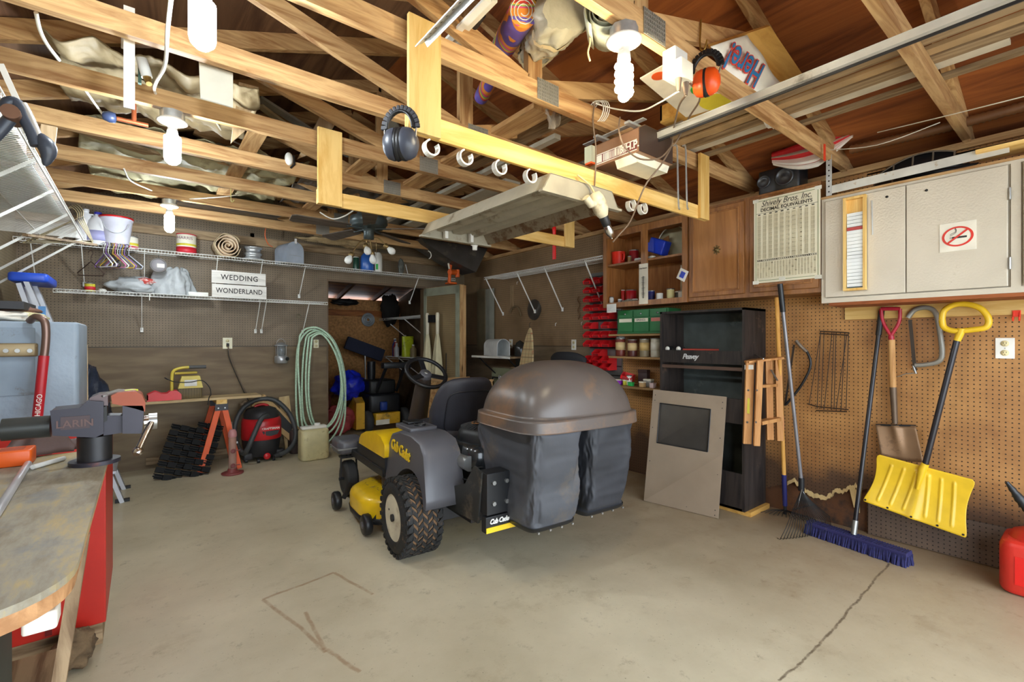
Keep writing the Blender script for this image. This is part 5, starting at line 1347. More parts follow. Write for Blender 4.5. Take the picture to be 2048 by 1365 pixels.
# white items on the lower shelf
lump('wad_of_paper', on(205, ZL)+Vector((0, 0, .015)), (.03, .03, .018), white_pl, 'small white wad on the lower wire shelf near the left can', 'wad', 4)
bagw = M('grey_white_bag', (176, 180, 182), .45, var=.12, scale=8, bump=.9, bscale=14)
lump('plastic_bag', on(270, ZL)+Vector((0, 0, .075)), (.20, .11, .085), bagw, 'flat white grocery bag with red print on the lower shelf', 'plastic bag', 11, 34, .25)
lump('red_netting', on(292, ZL)+Vector((0, -.04, .12)), (.09, .06, .035), M('red_print', (198, 70, 60), .6, dirt_or_light=(226, 220, 214), dscale=30, dmin=.5), 'red and white printed bag poking out beside the flat white bag', 'bag', 12)
def tallbag(u, v):
    a = 2*PI*u; k = (1-.62*v**1.3)*(1+.10*math.sin(5*a+3*v)+.06*math.sin(9*a)+.22*noise.noise(Vector((math.cos(a)*2.5, math.sin(a)*2.5, v*3)))-.16*abs(noise.noise(Vector((math.cos(a)*6, math.sin(a)*6, v*7)))))
    c = on(340, ZL); return c+Vector((.20*k*math.cos(a)+.03*v, .10*k*math.sin(a), .27*math.sin(v*PI/2)+.02*math.sin(4*a)*v))
B().grid(tallbag, 70, 36, cu=True).build('plastic_bag', bagw, None, 'tall crumpled pale blue white bag on the lower shelf', 'plastic bag')
B().rbox(on(396, ZL)+Vector((-.085, -.05, 0)), on(396, ZL)+Vector((.085, .05, .045)), .004).build('white_box', white_pl, None, 'small flat white box on the lower shelf left of the sign', 'box')
# wooden sign
y = 5.66; a = W(424, 540, Y=y); c = W(532, 595, Y=y); t = thing('wedding_sign', 'whitewashed two board sign with dark serif lettering on the lower shelf', 'sign', ((a.x+c.x)/2, y, ZL+.004))
zb_ = ZL+.006; sw_ = wood('whitewash', (222, 218, 210), (196, 192, 184), 'X', knots=False); ink = M('sign_ink', (66, 62, 60), .7)
B().box((a.x, y, zb_), (c.x+.005, y+.018, zb_+.132)).build('lower_board', sw_, t)
B().box((a.x-.003, y, zb_+.142), (c.x-.003, y+.018, zb_+.272)).build('upper_board', sw_, t)
for dx in (.12, (c.x-a.x)-.12): B().box((a.x+dx-.02, y+.018, zb_), (a.x+dx+.02, y+.03, zb_+.272)).build('batten', cable_k, t)
text('lettering', 'WEDDING', .078, ((a.x+c.x)/2, y-.001, zb_+.205), (1, 0, 0), (0, 0, 1), ink, t, bold=.001, space=1.1, xs=.86)
text('lettering', 'WONDERLAND', .072, ((a.x+c.x)/2, y-.001, zb_+.066), (1, 0, 0), (0, 0, 1), ink, t, bold=.001, space=1.06, xs=.80)
# coat hangers hanging from the upper shelf
def hanger(c, w, mat, label, ang=0, group=None, drop=.0):
    f = Vector((math.cos(ang), math.sin(ang), 0))
    hk = [c+Vector((0, 0, -.02))]
    pts = smoothpts([c+f*-.02+Vector((0, 0, 0)), c+f*-.01+Vector((0, 0, .02)), c+f*.012+Vector((0, 0, .018)), c+f*.015, c+Vector((0, 0, -.035)), c+Vector((0, 0, -.075))], 3)
    b = B().tube(pts, .003, 5)
    tri = [c+Vector((0, 0, -.075)), c+f*w/2+Vector((0, 0, -.18)), c+f*(w/2-.01)+Vector((0, 0, -.20)), c-f*(w/2-.01)+Vector((0, 0, -.20)), c-f*w/2+Vector((0, 0, -.18))]
    b.tube(tri, .005, 6, closed=True)
    return b.build('coat_hanger', mat, None, label, 'coat hanger', group)
hc = [('white', (226, 226, 222)), ('purple', (140, 100, 180)), ('white', (226, 226, 222)), ('black', (40, 40, 44)), ('yellow', (214, 176, 60)), ('pink', (200, 110, 160)), ('white', (226, 226, 222)), ('blue', (150, 160, 200)), ('yellow', (214, 176, 60)), ('purple', (140, 100, 180)), ('black', (40, 40, 44)), ('silver', (190, 194, 206))]
ordn = ['first', 'second', 'third', 'fourth', 'fifth', 'sixth', 'seventh', 'eighth', 'ninth', 'tenth', 'eleventh', 'last']
c0 = W(222, 498, Y=5.60)
for i, (nm_, col) in enumerate(hc):
    cc = Vector((c0.x-.05+.016*i, 5.60-.004*(i % 3), ZU+.0))
    hanger(cc, .24, M('hanger_'+nm_, col, .4), '%s plastic hanger, %s from the left in the bunch under the bucket' % (nm_, ordn[i]), ang=-1.0+.04*i+.15*math.sin(i*2), group='plastic hangers under the upper shelf')
hanger(W(182, 520, Y=5.62)+Vector((0, 0, .06)), .2, M('brown_wire', (70, 52, 44), .4, .5), 'single dark hanger left of the coloured bunch', -.4)
# fishing line disc
c = W(317, 531, Y=5.58); t = thing('line_spool', 'round clear spool with a paper tag hanging under the upper shelf', 'spool', tuple(c))
B().tube([c+Vector((.062*math.cos(a), 0, .062*math.sin(a))) for a in [2*PI*i/32 for i in range(32)]], .006, 6, closed=True).build('rim', M('grey_ring', (110, 104, 100), .4), t)
B().lathe([(.001, 0), (.058, 0), (.058, .004), (.001, .004)], c+Vector((0, .002, 0)), (0, 1, 0), 28).build('disc', M('hazy_disc', (150, 146, 150), .3), t)
B().box(c+Vector((-.01, -.004, -.02)), c+Vector((.045, -.002, .015))).build('paper_tag', cream_l, t)
B().tube([c+Vector((0, 0, .062)), c+Vector((0, .0, .1))], .002, 5).build('hanging_hook', cable_k, t)
# outlets and cord
def outlet(c, n, label, w=.07, h=.115, mat=None, plugs=()):
    n = Vector(n); s = n.cross(Vector((0, 0, 1))).normalized(); up = Vector((0, 0, 1)); c = Vector(c)
    t = thing('wall_outlet', label, 'outlet', tuple(c))
    B().obox(c+n*.003, s*w/2, up*h/2, n*.003).build('cover_plate', mat or white_pl, t, bevel=.0015)
    for z in (.026, -.026):
        r = B(); r.lathe([(.017, 0), (.017, .002), (.001, .002)], c+n*.006+up*z, n, 20); r.build('receptacle', M('ivory_outlet', (222, 208, 160), .4), t)
        b = B()
        for dx in (-.006, .006): b.obox(c+n*.0085+up*(z+.003)+s*dx, s*.001, up*.004, n*.0006)
        b.cyl(c+n*.008+up*(z-.008), c+n*.0092+up*(z-.008), .002, n=8); b.build('slots', cable_k, t)
    B().cyl(c+n*.006, c+n*.008, .003, n=8).build('screw', steel, t)
    return t
oc = W(455, 687, Y=YB-.002); outlet(oc, (0, -1, 0), 'ivory outlet on the back wall with a black cord plugged in', .09, .12, M('ivory_plate', (228, 222, 190), .4))
outlet(W(632, 688, Y=YB-.002), (0, -1, 0), 'small ivory outlet on the back wall behind the hose loop', .06, .10, MATS['ivory_plate'])
B().rbox(oc+Vector((-.012, -.04, -.035)), oc+Vector((.012, -.008, -.0)), .005).build('plug', cable_k, None, 'black plug in the back wall outlet', 'plug')
cable('power_cord', [oc+Vector((0, -.03, -.03)), W(463, 720, Y=5.87), W(478, 755, Y=5.86), W(492, 785, Y=5.84), W(505, 800, Y=5.84), W(520, 812, Y=5.84)], .005, cable_b, 'brown cord running down from the back wall outlet behind the plank', 'cord')
cable('power_cord', [oc+Vector((.004, -.03, -.03)), W(458, 715, Y=5.88), W(470, 745, Y=5.87), W(485, 778, Y=5.85), W(500, 808, Y=5.85)], .004, cable_k, 'thin black cord beside the brown one under the outlet', 'cord')
# lantern
c = W(562, 727, Y=5.84); t = thing('camping_lantern', 'silver camping lantern hanging on the back wall left of the hose', 'lantern', tuple(c))
B().lathe([(.06, 0), (.068, .008), (.068, .075), (.06, .085), (.03, .09)], c, n=24).build('base', M('silver_paint', (176, 178, 180), .3, .6), t)
B().cyl(c+Vector((.05, -.045, .05)), c+Vector((.06, -.06, .05)), .02).build('knob', black_pl, t)
B().lathe([(.04, .09), (.046, .12), (.046, .175), (.04, .20)], c, n=20).build('globe', M('smoky_glass', (150, 156, 160), .1, alpha=.5), t)
B().lathe([(.02, .10), (.026, .13), (.02, .17), (.001, .175)], c, n=14).build('mantle', M('mantle', (70, 66, 60), .7), t)
b = B()
for i in range(4): a = PI/4+PI/2*i; b.tube([c+Vector((.06*math.cos(a), .06*math.sin(a), .08)), c+Vector((.064*math.cos(a), .064*math.sin(a), .205))], .003, 5)
b.build('guard_wires', steel, t)
B().lathe([(.07, .20), (.072, .206), (.05, .215), (.03, .235), (.001, .238)], c, n=22).build('hood', MATS['silver_paint'], t)
B().tube(arc(c+Vector((0, 0, .2)), .05, 0, PI, (1, 0, 0), (0, -.1, 1.6), 14), .0025, 5).build('bail_handle', steel, t)
# garden hose
hm_ = M('green_white_hose', (192, 220, 192), .5, var=.2, scale=60)
t = thing('garden_hose', 'pale green and white hose hanging in long loops on the back wall', 'hose', tuple(W(640, 900, Y=5.8)))
loops = [((606, 672), (595, 700), (592, 780), (596, 850), (612, 890), (645, 892), (675, 860), (690, 800), (688, 740), (672, 690), (650, 664), (622, 660)),
         ((612, 676), (606, 720), (604, 800), (612, 850), (640, 862), (668, 835), (682, 780), (676, 715), (660, 674), (636, 662), (618, 668)),
         ((618, 674), (612, 740), (614, 810), (626, 852), (650, 870), (676, 842), (686, 785), (680, 725), (664, 682), (640, 666)),
         ((600, 672), (596, 720), (600, 800), (606, 858), (622, 902), (656, 900), (684, 862), (691, 806), (684, 730), (664, 680), (638, 657), (612, 658)),
         ((624, 676), (618, 740), (618, 800), (628, 846), (648, 858), (670, 838), (684, 790), (678, 730), (662, 690), (642, 668))]
for i, lp in enumerate(loops):
    y = 5.86-.024*i
    pts = smoothpts([W(x, yv, Y=y) for x, yv in lp]+[W(lp[0][0], lp[0][1], Y=y)], 5)
    B().tube(pts, .0115, 8).build('hose_loop', hm_, t)
B().box(W(627, 655, Y=5.92)-Vector((.03, .12, 0)), W(627, 660, Y=5.92)+Vector((.03, .0, .01))).build('hose_bracket', steel, t)
# jug, post, cardboard
c = W(627, 918, Z=0); c.z = 0; t = thing('liquid_jug', 'square yellowed plastic jug with a white lid on the floor under the hose', 'jug', tuple(c))
yj = M('yellowed_plastic', (206, 196, 150), .4, var=.15, dirt_or_light=(140, 118, 80), dscale=8, dmin=.56)
B().rbox(c+Vector((-.145, -.10, 0)), c+Vector((.145, .10, .33)), .05, 5).build('tank', yj, t, bevel=.004)
B().rbox(c+Vector((-.13, -.05, .33)), c+Vector((.13, .05, .36)), .02, 4).build('top_handle', white_pl, t)
B().lathe([(.03, .36), (.03, .385), (.001, .386)], c+Vector((.04, 0, 0)), n=16).build('cap', white_pl, t)
pA = W(600, 912, Z=0); B().bar((pA.x-.04, 5.80, .0), (pA.x-.10, 5.87, .64), .11, .02, up=(0, -1, 0)).build('leaning_board', wood('pale_board', (206, 180, 132), (180, 150, 104), 'Z', knots=False), None, 'pale pine board leaning on the back wall beside the hose', 'board')
t = thing('cardboard_box', 'long flat cardboard box with a black patch leaning behind the shop vacuum', 'box', tuple(W(560, 860, Y=5.8)))
cb = M('cardboard', (186, 152, 104), .8, var=.1)
a = W(515, 800, Y=5.76); e = W(600, 880, Y=5.76); dv = (e-a).normalized(); e = e+dv*.15; pv = Vector((dv.z, 0, -dv.x)).normalized()
B().obox((a+e)/2, dv*(e-a).length/2, pv*.085, Vector((0, .035, 0))).build('carton', cb, t, bevel=.003)
ff = Vector((0, -.037, 0))
q = a+dv*.12; B().prism([q+ff+pv*-.04, q+ff+dv*.07-pv*.04, q+ff+dv*.07+pv*.03, q+ff+pv*.03], (0, .002, 0)).build('white_sticker', white_pl, t)
q = a+dv*.22; B().prism([q+ff-pv*.065, q+ff+dv*.26-pv*.05, q+ff+dv*.30+pv*.03, q+ff+dv*.05+pv*.05, q+ff+pv*.03], (0, .002, 0)).build('black_print', cable_k, t)
lump('crumpled_bag', W(493, 812, Y=5.8), (.07, .06, .05), M('brown_plastic_bag', (120, 100, 78), .35, var=.3, bump=.6), 'crumpled brown plastic bag behind the end of the plank', 'bag', 21)
B().box((XL+.9, YB-.05, .05), (W(475, 880, Y=5.88).x, YB-.03, .12)).build('floor_rail', oldwood('X'), None, 'dusty board lying along the foot of the back wall', 'board')
# shop vacuum
c = W(523, 918, Z=0); c.z = 0; t = thing('shop_vacuum', 'red and black wet dry vacuum with a coiled hose on the floor', 'vacuum', tuple(c))
vred = M('vac_red', (196, 34, 40), .35); vblk = M('vac_black', (44, 44, 46), .5)
B().lathe([(.15, .05), (.165, .06), (.185, .20), (.188, .23)], c, n=32).build('tank_base', vblk, t)
B().lathe([(.188, .23), (.195, .24), (.192, .42), (.18, .45), (.16, .455)], c, n=32).build('drum', vred, t)
B().lathe([(.17, .45), (.168, .50), (.14, .545), (.08, .57), (.001, .572)], c, n=32).build('motor_head', vblk, t)
B().tube(arc(c+Vector((0, -.0, .555)), .07, 0, PI, (1, 0, 0), (0, 0, .5), 10), .014, 8).build('carry_handle', vred, t)
for a in (-2.6, -1.9, -1.1, -.4, 1.0, 2.1):
    if a in (-2.6, -.4): B().rbox(c+Vector((.17*math.cos(a)-.05, .17*math.sin(a)-.04, .03)), c+Vector((.17*math.cos(a)+.05, .17*math.sin(a)+.04, .10)), .02).build('caster_foot', vblk, t)
    B().cyl(c+Vector((.19*math.cos(a)-.012, .19*math.sin(a), .024)), c+Vector((.19*math.cos(a)+.012, .19*math.sin(a), .024)), .024, n=14).build('caster', black_pl, t)
B().lathe([(.034, 0), (.036, .01), (.03, .02), (.001, .022)], c+Vector((.02, -.175, .06)), (0, -1, 0), 10).build('drain_cap', vred, t)
pl_ = B().box(c+Vector((-.03, -.1965, .33)), c+Vector((.14, -.185, .375)))
pl_.build('badge', red_pl, t)
text('lettering', 'CRAFTSMAN', .030, c+Vector((.055, -.198, .352)), (1, 0, 0), (0, 0, 1), white_pl, t, bold=.0006)
B().prism([c+Vector((-.03, -.193, .325)), c+Vector((.14, -.193, .325)), c+Vector((.12, -.193, .285)), c+Vector((.055, -.195, .27)), c+Vector((-.01, -.193, .285))], (0, .02, 0)).build('lower_badge', vblk, t)
hs = [c+Vector(v) for v in ((.03, -.16, .49), (-.04, -.21, .46), (-.12, -.25, .30), (-.17, -.25, .18), (-.20, -.18, .12), (-.24, -.05, .2), (-.25, .02, .38), (-.17, .04, .56), (-.02, .05, .64), (.14, .03, .62), (.27, .0, .48), (.33, -.04, .30), (.31, -.10, .16), (.22, -.16, .08), (.13, -.19, .06))]
pts = smoothpts(hs, 7); B().tube(pts, [.024+.002*(i % 2) for i in range(len(pts))], 12).build('suction_hose', M('hose_grey', (64, 66, 66), .5), t)
B().cyl(hs[-1], hs[-1]+Vector((-.05, -.02, -.01)), .03, .02).build('nozzle', vblk, t)
# dark case right of the vacuum
c2 = c+Vector((.42, .08, 0)); B().rbox(c2+Vector((-.13, -.1, 0)), c2+Vector((.1, .12, .27)), .04).build('dark_case', M('maroon_case', (66, 50, 46), .6), None, 'dark dusty case on the floor between the vacuum and the jug', 'case')
# bird feeder
c = W(465, 948, Z=0); c.z = 0; t = thing('bird_feeder', 'tall clear tube bird feeder with a maroon base standing before the sawhorse', 'bird feeder', tuple(c))
mar = M('maroon_plastic', (128, 62, 60), .4); tubm = M('cloudy_tube', (186, 150, 136), .25, alpha=.62)
B().lathe([(.09, 0), (.095, .006), (.095, .014), (.08, .02), (.045, .022), (.04, .05), (.036, .055)], c, n=30).build('tray', mar, t)
B().lathe([(.034, .045), (.034, .36)], c, n=24).build('tube', tubm, t)
B().lathe([(.036, .355), (.038, .37), (.036, .40), (.024, .425), (.001, .43)], c, n=24).build('cap', M('pink_cap', (190, 130, 130), .4), t)
for z in (.085, .225):
    B().lathe([(.02, 0), (.022, .008), (.012, .01), (.01, .004)], c+Vector((0, -.034, z)), (0, -1, 0), 16).build('port', mar, t)
    B().cyl(c+Vector((.03, -.02, z)), c+Vector((.06, -.03, z)), .005, n=8).build('perch', mar, t)
B().tube([c+Vector((0, 0, .42)), c+Vector((-.006, 0, .50))], .002, 5).build('wire_hanger', steel, t)
# sawhorse
orp = M('sawhorse_orange', (226, 92, 38), .5, dirt_or_light=(150, 70, 36), dmin=.64)
f1, f2 = W(394, 950, Z=0), W(484, 938, Z=0); ap = W(443, 800, Y=f1.y+.02)
t = thing('sawhorse', 'orange steel sawhorse seen end on under the plank', 'sawhorse', ((f1.x+f2.x)/2, f1.y+.2, 0))
yb0, yb1 = f1.y+.02, f1.y+.46; zt_ = .665
B().box((ap.x-.045, yb0-.02, zt_-.005), (ap.x+.045, yb1+.02, zt_+.035)).build('top_beam', newpine('Y'), t)
for yy, dy in ((yb0, -.02), (yb1, .03)):
    for fx_ in (f1.x, f2.x):
        s_ = -1 if fx_ < ap.x else 1
        B().bar((fx_+s_*-.02, yy+dy, 0.001), (ap.x+s_*.02, yy, zt_-.02), .05, .022, up=(0, 1, 0)).build('leg', orp, t, bevel=.003)
    b = B(); b.box((ap.x-.055, yy-.016, zt_-.07), (ap.x+.055, yy-.012, zt_-.0)); b.build('hinge_plate', dark_steel, t)
for s_ in (-1, 1): B().cyl((ap.x+s_*.028-.0, yb0-.02, zt_-.045), (ap.x+s_*.028, yb0-.014, zt_-.045), .007, n=8).build('bolt', steel, t)
B().bar((f2.x-.04, yb0, .26), (f2.x-.04, yb1, .26), .02, .02).build('cross_rod', steel, t)
# plank over the sawhorse
pz = zt_+.036
xa = -.5; xb = W(517, 786, Y=5.55).x
B().box((xa, 5.40, pz), (xb, 5.68, pz+.022)).build('plank', wood('tan_plank', (196, 172, 130), (164, 138, 98), 'X', knots=False), None, 'long tan plank resting on the orange sawhorse', 'plank')
B().bar((xa+.1, 5.66, .002), (xa+.1, 5.66, pz-.001), .04, .09).build('plank_prop', oldwood('Z'), None, 'post propping the left end of the plank behind the workbench', 'post')
pz += .023
# red mitre box
c = W(331, 790, Y=5.50); c.z = pz; t = thing('mitre_box', 'red open mitre box on the plank', 'tool box', tuple(c))
x0, x1, y0_, y1_ = c.x-.14, c.x+.12, c.y-.075, c.y+.075
for lo, hi, nm in (((x0, y0_, pz), (x1, y1_, pz+.012), 'base_panel'),):
    B().box(lo, hi).build(nm, red_pl, t)
for yy in (y0_, y1_-.01):
    b = B(); pr = [(x0, pz+.012), (x1, pz+.012), (x1, pz+.05), (x1-.03, pz+.085), (x1-.08, pz+.09), (c.x+.01, pz+.065), (c.x-.03, pz+.065), (x0+.06, pz+.09), (x0, pz+.06)]
    b.prism([(x, yy, z) for x, z in pr], (0, .01, 0)); b.build('side', red_pl, t)
B().box((x0, y0_, pz+.012), (x0+.01, y1_, pz+.06)).build('end', red_pl, t)
# yellow heater / work light
c = W(378, 785, Y=5.54); c.z = pz; t = thing('work_light', 'yellow portable work light with wire guard and grey grip on the plank', 'work light', tuple(c))
ym = M('yellow_paint', (214, 190, 70), .4); gm = M('guard_brown', (92, 84, 62), .5, .5)
B().rbox(c+Vector((-.09, -.055, .0)), c+Vector((.10, .065, .10)), .01).build('lamp_body', M('dark_gold', (120, 100, 60), .5), t)
b = B()
for i in range(10): x = c.x-.095+.2*i/9; b.tube([(x, c.y-.062, pz+.002), (x, c.y-.066, pz+.1)], .0017, 4)
for i in range(7): z = pz+.006+i*.015; b.tube([(c.x-.098, c.y-.064, z), (c.x+.108, c.y-.064, z)], .0017, 4)
b.build('wire_guard', gm, t)
B().prism([(c.x-.09, c.y-.06, pz+.1), (c.x+.11, c.y-.06, pz+.1), (c.x+.085, c.y-.05, pz+.215), (c.x-.06, c.y-.05, pz+.215)], (0, .11, 0)).build('housing', ym, t, bevel=.008)
B().box((c.x-.04, c.y-.064, pz+.12), (c.x+.06, c.y-.058, pz+.18)).build('label_patch', white_pl, t)
B().tube(smoothpts([(c.x-.135, c.y, pz+.01), (c.x-.135, c.y, pz+.2), (c.x-.12, c.y, pz+.27), (c.x-.06, c.y, pz+.295), (c.x+.0, c.y, pz+.30)], 5), .014, 8).build('stand_tube', ym, t)
B().tube([(c.x-.11, c.y+.05, pz+.24), (c.x+.07, c.y+.05, pz+.245)], .012, 8).build('stand_tube', ym, t)
B().cyl((c.x+.0, c.y, pz+.30), (c.x+.14, c.y, pz+.30), .017).build('grip', M('grey_foam', (84, 84, 84), .8), t)
cable('cord_loop', [c+Vector((-.17, -.03, .19)), c+Vector((-.19, -.06, .21)), c+Vector((-.12, -.08, .17)), c+Vector((0, -.085, .16)), c+Vector((.1, -.08, .17)), c+Vector((.16, -.09, .10)), c+Vector((.17, -.10, .03)), c+Vector((.15, -.16, .01)), c+Vector((.14, -.17, -.06))], .0045, cable_k, 'black cord looped round the yellow work light', 'cord')
# black plastic ramps leaning by the sawhorse
rp = M('ramp_black', (8, 8, 9), .5, spec=.15)
for k, (bx, tx, lab) in enumerate((((322, 962), (345, 856), 'left of two black ribbed plastic grids leaning at the sawhorse'), ((378, 955), (385, 853), 'right of two black ribbed plastic grids leaning at the sawhorse'))):
    p0 = W(bx[0], bx[1], Z=0); zt2 = .47; p1 = Vector((p0.x+.16, p0.y+.17, zt2)); t = thing('plastic_grid', lab, 'plastic grid', tuple(p0), group='black plastic grids')
    dv = p1-p0; u_ = dv.normalized(); s_ = Vector((.97, .1, 0)).normalized(); s_ = (s_-u_*s_.dot(u_)).normalized(); n_ = u_.cross(s_)
    if n_.y > 0: n_ = -n_
    b = B()
    for i in range(9):
        for j in range(3):
            c = p0+dv*((i+.5)/9)+s_*((j-.5)*.075-.0)
            if (i+j) % 2: b.obox(c+n_*.005, s_*.034, u_*.024, n_*.022)
            else: b.obox(c, s_*.036, u_*.006, n_*.014); b.obox(c+u_*.02, s_*.036, u_*.004, n_*.012)
        b.obox(p0+dv*((i+.5)/9)+s_*.0375-n_*.012, s_*.10, u_*.02, n_*.003)
    b.build('ribbed_panel', rp, t)
# small marks on the pegboard
b = B(); q = W(598, 632, Y=YB-.02); b.tube(arc(q, .02, 0, 5, (1, 0, 0), (0, 0, 1), 12), .003, 5); b.build('wire_coil', M('dull_wire', (110, 110, 80), .6), None, 'small dull wire coil on the back wall below the lower shelf', 'wire')
q = W(299, 597, Y=5.6); B().tube([q+Vector((0, 0, .05)), q, q+Vector((0, 0, -.02))], .004, 5).build('shelf_pin', white_pl, None, 'white pin hanging under the lower wire shelf', 'pin')
cable('strap', [W(533, 448, Y=5.7), W(530, 470, Y=5.72), W(536, 488, Y=5.75), W(545, 494, Y=5.78)], .005, M('orange_cord_m', (226, 108, 60), .5), 'orange cord curling down over the upper shelf', 'cord')

# ================================================================ INSIDE THE SHED
ys_ = SYB-.05
c = W(735, 640, Y=SYB-.02); t = thing('flexible_duct_coil', 'grey coil of flexible duct hanging on the shed strand board wall', 'duct', tuple(c))
b = B()
for r in (.035, .06, .085, .105): b.tube([c+Vector((r*math.cos(a), -.03, r*math.sin(a))) for a in [2*PI*i/26 for i in range(26)]], .013, 8, closed=True)
b.build('coil', M('duct_grey', (150, 154, 156), .4, .4), t)
a, e = W(692, 685, Y=7.3), W(766, 712, Y=7.3); t = thing('snow_broom', 'dark navy snow broom head on a pole in the shed doorway', 'broom', tuple(W(725, 860, Y=7.3)))
B().bar(a, e, .06, .20).build('broom_head', M('navy_foam', (26, 30, 50), .8), t, bevel=.01)
m_ = (a+e)/2; B().cyl((m_.x+.02, 7.3, 0), (m_.x, 7.3, m_.z), .013).build('pole', steel, t)
wire_shelf('wire_shelf', 'wire shelf on the right wall inside the shed, upper one', (SX1-.01, 7.75, 1.66), (0, -1, 0), (-1, 0, 0), 1.5, .40, [.2, .9], .3, step=.05)
wire_shelf('wire_shelf', 'wire shelf on the right wall inside the shed, lower one', (SX1-.01, 7.7, 1.02), (0, -1, 0), (-1, 0, 0), 1.3, .40, [.2, .7], .3, step=.05)
c = Vector((3.38, 7.0, 1.025)); t = thing('yellow_sack', 'bright yellow green bag on the lower shed shelf', 'bag', tuple(c)); B().grid(lambda u, v: c+Vector((.10*math.copysign(abs(math.cos(2*PI*u))**.5, math.cos(2*PI*u)), .07*math.sin(2*PI*u)*(1-.6*v), .33*v)), 24, 8, cu=True).build('sack', M('lime_plastic', (196, 206, 40), .4, dirt_or_light=(90, 100, 20), dscale=9), t)
for i, (dx, dy, r, h, col, lab) in enumerate(((-.1, .25, .035, .24, (170, 50, 50), 'red bottle on the lower shed shelf'), (-.14, .12, .04, .2, (190, 190, 190), 'grey white bottle on the lower shed shelf'), (-.05, .38, .045, .28, (60, 70, 150), 'blue bottle on the lower shed shelf'), (.0, -.2, .05, .18, (150, 130, 90), 'tan jar at the near end of the lower shed shelf'))):
    cc = c+Vector((dx, dy, 0)); t = thing('shed_bottle', lab, 'bottle', tuple(cc)); B().lathe([(r, 0), (r, h*.7), (r*.5, h*.85), (r*.4, h)], cc, n=14).build('body', M('shed_b%d' % i, col, .4), t); B().cyl(cc+Vector((0, 0, h)), cc+Vector((0, 0, h+.02)), r*.45, n=12).build('cap', white_pl, t)
lump('dark_bundle', W(780, 620, Y=7.6), (.16, .12, .28), M('dark_cloth', (34, 30, 28), .9), 'dark bundle hanging in the back corner of the shed', 'bundle', 31)
lump('wire_tangle', W(690, 605, Y=7.3), (.22, .1, .05), cable_k, 'black tangle of cords under the shed roof', 'cords', 33)
# snow blower
c = W(770, 862, Z=0); c = Vector((2.62, 6.62, 0)); t = thing('snow_blower', 'yellow and black snow blower under a blue tarp inside the shed', 'snow blower', tuple(c))
yb_m = M('blower_yellow', (222, 170, 40), .4, dirt_or_light=(90, 70, 30), dmin=.58)
B().prism([c+Vector((-.3, -.22, .05)), c+Vector((-.3, -.22, .42)), c+Vector((-.26, .0, .48)), c+Vector((-.26, .25, .3)), c+Vector((-.26, .25, .05))], (.12, 0, 0)).build('auger_housing', yb_m, t, bevel=.008)
B().rbox(c+Vector((-.05, -.3, .1)), c+Vector((.32, .0, .26)), .02).build('gear_case', yb_m, t)
B().rbox(c+Vector((-.12, -.25, .26)), c+Vector((.35, .2, .52)), .05).build('engine', black_pl, t)
B().rbox(c+Vector((-.10, -.2, .52)), c+Vector((.3, .15, .72)), .05).build('fuel_tank', cable_k, t)
B().box(c+Vector((-.05, -.30, .1)), c+Vector((.15, -.302, .17))).build('label_patch', cream_l, t)
for s in (-.13, .42):
    w_ = B().lathe([(.08, -.045), (.14, -.045), (.15, -.02), (.15, .02), (.14, .045), (.08, .045)], c+Vector((s, -.18, .15)), (1, 0, 0), 24).build('wheel', rubf, t); B().lathe([(.08, -.02), (.03, -.03), (.001, -.03)], c+Vector((s, -.18, .15)), (1, 0, 0), 18).build('rim', white_pl, w_)
B().lathe([(.05, 0), (.06, .1), (.06, .28)], c+Vector((.02, .05, .7)), n=16).build('chute', black_pl, t)
B().bar(c+Vector((.0, -.2, .55)), c+Vector((.05, -.45, .95)), .03, .03).build('handlebar', cable_k, t); B().bar(c+Vector((.3, -.2, .55)), c+Vector((.32, -.45, .95)), .03, .03).build('handlebar', cable_k, t)
B().rbox(c+Vector((-.02, -.5, .9)), c+Vector((.4, -.38, .98)), .02).build('control_panel', black_pl, t)
B().rbox(c+Vector((.02, -.31, .3)), c+Vector((.12, -.25, .42)), .02).build('blue_part', M('blue_part', (30, 60, 140), .4), t)
lump('blue_tarp', c+Vector((-.28, .1, .64)), (.23, .2, .2), M('blue_tarp', (30, 44, 190), .35, var=.3, scale=14, bump=.8, bscale=18), 'crumpled bright blue tarp on the snow blower', 'tarp', 41, 40, .25)
lump('pink_sack', Vector((2.1, 6.55, .18)), (.26, .2, .2), M('pink_sack', (170, 70, 70), .7, var=.3, bump=.5), 'dusty pink red sack on the shed floor behind the doorway', 'sack', 42, 34, .25)
lump('brown_sack', Vector((1.95, 6.9, .3)), (.2, .2, .32), M('rust_cloth', (120, 60, 44), .8, var=.3), 'rust brown sack standing behind the pink one', 'sack', 44, 30, .15)
can(0, 0, .13, .36, 'pale pail with a dark red band standing inside the shed door', M('greyish_pail', (150, 140, 130), .5), pz=Vector((1.72, 6.5, 0)), bands=((.5, .8, MATS['maroon_plastic']),), name='pail')['category'] = 'pail'
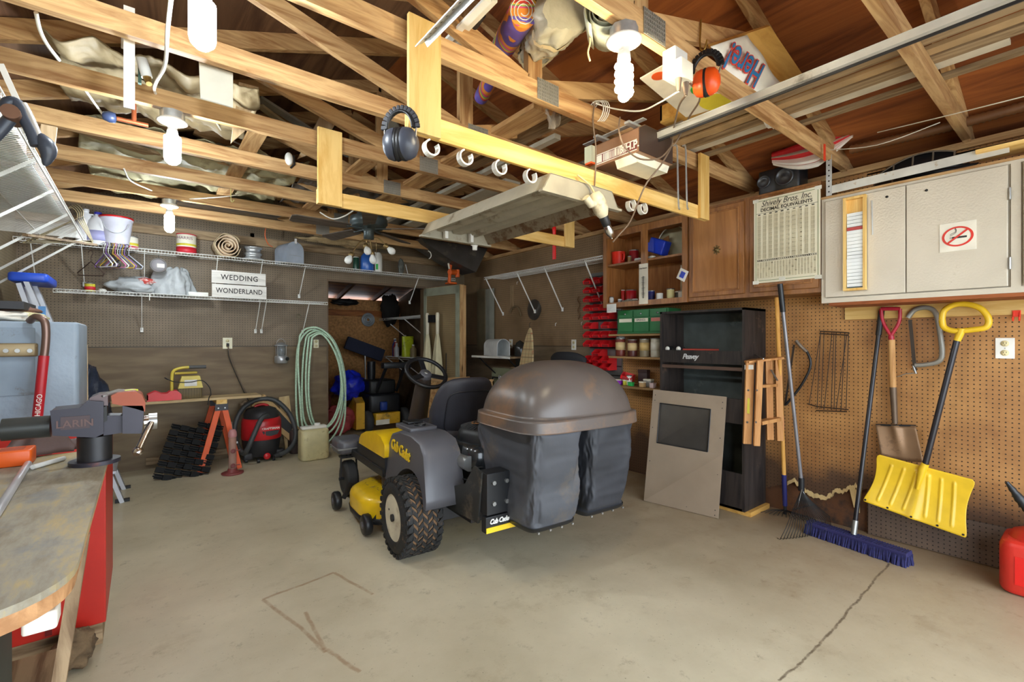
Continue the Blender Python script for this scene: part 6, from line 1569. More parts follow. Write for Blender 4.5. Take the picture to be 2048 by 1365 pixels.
# closed patio umbrellas hung on the door leaf
cv = M('cream_canvas', (206, 196, 160), .85, var=.12, dirt_or_light=(120, 104, 80), dscale=8, dmin=.62)
dl = (Vector((3.235, 5.20, 0))-Vector((3.10, 5.90, 0))).normalized(); nl = Vector((-dl.y, dl.x, 0)); nl = nl if nl.x < 0 else -nl
b = B(); base_p = Vector((3.10, 5.90, 0))+nl*.055
for k, (s, tp, lab) in enumerate(((.16, 1.66, 'left of two closed cream umbrellas hanging on the shed door'), (.37, 1.66, 'right of two closed cream umbrellas hanging on the shed door'))):
    q = base_p+dl*s; t = thing('closed_umbrella', lab, 'umbrella', (q.x, q.y, .45), group='closed umbrellas on the shed door')
    def um2(u, v, q=q, k=k):
        a = 2*PI*u; r = .022+.085*min(1, v*1.25)**.8*(1 if v < .9 else 1-(v-.9)*1.5); r *= 1+.25*math.sin(5*a+k)+.08*math.sin(11*a)
        return q+nl*.02+dl*(r*math.cos(a))+nl*(r*.55*math.sin(a))+Vector((0, 0, 1.38-.86*v))
    B().grid(um2, 40, 16, cu=True).build('canopy', cv, t)
    B().lathe([(.012, 0), (.022, .02), (.026, .27), (.018, .3)], q+nl*.02+Vector((0, 0, 1.36)), n=12).build('handle', M('cream_tube', (222, 212, 186), .5), t)
    B().lathe([(.006, 0), (.02, .06), (.03, .08)], q+nl*.02+Vector((0, 0, .46)), n=10).build('tip', M('brass2', (150, 130, 80), .4, .7), t)
q = base_p+dl*.26+Vector((0, 0, 1.58)); B().obox(q+nl*.02, dl*.05, nl*.03, Vector((0, 0, .05))).build('umbrella_holder', black_pl, None, 'black holder between the two umbrella handles on the shed door', 'holder')
q = base_p+dl*.52; B().bar(q+Vector((0, 0, 1.12)), q+Vector((0, 0, .7)), .01, .01).build('hanging_rod', cable_k, None, 'thin dark rod with a silver head hanging on the shed door', 'rod')
# ================================================================ RIGHT WALL CABINETS
FXC = 3.48                       # cabinet front plane
cabw = wood('brown_cabinet_wood', (158, 106, 58), (120, 76, 38), 'Z', scale=.8, knots=False, rough=.35, spec=.5)
cabp = wood('cabinet_panel', (166, 114, 64), (138, 90, 46), 'Z', scale=.5, knots=False, rough=.28, spec=.5)
cabin = wood('cabinet_inside', (170, 112, 60), (140, 88, 44), 'Z', knots=False)
def P3(x, y, z): return (x, y, z)
# closed two-door cabinet
y0, y1, z0, z1 = 1.150, 2.094, 1.60, 2.33
t = thing('wall_cabinet', 'closed two door brown wall cabinet with the poster on its right door', 'cabinet', ((FXC+XR)/2, (y0+y1)/2, z0))
B().box((FXC+.02, y0, z0), (XR-.002, y1, z1)).build('carcass', cabw, t)
b = B(); b.box((FXC, y0, z0), (FXC+.02, y1, z0+.045)); b.box((FXC, y0, z1-.04), (FXC+.02, y1, z1)); b.box((FXC, y0, z0), (FXC+.02, y0+.03, z1)); b.box((FXC, y1-.03, z0), (FXC+.02, y1, z1)); b.box((FXC, (y0+y1)/2-.03, z0), (FXC+.02, (y0+y1)/2+.03, z1))
b.build('face_frame', cabw, t)
def cab_door(ya, yb, za, zb, par):
    d = B().box((FXC-.016, ya, za), (FXC-.001, yb, zb)).build('door', cabw, par, bevel=.004)
    b = B(); m = .045
    for lo, hi in (((FXC-.024, ya+m-.012, za+m-.012), (FXC-.015, yb-m+.012, za+m)), ((FXC-.024, ya+m-.012, zb-m), (FXC-.015, yb-m+.012, zb-m+.012)), ((FXC-.024, ya+m-.012, za+m-.012), (FXC-.015, ya+m, zb-m+.012)), ((FXC-.024, yb-m, za+m-.012), (FXC-.015, yb-m+.012, zb-m+.012))): b.box(lo, hi)
    b.build('door_moulding', cabw, d, bevel=.003)
    B().box((FXC-.0175, ya+m, za+m), (FXC-.0155, yb-m, zb-m)).build('door_panel', cabp, d)
    return d
mid = (y0+y1)/2
dl_ = cab_door(mid+.02, y1-.012, z0+.03, z1-.02, t); dr_ = cab_door(y0+.012, mid-.02, z0+.03, z1-.02, t)
q = W(1433, 500, X=FXC-.02); b = B()
b.lathe([(.02, 0), (.016, .004), (.006, .008), (.012, .018), (.001, .022)], q, (-1, 0, 0), 14)
for i in range(8): a = i*PI/4; b.bar(q, q+Vector((0, .03*math.cos(a), .036*math.sin(a))), .01, .004, up=(1, 0, 0))
b.build('ornate_knob', M('antique_brass', (110, 92, 56), .5, .7), dl_)
# open cabinet
y0, y1, z0, z1 = 2.096, 2.975, 1.60, 2.31
t = thing('open_cabinet', 'open brown wall cabinet without doors, holding cups and jars, left of the closed one', 'cabinet', ((FXC+XR)/2, (y0+y1)/2, z0))
b = B(); b.box((FXC, y0, z0), (XR-.002, y0+.018, z1)); b.box((FXC, y1-.018, z0), (XR-.002, y1, z1)); b.box((FXC, y0, z0), (XR-.002, y1, z0+.02)); b.box((FXC, y0, z1-.02), (XR-.002, y1, z1)); b.box((XR-.01, y0, z0), (XR-.002, y1, z1)); b.build('carcass', cabin, t)
b = B(); b.box((FXC-.018, y0, z0-.005), (FXC, y1, z0+.04)); b.box((FXC-.018, y0, z1-.06), (FXC, y1, z1)); b.box((FXC-.018, y1-.04, z0), (FXC, y1, z1)); b.box((FXC-.018, y0, z0), (FXC, y0+.045, z1))
ms = W(1290, 500, X=FXC).y; b.box((FXC-.018, ms-.03, z0), (FXC, ms+.03, z1)); b.build('face_frame', cabw, t)
zs = W(1230, 528, X=FXC).z
B().box((FXC+.002, y0+.018, zs-.018), (XR-.01, y1-.018, zs)).build('shelf', cabw, t)
b = B(); b.box((XR-.022, 2.30, z0+.05), (XR-.012, 2.34, zs-.05)); b.build('shelf_rail', cream_l, t)
def inC(px, z, x=FXC+.12): q = W(px, 500, X=x); return Vector((x, q.y, z+.003))
# red mug-like pitcher, red can etc.
c = inC(1237, zs, 3.60); t = thing('red_pitcher', 'bright red plastic jug with a handle on the open cabinet shelf', 'jug', tuple(c))
rm = M('bright_red_plastic', (232, 52, 36), .3)
B().lathe([(.056, 0), (.06, .01), (.066, .12), (.07, .124), (.066, .127), (.058, .12), (.054, .02), (.001, .018)], c, n=24).build('cup', rm, t)
B().tube(smoothpts([c+Vector((-.03, -.055, .105)), c+Vector((-.035, -.09, .10)), c+Vector((-.035, -.09, .04)), c+Vector((-.03, -.055, .03))], 4), .007, 8).build('handle', rm, t)
c = inC(1268, zs, 3.66); can(0, 0, .045, .13, 'dark red tin behind the red jug in the open cabinet', M('dark_red_tin', (150, 24, 30), .4), pz=c, name='red_tin')
c = inC(1259, zs, 3.56); can(0, 0, .018, .06, 'small brass coloured jar beside the red jug', M('brass_jar', (150, 110, 60), .4), pz=c, name='small_jar')['category'] = 'jar'
lump('white_wad', inC(1276, zs, 3.54)+Vector((0, 0, .012)), (.03, .04, .016), white_pl, 'white rag on the cabinet shelf left of the middle stile', 'rag', 51)
c = inC(1318, zs, 3.62); t = thing('blue_basket', 'tilted royal blue plastic box on the open cabinet shelf', 'box', tuple(c))
bl = M('deep_blue_plastic', (28, 60, 190), .35)
ax = Vector((0, -.86, -.35)).normalized(); up_ = Vector((-.0, -.35, .86)).normalized()
b = B(); cc = c+Vector((0, 0, .115)); b.obox(cc, ax*.085, Vector((.05, 0, 0)), up_*.065); b.build('tub', bl, t, bevel=.012)
b = B(); b.obox(cc-Vector((.052, 0, 0)), ax*.09, Vector((.004, 0, 0)), up_*.012); b.build('rim', bl, t)
lump('shell_dish', inC(1302, zs, 3.53)+Vector((0, 0, .012)), (.02, .045, .014), cream_l, 'small cream dish in front of the blue box', 'dish', 52)
c = inC(1345, zs, 3.72); t = thing('fan_guard', 'round cream fan guard standing behind the blue box', 'fan', tuple(c))
b = B(); b.tube([c+Vector((0, .15*math.cos(a), .15+.15*math.sin(a))) for a in [2*PI*i/40 for i in range(40)]], .006, 6, closed=True); b.build('ring', cream_l, t)
b = B(); b.lathe([(.001, 0), (.148, .0), (.148, .006), (.001, .006)], c+Vector((0.01, 0, .15)), (1, 0, 0), 36); b.build('disc', M('cream_disc', (196, 186, 150), .5), t)
B().obox(c+Vector((-.05, .03, .10)), (0, .004, .1), (.004, 0, 0), (0, -.03, .01)).build('picture_slat', MATS['brown_cabinet_wood'], None, 'dark slat leaning in front of the round guard', 'slat')
# lower tier of the open cabinet
zb0 = z0+.02
specs = [(1223, 3.53, .022, .075, (214, 212, 206), 'small white bottle at the left end of the cabinet bottom'), (1240, 3.56, .02, .05, (150, 150, 152), 'grey jar lying left on the cabinet bottom'),
         (1262, 3.66, .05, .14, (190, 24, 36), 'red box shaped bottle behind the clutter in the open cabinet'), (1246, 3.66, .018, .15, (206, 40, 40), 'thin red bottle with a white cap in the open cabinet'),
         (1303, 3.62, .03, .11, (46, 50, 120), 'dark blue bottle right of the thermometer strip'), (1319, 3.55, .03, .07, (226, 224, 216), 'white tub in the middle of the cabinet bottom'),
         (1341, 3.58, .032, .105, (220, 210, 150), 'cream and yellow jar in the open cabinet'), (1356, 3.62, .025, .08, (60, 56, 52), 'dark jar beside the cream and yellow jar'),
         (1364, 3.56, .03, .075, (206, 204, 196), 'pale jar at the right end of the open cabinet'), (1270, 3.55, .025, .04, (140, 120, 100), 'clear brown dish among the clutter'), (1283, 3.58, .022, .06, (176, 164, 150), 'glass jar left of the middle stile')]
for i, (px, x, r, h, col, lab) in enumerate(specs):
    can(0, 0, r, h, lab, M('jar_c%d' % i, col, .4), lid=(white_pl if i % 2 else steel), pz=inC(px, zb0, x), name='jar')['category'] = 'jar'
lump('clutter_bag', inC(1258, zb0, 3.54)+Vector((0, 0, .022)), (.03, .08, .024), M('clear_wrap', (150, 144, 132), .25, var=.4, scale=20), 'crumpled clear wrap on the bottom of the open cabinet', 'wrap', 53)
c = W(1380, 470, X=FXC-.03)
t = thing('blue_card', 'white and blue card hanging at the edge of the open cabinet', 'card', tuple(W(1367, 548, X=FXC-.02))); q = W(1365, 550, X=FXC-.024)
B().obox(q+Vector((.0, .0, .0)), (0, .035, .02), (.0015, 0, 0), (0, -.02, .04)).build('card', white_pl, t); B().obox(q-Vector((.002, 0, 0)), (0, .018, .010), (.0015, 0, 0), (0, -.012, .022)).build('print', bl, t)
# thermometer strip on the stile
q0, q1 = W(1275, 532, X=FXC-.02), W(1294, 608, X=FXC-.02); t = thing('wall_thermometer', 'cream advertising thermometer strip fixed to the open cabinet stile', 'thermometer', (q0.x, (q0.y+q1.y)/2, q1.z))
B().box((FXC-.025, ms-.045, q1.z-.0), (FXC-.019, ms+.045, q0.z+.01)).build('backing', cream_l, t)
zc = (q0.z+q1.z)/2; B().box((FXC-.027, ms-.003, q1.z+.05), (FXC-.025, ms+.003, q0.z-.1)).build('tube', cable_k, t)
b = B()
for i in range(16): z = q1.z+.06+i*(q0.z-q1.z-.17)/15; b.box((FXC-.026, ms-.018, z), (FXC-.0253, ms-.006, z+.0015)); b.box((FXC-.026, ms+.006, z), (FXC-.0253, ms+.018, z+.0015))
b.build('scale_marks', MATS['sign_ink'], t)
text('lettering', 'Hardware', .02, (FXC-.0262, ms, q0.z-.03), (0, -1, 0), (0, 0, 1), MATS['sign_ink'], t, depth=.0004)
q = W(1223, 617, X=FXC-.03); t = thing('note_card', 'white ruled note card hanging below the left corner of the open cabinet', 'card', tuple(q))
B().box((q.x-.001, q.y-.055, q.z-.04), (q.x+.001, q.y+.055, q.z+.04)).build('card', white_pl, t)
b = B()
for i in range(5): b.box((q.x-.0016, q.y-.045, q.z+.022-i*.012), (q.x-.001, q.y+.045, q.z+.0228-i*.012))
b.build('ruled_lines', M('ruled_line', (120, 130, 150), .6), t)

# white cabinet
y0, y1, z0, z1 = .262, 1.146, 1.526, 2.20
wpt = M('old_white_paint', (206, 196, 178), .26, var=.05, scale=5, dirt_or_light=(150, 128, 92), dscale=9, dmin=.66, bump=.22, bscale=90, spec=.6)
t = thing('white_cabinet', 'glossy off-white painted wall cabinet with two doors and the no smoking sign', 'cabinet', ((FXC+XR)/2, (y0+y1)/2, z0))
B().box((FXC+.012, y0-.9, z0), (XR-.002, y1, z1)).build('carcass', wpt, t)
b = B(); b.box((FXC, y0-.9, z0), (FXC+.012, y1, z0+.03)); b.box((FXC, y0-.0, z0), (FXC+.012, y0+.035, z1)); b.box((FXC, y1-.02, z0), (FXC+.012, y1, z1)); b.box((FXC, y0-.9, z1-.015), (FXC+.012, y1, z1)); b.build('face_frame', wpt, t)
B().box((FXC-.01, y0-.9, z1), (XR-.002, y1, z1+.014)).build('top_board', pine('Y'), t)
B().box((FXC+.005, y0-.9, z0-.02), (XR-.002, y1-.04, z0)).build('bottom_board', wood('red_brown_ply', (150, 84, 44), (110, 58, 30), 'Y', knots=False), t)
ysm = W(1813, 480, X=FXC).y
for ya, yb in ((ysm+.002, y1-.025), (y0+.045, ysm-.002)):
    d = B().box((FXC-.016, ya, z0+.035), (FXC, yb, z1-.02)).build('door', wpt, t, bevel=.003)
    if ya < ysm:
        for zz in (z0+.15, z1-.17):
            B().cyl((FXC-.018, y0+.038, zz-.03), (FXC-.018, y0+.038, zz+.03), .006, n=8).build('hinge', steel, d)
    q = W(1853 if ya < ysm else 1774, 381 if ya < ysm else 394, X=FXC-.017); B().lathe([(.007, 0), (.007, .003), (.001, .003)], q, (-1, 0, 0), 12).build('knob_hole', cable_k, d)
B().box((FXC-.016, y0-.86, z0+.035), (FXC, y0-.01, z1-.02)).build('door', wpt, t, bevel=.003)
# no smoking sign
q = W(1916, 473, X=FXC-.019); t = thing('no_smoking_sign', 'white no smoking sign with a red barred circle on the white cabinet', 'sign', tuple(q))
a_, c_ = W(1879, 473, X=FXC-.018), W(1953, 473, X=FXC-.018); hw = (a_.y-c_.y)/2; hz = .078; yc = (a_.y+c_.y)/2
wq = M('sign_white', (232, 226, 210), .4)
B().rbox((-hw, -hz, 0), (hw, hz, .003), .012).xform(Matrix(((0, 0, -1, FXC-.0165), (1, 0, 0, yc), (0, 1, 0, q.z), (0, 0, 0, 1)))).build('plate', wq, t)
rd = M('sign_red', (214, 44, 32), .4); ctr = Vector((FXC-.0205, yc, q.z))
b = B(); n = 48; ro, ri = hw*.86, hw*.72
b.add([ctr+Vector((0, r*math.cos(2*PI*i/n), r*.86*math.sin(2*PI*i/n))) for r in (ro, ri) for i in range(n)], [(i, n+i, n+(i+1) % n, (i+1) % n) for i in range(n)])
b.build('red_ring', rd, t, solid=.0008)
B().bar(ctr+Vector((-.0003, ri*.72, -ri*.60)), ctr+Vector((-.0003, -ri*.72, ri*.60)), hw*.13, .0008, up=(1, 0, 0)).build('red_bar', rd, t)
b = B(); b.bar(ctr+Vector((.0006, hw*.3, -.005)), ctr+Vector((.0006, -hw*.5, -.005)), .010, .0006, up=(1, 0, 0))
for k in range(2):
    b.tube([ctr+Vector((.0006, hw*(.42-.01*k)-.012*math.sin(i*.9)-.02*i/3, .006+.008*i+.008*k)) for i in range(6)], .0012, 4)
b.bar(ctr+Vector((.0006, hw*.36, -.005)), ctr+Vector((.0006, hw*.34, -.005)), .010, .0006, up=(1, 0, 0)); b.bar(ctr+Vector((.0006, hw*.42, -.005)), ctr+Vector((.0006, hw*.40, -.005)), .010, .0006, up=(1, 0, 0))
b.build('cigarette', cable_k, t)
# wooden tray hung on the white cabinet; its slats imitate reflected blinds
qa, qb = W(1688, 400, X=FXC-.03), W(1733, 578, X=FXC-.03); t = thing('reflection_tray', 'tall narrow wooden tray on the white cabinet, its white slats imitating reflected blinds', 'tray', ((qa.x), (qa.y+qb.y)/2, qb.z))
ya, yb, za, zb = qb.y, qa.y, qb.z-.005, qa.z+.005
lw = newpine('Z'); b = B(); x0 = FXC-.05; x1 = FXC-.018
b.box((x0, ya, za), (x1, ya+.014, zb)); b.box((x0, yb-.014, za), (x1, yb, zb)); b.box((x0, ya, za), (x1, yb, za+.014)); b.box((x0, ya, zb-.014), (x1, yb, zb)); b.build('frame', lw, t)
B().box((x1-.004, ya, za), (x1, yb, zb)).build('back_panel', lw, t)
b = B(); b2 = B(); n = 21; zt2 = zb-.10
for i in range(n):
    z = za+.02+(zt2-za-.02)*i/n; h = (zt2-za-.02)/n
    (b2 if i == 16 else b).box((x0+.012, ya+.018, z+.0035), (x1-.006, yb-.018, z+h+.0005))
b.build('reflection_slats', M('reflection_white', (236, 242, 246), .25), t); b2.build('reflection_red', M('reflection_red', (190, 60, 60), .4), t)
B().box((x0+.018, ya+.018, za+.015), (x1-.005, yb-.018, zt2)).build('reflection_gaps', M('teal_dark', (60, 84, 90), .4), t)
B().tube([Vector((x1-.0, ya-.022, zb-.04)), Vector((x1-.0, ya-.026, za+.33))], .0035, 6).build('hanging_wire', galv, t)
# poster
qa, qb = W(1508, 412, X=FXC-.027), W(1641, 560, X=FXC-.027); ya, yb = qb.y, qa.y; za, zb = W(1508, 568, X=FXC-.027).z, W(1508, 402, X=FXC-.027).z
t = thing('poster', 'yellowed wall chart poster of decimal equivalents taped on the right brown door', 'poster', (FXC-.027, (ya+yb)/2, za))
paper = M('poster_paper', (226, 220, 196), .35, var=.04); dk = M('poster_ink', (52, 50, 44), .6); gy = M('poster_grey', (176, 168, 142), .6); gn = M('poster_green', (110, 130, 90), .6)
x = FXC-.027; B().box((x, ya, za), (x+.0015, yb, zb)).build('sheet', paper, t)
w_, h_ = yb-ya, zb-za; yc = (ya+yb)/2
def ink(yf0, yf1, zf0, zf1, b): b.box((x-.0006, yb-yf1*w_, za+zf0*h_), (x, yb-yf0*w_, za+zf1*h_))
b = B()
for a in ((.03, .97, .025, .03), (.03, .97, .972, .977), (.03, .036, .025, .975), (.964, .97, .025, .975)): ink(*a, b)
b.build('border', gn, t)
b = B(); cw = .9/10
for j in range(10):
    ink(.055+j*cw, .055+j*cw+cw*.62, .285, .80, b)
for j in range(20): ink(.055+j*.045, .055+j*.045+.028, .06, .245, b)
b.build('column_tint', M('poster_tint', (204, 196, 168), .6), t)
b = B()
for j in range(10):
    for i in range(40):
        zf = .292+i*.0125; ink(.065+j*cw, .065+j*cw+cw*.16, zf, zf+.004, b); ink(.065+j*cw+cw*.28, .065+j*cw+cw*.50, zf, zf+.004, b)
for j in range(20):
    for i in range(12): ink(.058+j*.045, .058+j*.045+.022, .068+i*.0145, .0725+i*.0145, b)
b.build('figures', gy, t)
b = B(); ink(.05, .95, .255, .258, b); ink(.05, .95, .274, .277, b); ink(.04, .96, .828, .8305, b)
for j in range(10): ink(.07+j*cw, .07+j*cw+cw*.4, .808, .818, b)
for j in range(30): ink(.06+j*.03, .06+j*.03+.015, .262, .270, b)
b.build('rules', dk, t)
text('heading', 'Shively Bros. Inc.', .056, (x-.001, yc, za+h_*.932), (0, -1, 0), (0, 0, 1), dk, t, depth=.0004, shear=.35, xs=.84)
text('heading', 'DECIMAL EQUIVALENTS', .031, (x-.001, yc, za+h_*.862), (0, -1, 0), (0, 0, 1), dk, t, depth=.0004, bold=.0008, xs=.98)
text('subheading', 'MILLING CUTTERS - CARBIDE TOOLS        REAMERS - DRILLS - TAPS', .011, (x-.001, yc, za+h_*.892), (0, -1, 0), (0, 0, 1), gy, t, depth=.0004)
b = B()
for fy, fz in ((.03, .985), (.97, .985), (.03, .01), (.97, .01), (.45, .03)): b.box((x-.0012, yb-fy*w_-.02, za+fz*h_-.012), (x-.0006, yb-fy*w_+.02, za+fz*h_+.012))
b.build('tape', M('clear_tape', (222, 220, 206), .15), t)

# things on top of the cabinets
q = W(1575, 345, X=3.6); t = thing('speaker_horns', 'dark boombox with round speakers on top of the closed brown cabinet', 'boombox', (3.62, q.y, 2.33))
ya, yb = W(1605, 340, X=3.55).y, W(1522, 350, X=3.55).y
B().rbox((3.5, ya, 2.332), (3.66, yb, 2.50), .02).build('case', black_pl, t)
for yy, r in ((ya+(yb-ya)*.35, .06), (ya+(yb-ya)*.85, .045)):
    B().lathe([(r, 0), (r, .008), (r*.85, .01), (r*.8, .002), (r*.3, .004), (.001, .01)], (3.5, yy, 2.42), (-1, 0, 0), 26).build('speaker', M('speaker_rim', (74, 76, 80), .3, .5), t)
# perforated strap and angle iron
q = W(1658, 348, X=FXC-.03); t = thing('perforated_strap', 'perforated steel strap hanging down beside the top of the brown cabinet', 'strap', (q.x, q.y, 2.18))
B().box((q.x-.002, q.y-.016, 2.21), (q.x+.002, q.y+.016, 2.47)).build('strip', galv, t)
b = B()
for i in range(7): b.cyl((q.x-.003, q.y, 2.235+i*.034), (q.x-.0022, q.y, 2.235+i*.034), .005, n=8)
b.build('holes', cable_k, t)
A_, C_ = W(1655, 380, X=FXC-.03), W(1985, 318, X=FXC-.03); t = thing('angle_iron', 'speckled galvanised angle iron lying along the top of the white cabinet', 'angle iron', tuple((A_+C_)/2))
dv = C_-A_; rust = M('speckled_zinc', (206, 206, 200), .4, .4, dirt_or_light=(170, 140, 96), dscale=22, dmin=.6)
A2 = Vector((FXC-.03, A_.y, 2.245)); C2 = Vector((FXC-.03, .30, 2.262)); up_ = Vector((0, 0, 1))
B().bar(A2, C2, .05, .003, up=(1, 0, 0)).build('vertical_leg', rust, t); B().bar(A2+Vector((.02, 0, .025)), C2+Vector((.02, 0, .025)), .04, .003).build('top_leg', dark_steel, t)
B().box((FXC-.06, -.55, 2.262), (FXC+.12, .42, 2.28)).build('pine_board', newpine('Y'), None, 'bright pine board lying on top of the white cabinet at the photo edge', 'board')
# black vent grille leaning behind the angle
t = thing('vent_grille', 'black slotted plastic grille standing on top of the white cabinet', 'grille', (3.62, .75, 2.215)); gb = M('grille_frame', (120, 108, 92), .5)
yA, yB = W(1745, 345, X=3.6).y, W(1905, 300, X=3.6).y
def gr(u, v): return Vector((3.62+.05*v, yA+(yB-yA)*u, 2.218+(.06+.13*math.sin(PI*(.12+.62*u)))*v))
b = B(); N_ = 16
b.grid(lambda u, v: gr(u, v*.98+.0), 20, 4); b.build('panel', black_pl, t, solid=.006)
b = B()
for k in range(5): u = k/4; b.tube([gr(u, j/5)-Vector((.006, 0, 0)) for j in range(6)], .005, 5)
for v in (.0, .5, .98): b.tube([gr(j/20, v)-Vector((.006, 0, 0)) for j in range(21)], .005, 5)
b.build('ribs', gb, t)
lump('black_bag', Vector((3.6, .62, 2.25)), (.07, .16, .035), cable_k, 'small black bag on top of the white cabinet behind the angle iron', 'bag', 61)

# ================================================================ RIGHT WALL, LOWER
cl_y0, cl_y1 = -.4, W(1690, 620, X=XR-.02).y
B().box((XR-.022, cl_y0, W(1690, 640, X=XR-.02).z), (XR-.001, cl_y1, W(1690, 612, X=XR-.02).z)).build('pine_cleat', newpine('Y'), None, 'pale pine board screwed to the pegboard under the white cabinet', 'board')
outlet(W(2010, 697, X=XR-.002), (-1, 0, 0), 'white duplex outlet on the tan pegboard at the right edge', .075, .115)
q = W(2033, 634, X=XR-.03); t = thing('red_hook', 'small red plastic double hook on the pine cleat at the right edge', 'hook', tuple(q))
b = B()
for dy in (-.012, .012): b.tube(smoothpts([q+Vector((.005, dy, .03)), q+Vector((-.005, dy, -.01)), q+Vector((-.02, dy, -.02)), q+Vector((-.03, dy, .0))], 4), .004, 6)
b.box((q.x+.002, q.y-.016, q.z-.0), (q.x+.008, q.y+.016, q.z+.035)); b.build('prongs', M('orange_red', (232, 60, 36), .4), t)

# Peavey cabinet
y0, y1, x0, x1, z1 = 1.62, 2.327, 3.43, XR-.01, 1.525
blk = wood('black_worn_wood', (58, 50, 46), (34, 30, 30), 'Z', knots=False, rough=.55, dirt_or_light=(112, 88, 70), dmin=.63)
t = thing('speaker_cabinet', 'tall scuffed black plywood cabinet with two open bays on the right wall', 'cabinet', ((x0+x1)/2, (y0+y1)/2, .03))
th = .018; zf = .035
B().box((x0, y0, zf), (x1, y0+th, z1)).build('side_panel', blk, t); B().box((x0, y1-th, zf), (x1, y1, z1)).build('side_panel', blk, t)
B().box((x0, y0, z1-th), (x1, y1, z1)).build('top_panel', blk, t); B().box((x0, y0+th, zf), (x1, y1-th, zf+th)).build('bottom_panel', blk, t)
B().box((x1-.01, y0+th, zf), (x1, y1-th, z1-th)).build('back_panel', M('grey_green_lining', (70, 76, 74), .7, var=.3, dirt_or_light=(110, 116, 110), dmin=.6), t)
zr1, zr0 = W(1490, 703, X=x0).z, W(1490, 731, X=x0).z
B().box((x0, y0+th, zr0), (x0+.02, y1-th, zr1)).build('upper_rail', blk, t); B().box((x0+.02, y0+th, zr1-.03), (x1-.01, y1-th, zr1-.012)).build('shelf', blk, t)
B().box((x0+.004, y0+th, zr0-.045), (x0+.02, y1-th, zr0-.02)).build('lip', M('brown_lip', (84, 62, 50), .6), t)
za, zb = W(1486, 850, X=x0).z, W(1486, 800, X=x0).z
B().box((x0, y0+th, za), (x0+.02, y1-th, zb)).build('middle_rail', blk, t)
zc = W(1490, 951, X=x0).z; B().box((x0, y0+th, zf), (x0+.02, y1-th, zc)).build('lower_panel', blk, t)
text('logo', 'Peavey', .058, (x0-.001, W(1380, 716, X=x0).y, (zr0+zr1)/2), (0, -1, 0), (0, 0, 1), M('logo_silver', (220, 220, 220), .3, .3), t, shear=.35, bold=.0012, space=.86, xs=.95)
B().box((x0+.03, y0-.03, .001), (x1, y1, zf)).build('plywood_sheet', MATS['yellow_ply'], None, 'thin plywood sheet under the black cabinet', 'board')
# hammers / mallets on the shelf
zsh = zr1-.012
for i, (yy, xx, ln, mt, lab) in enumerate(((W(1338, 695, X=3.5).y, 3.5, .07, cable_k, 'short black club with a white end on the black cabinet shelf'), (W(1360, 695, X=3.5).y, 3.5, .30, M('red_brown_handle', (170, 60, 44), .5), 'red handled mallet with a white end lying on the black cabinet shelf'))):
    t2 = thing('mallet', lab, 'mallet', (xx, yy, zsh)); c = Vector((xx-.02, yy, zsh+.021))
    B().cyl(c, c+Vector((.06, -.005, 0)), .02, n=16).build('head', cable_k, t2); B().lathe([(.02, 0), (.0205, .006), (.012, .012), (.001, .013)], c, (-1, 0, 0), 16).build('white_face', white_pl, t2)
    B().cyl(c+Vector((.03, -.02, -.006)), c+Vector((.04+ln*.3, -.02-ln*.85, -.006)), .009, n=10).build('handle', mt, t2)
# grey panel with window
BL, BR, TL, TR = W(1289, 1002, Z=0), W(1437, 1038, Z=0), W(1308, 780, X=3.40), W(1454, 795, X=3.40)
t = thing('panel_with_window', 'beige grey panel with a dark framed window leaning on the black cabinet', 'panel', tuple((BL+BR)/2))
pg = M('beige_grey_panel', (150, 132, 112), .45, var=.06, dirt_or_light=(120, 100, 84), dmin=.66)
def pp(u, v): return (BL*(1-v)+TL*v)*(1-u)+(BR*(1-v)+TR*v)*u
nrm = (BR-BL).cross(TL-BL).normalized(); nrm = -nrm if nrm.x > 0 else nrm
wl, wr_, wb_, wt = .12, .82, .52, .88
b = B()
for (ua, ub, va, vb) in ((0, 1, 0, wb_), (0, 1, wt, 1), (0, wl, wb_, wt), (wr_, 1, wb_, wt)):
    q = [pp(ua, va), pp(ub, va), pp(ub, vb), pp(ua, vb)]; b.prism(q, nrm*.014)
b.build('face', pg, t)
q = [pp(wl, wb_), pp(wr_, wb_), pp(wr_, wt), pp(wl, wt)]; B().prism([p+nrm*.001 for p in q], nrm*.004).build('window_pane', M('dark_pane', (66, 62, 58), .12, spec=.7), t)
b = B()
for i in range(4): b.tube([q[i]+nrm*.014, q[(i+1) % 4]+nrm*.014], .004, 5)
b.build('window_gasket', dark_steel, t)
b = B()
for u in (.04, .96):
    for v in (.02, .06, .9, .95, .35, .65): p = pp(u, v); b.cyl(p+nrm*.014, p+nrm*.0155, .004, n=8)
for u in (.3, .6): p = pp(u, .035); b.cyl(p+nrm*.014, p+nrm*.0155, .004, n=8)
b.build('screws', dark_steel, t)

# wooden step ladder hung beside the black cabinet
t = thing('step_ladder', 'small folded paint spattered wooden step ladder hanging beside the black cabinet', 'step ladder', tuple(W(1522, 890, X=3.42)))
lwm = wood('ladder_wood', (206, 150, 92), (174, 116, 62), 'Z', knots=False, dirt_or_light=(226, 220, 206), dmin=.66)
lx = 3.42
tp = lambda px, py, x=lx: W(px, py, X=x)
B().obox((tp(1490, 724)+tp(1560, 716, 3.62))/2, (tp(1560, 716, 3.62)-tp(1490, 724))/2, Vector((0.05, .05, 0)), (0, 0, .008)).build('top_cap', lwm, t, bevel=.002)
for (a, b_, x_) in (((1500, 722), (1494, 888), 3.40), ((1520, 722), (1513, 892), 3.40)):
    B().bar(tp(a[0], a[1], x_), tp(b_[0], b_[1], x_), .055 if a[0] == 1500 else .04, .022, up=(.7, .7, 0)).build('front_rail', lwm, t)
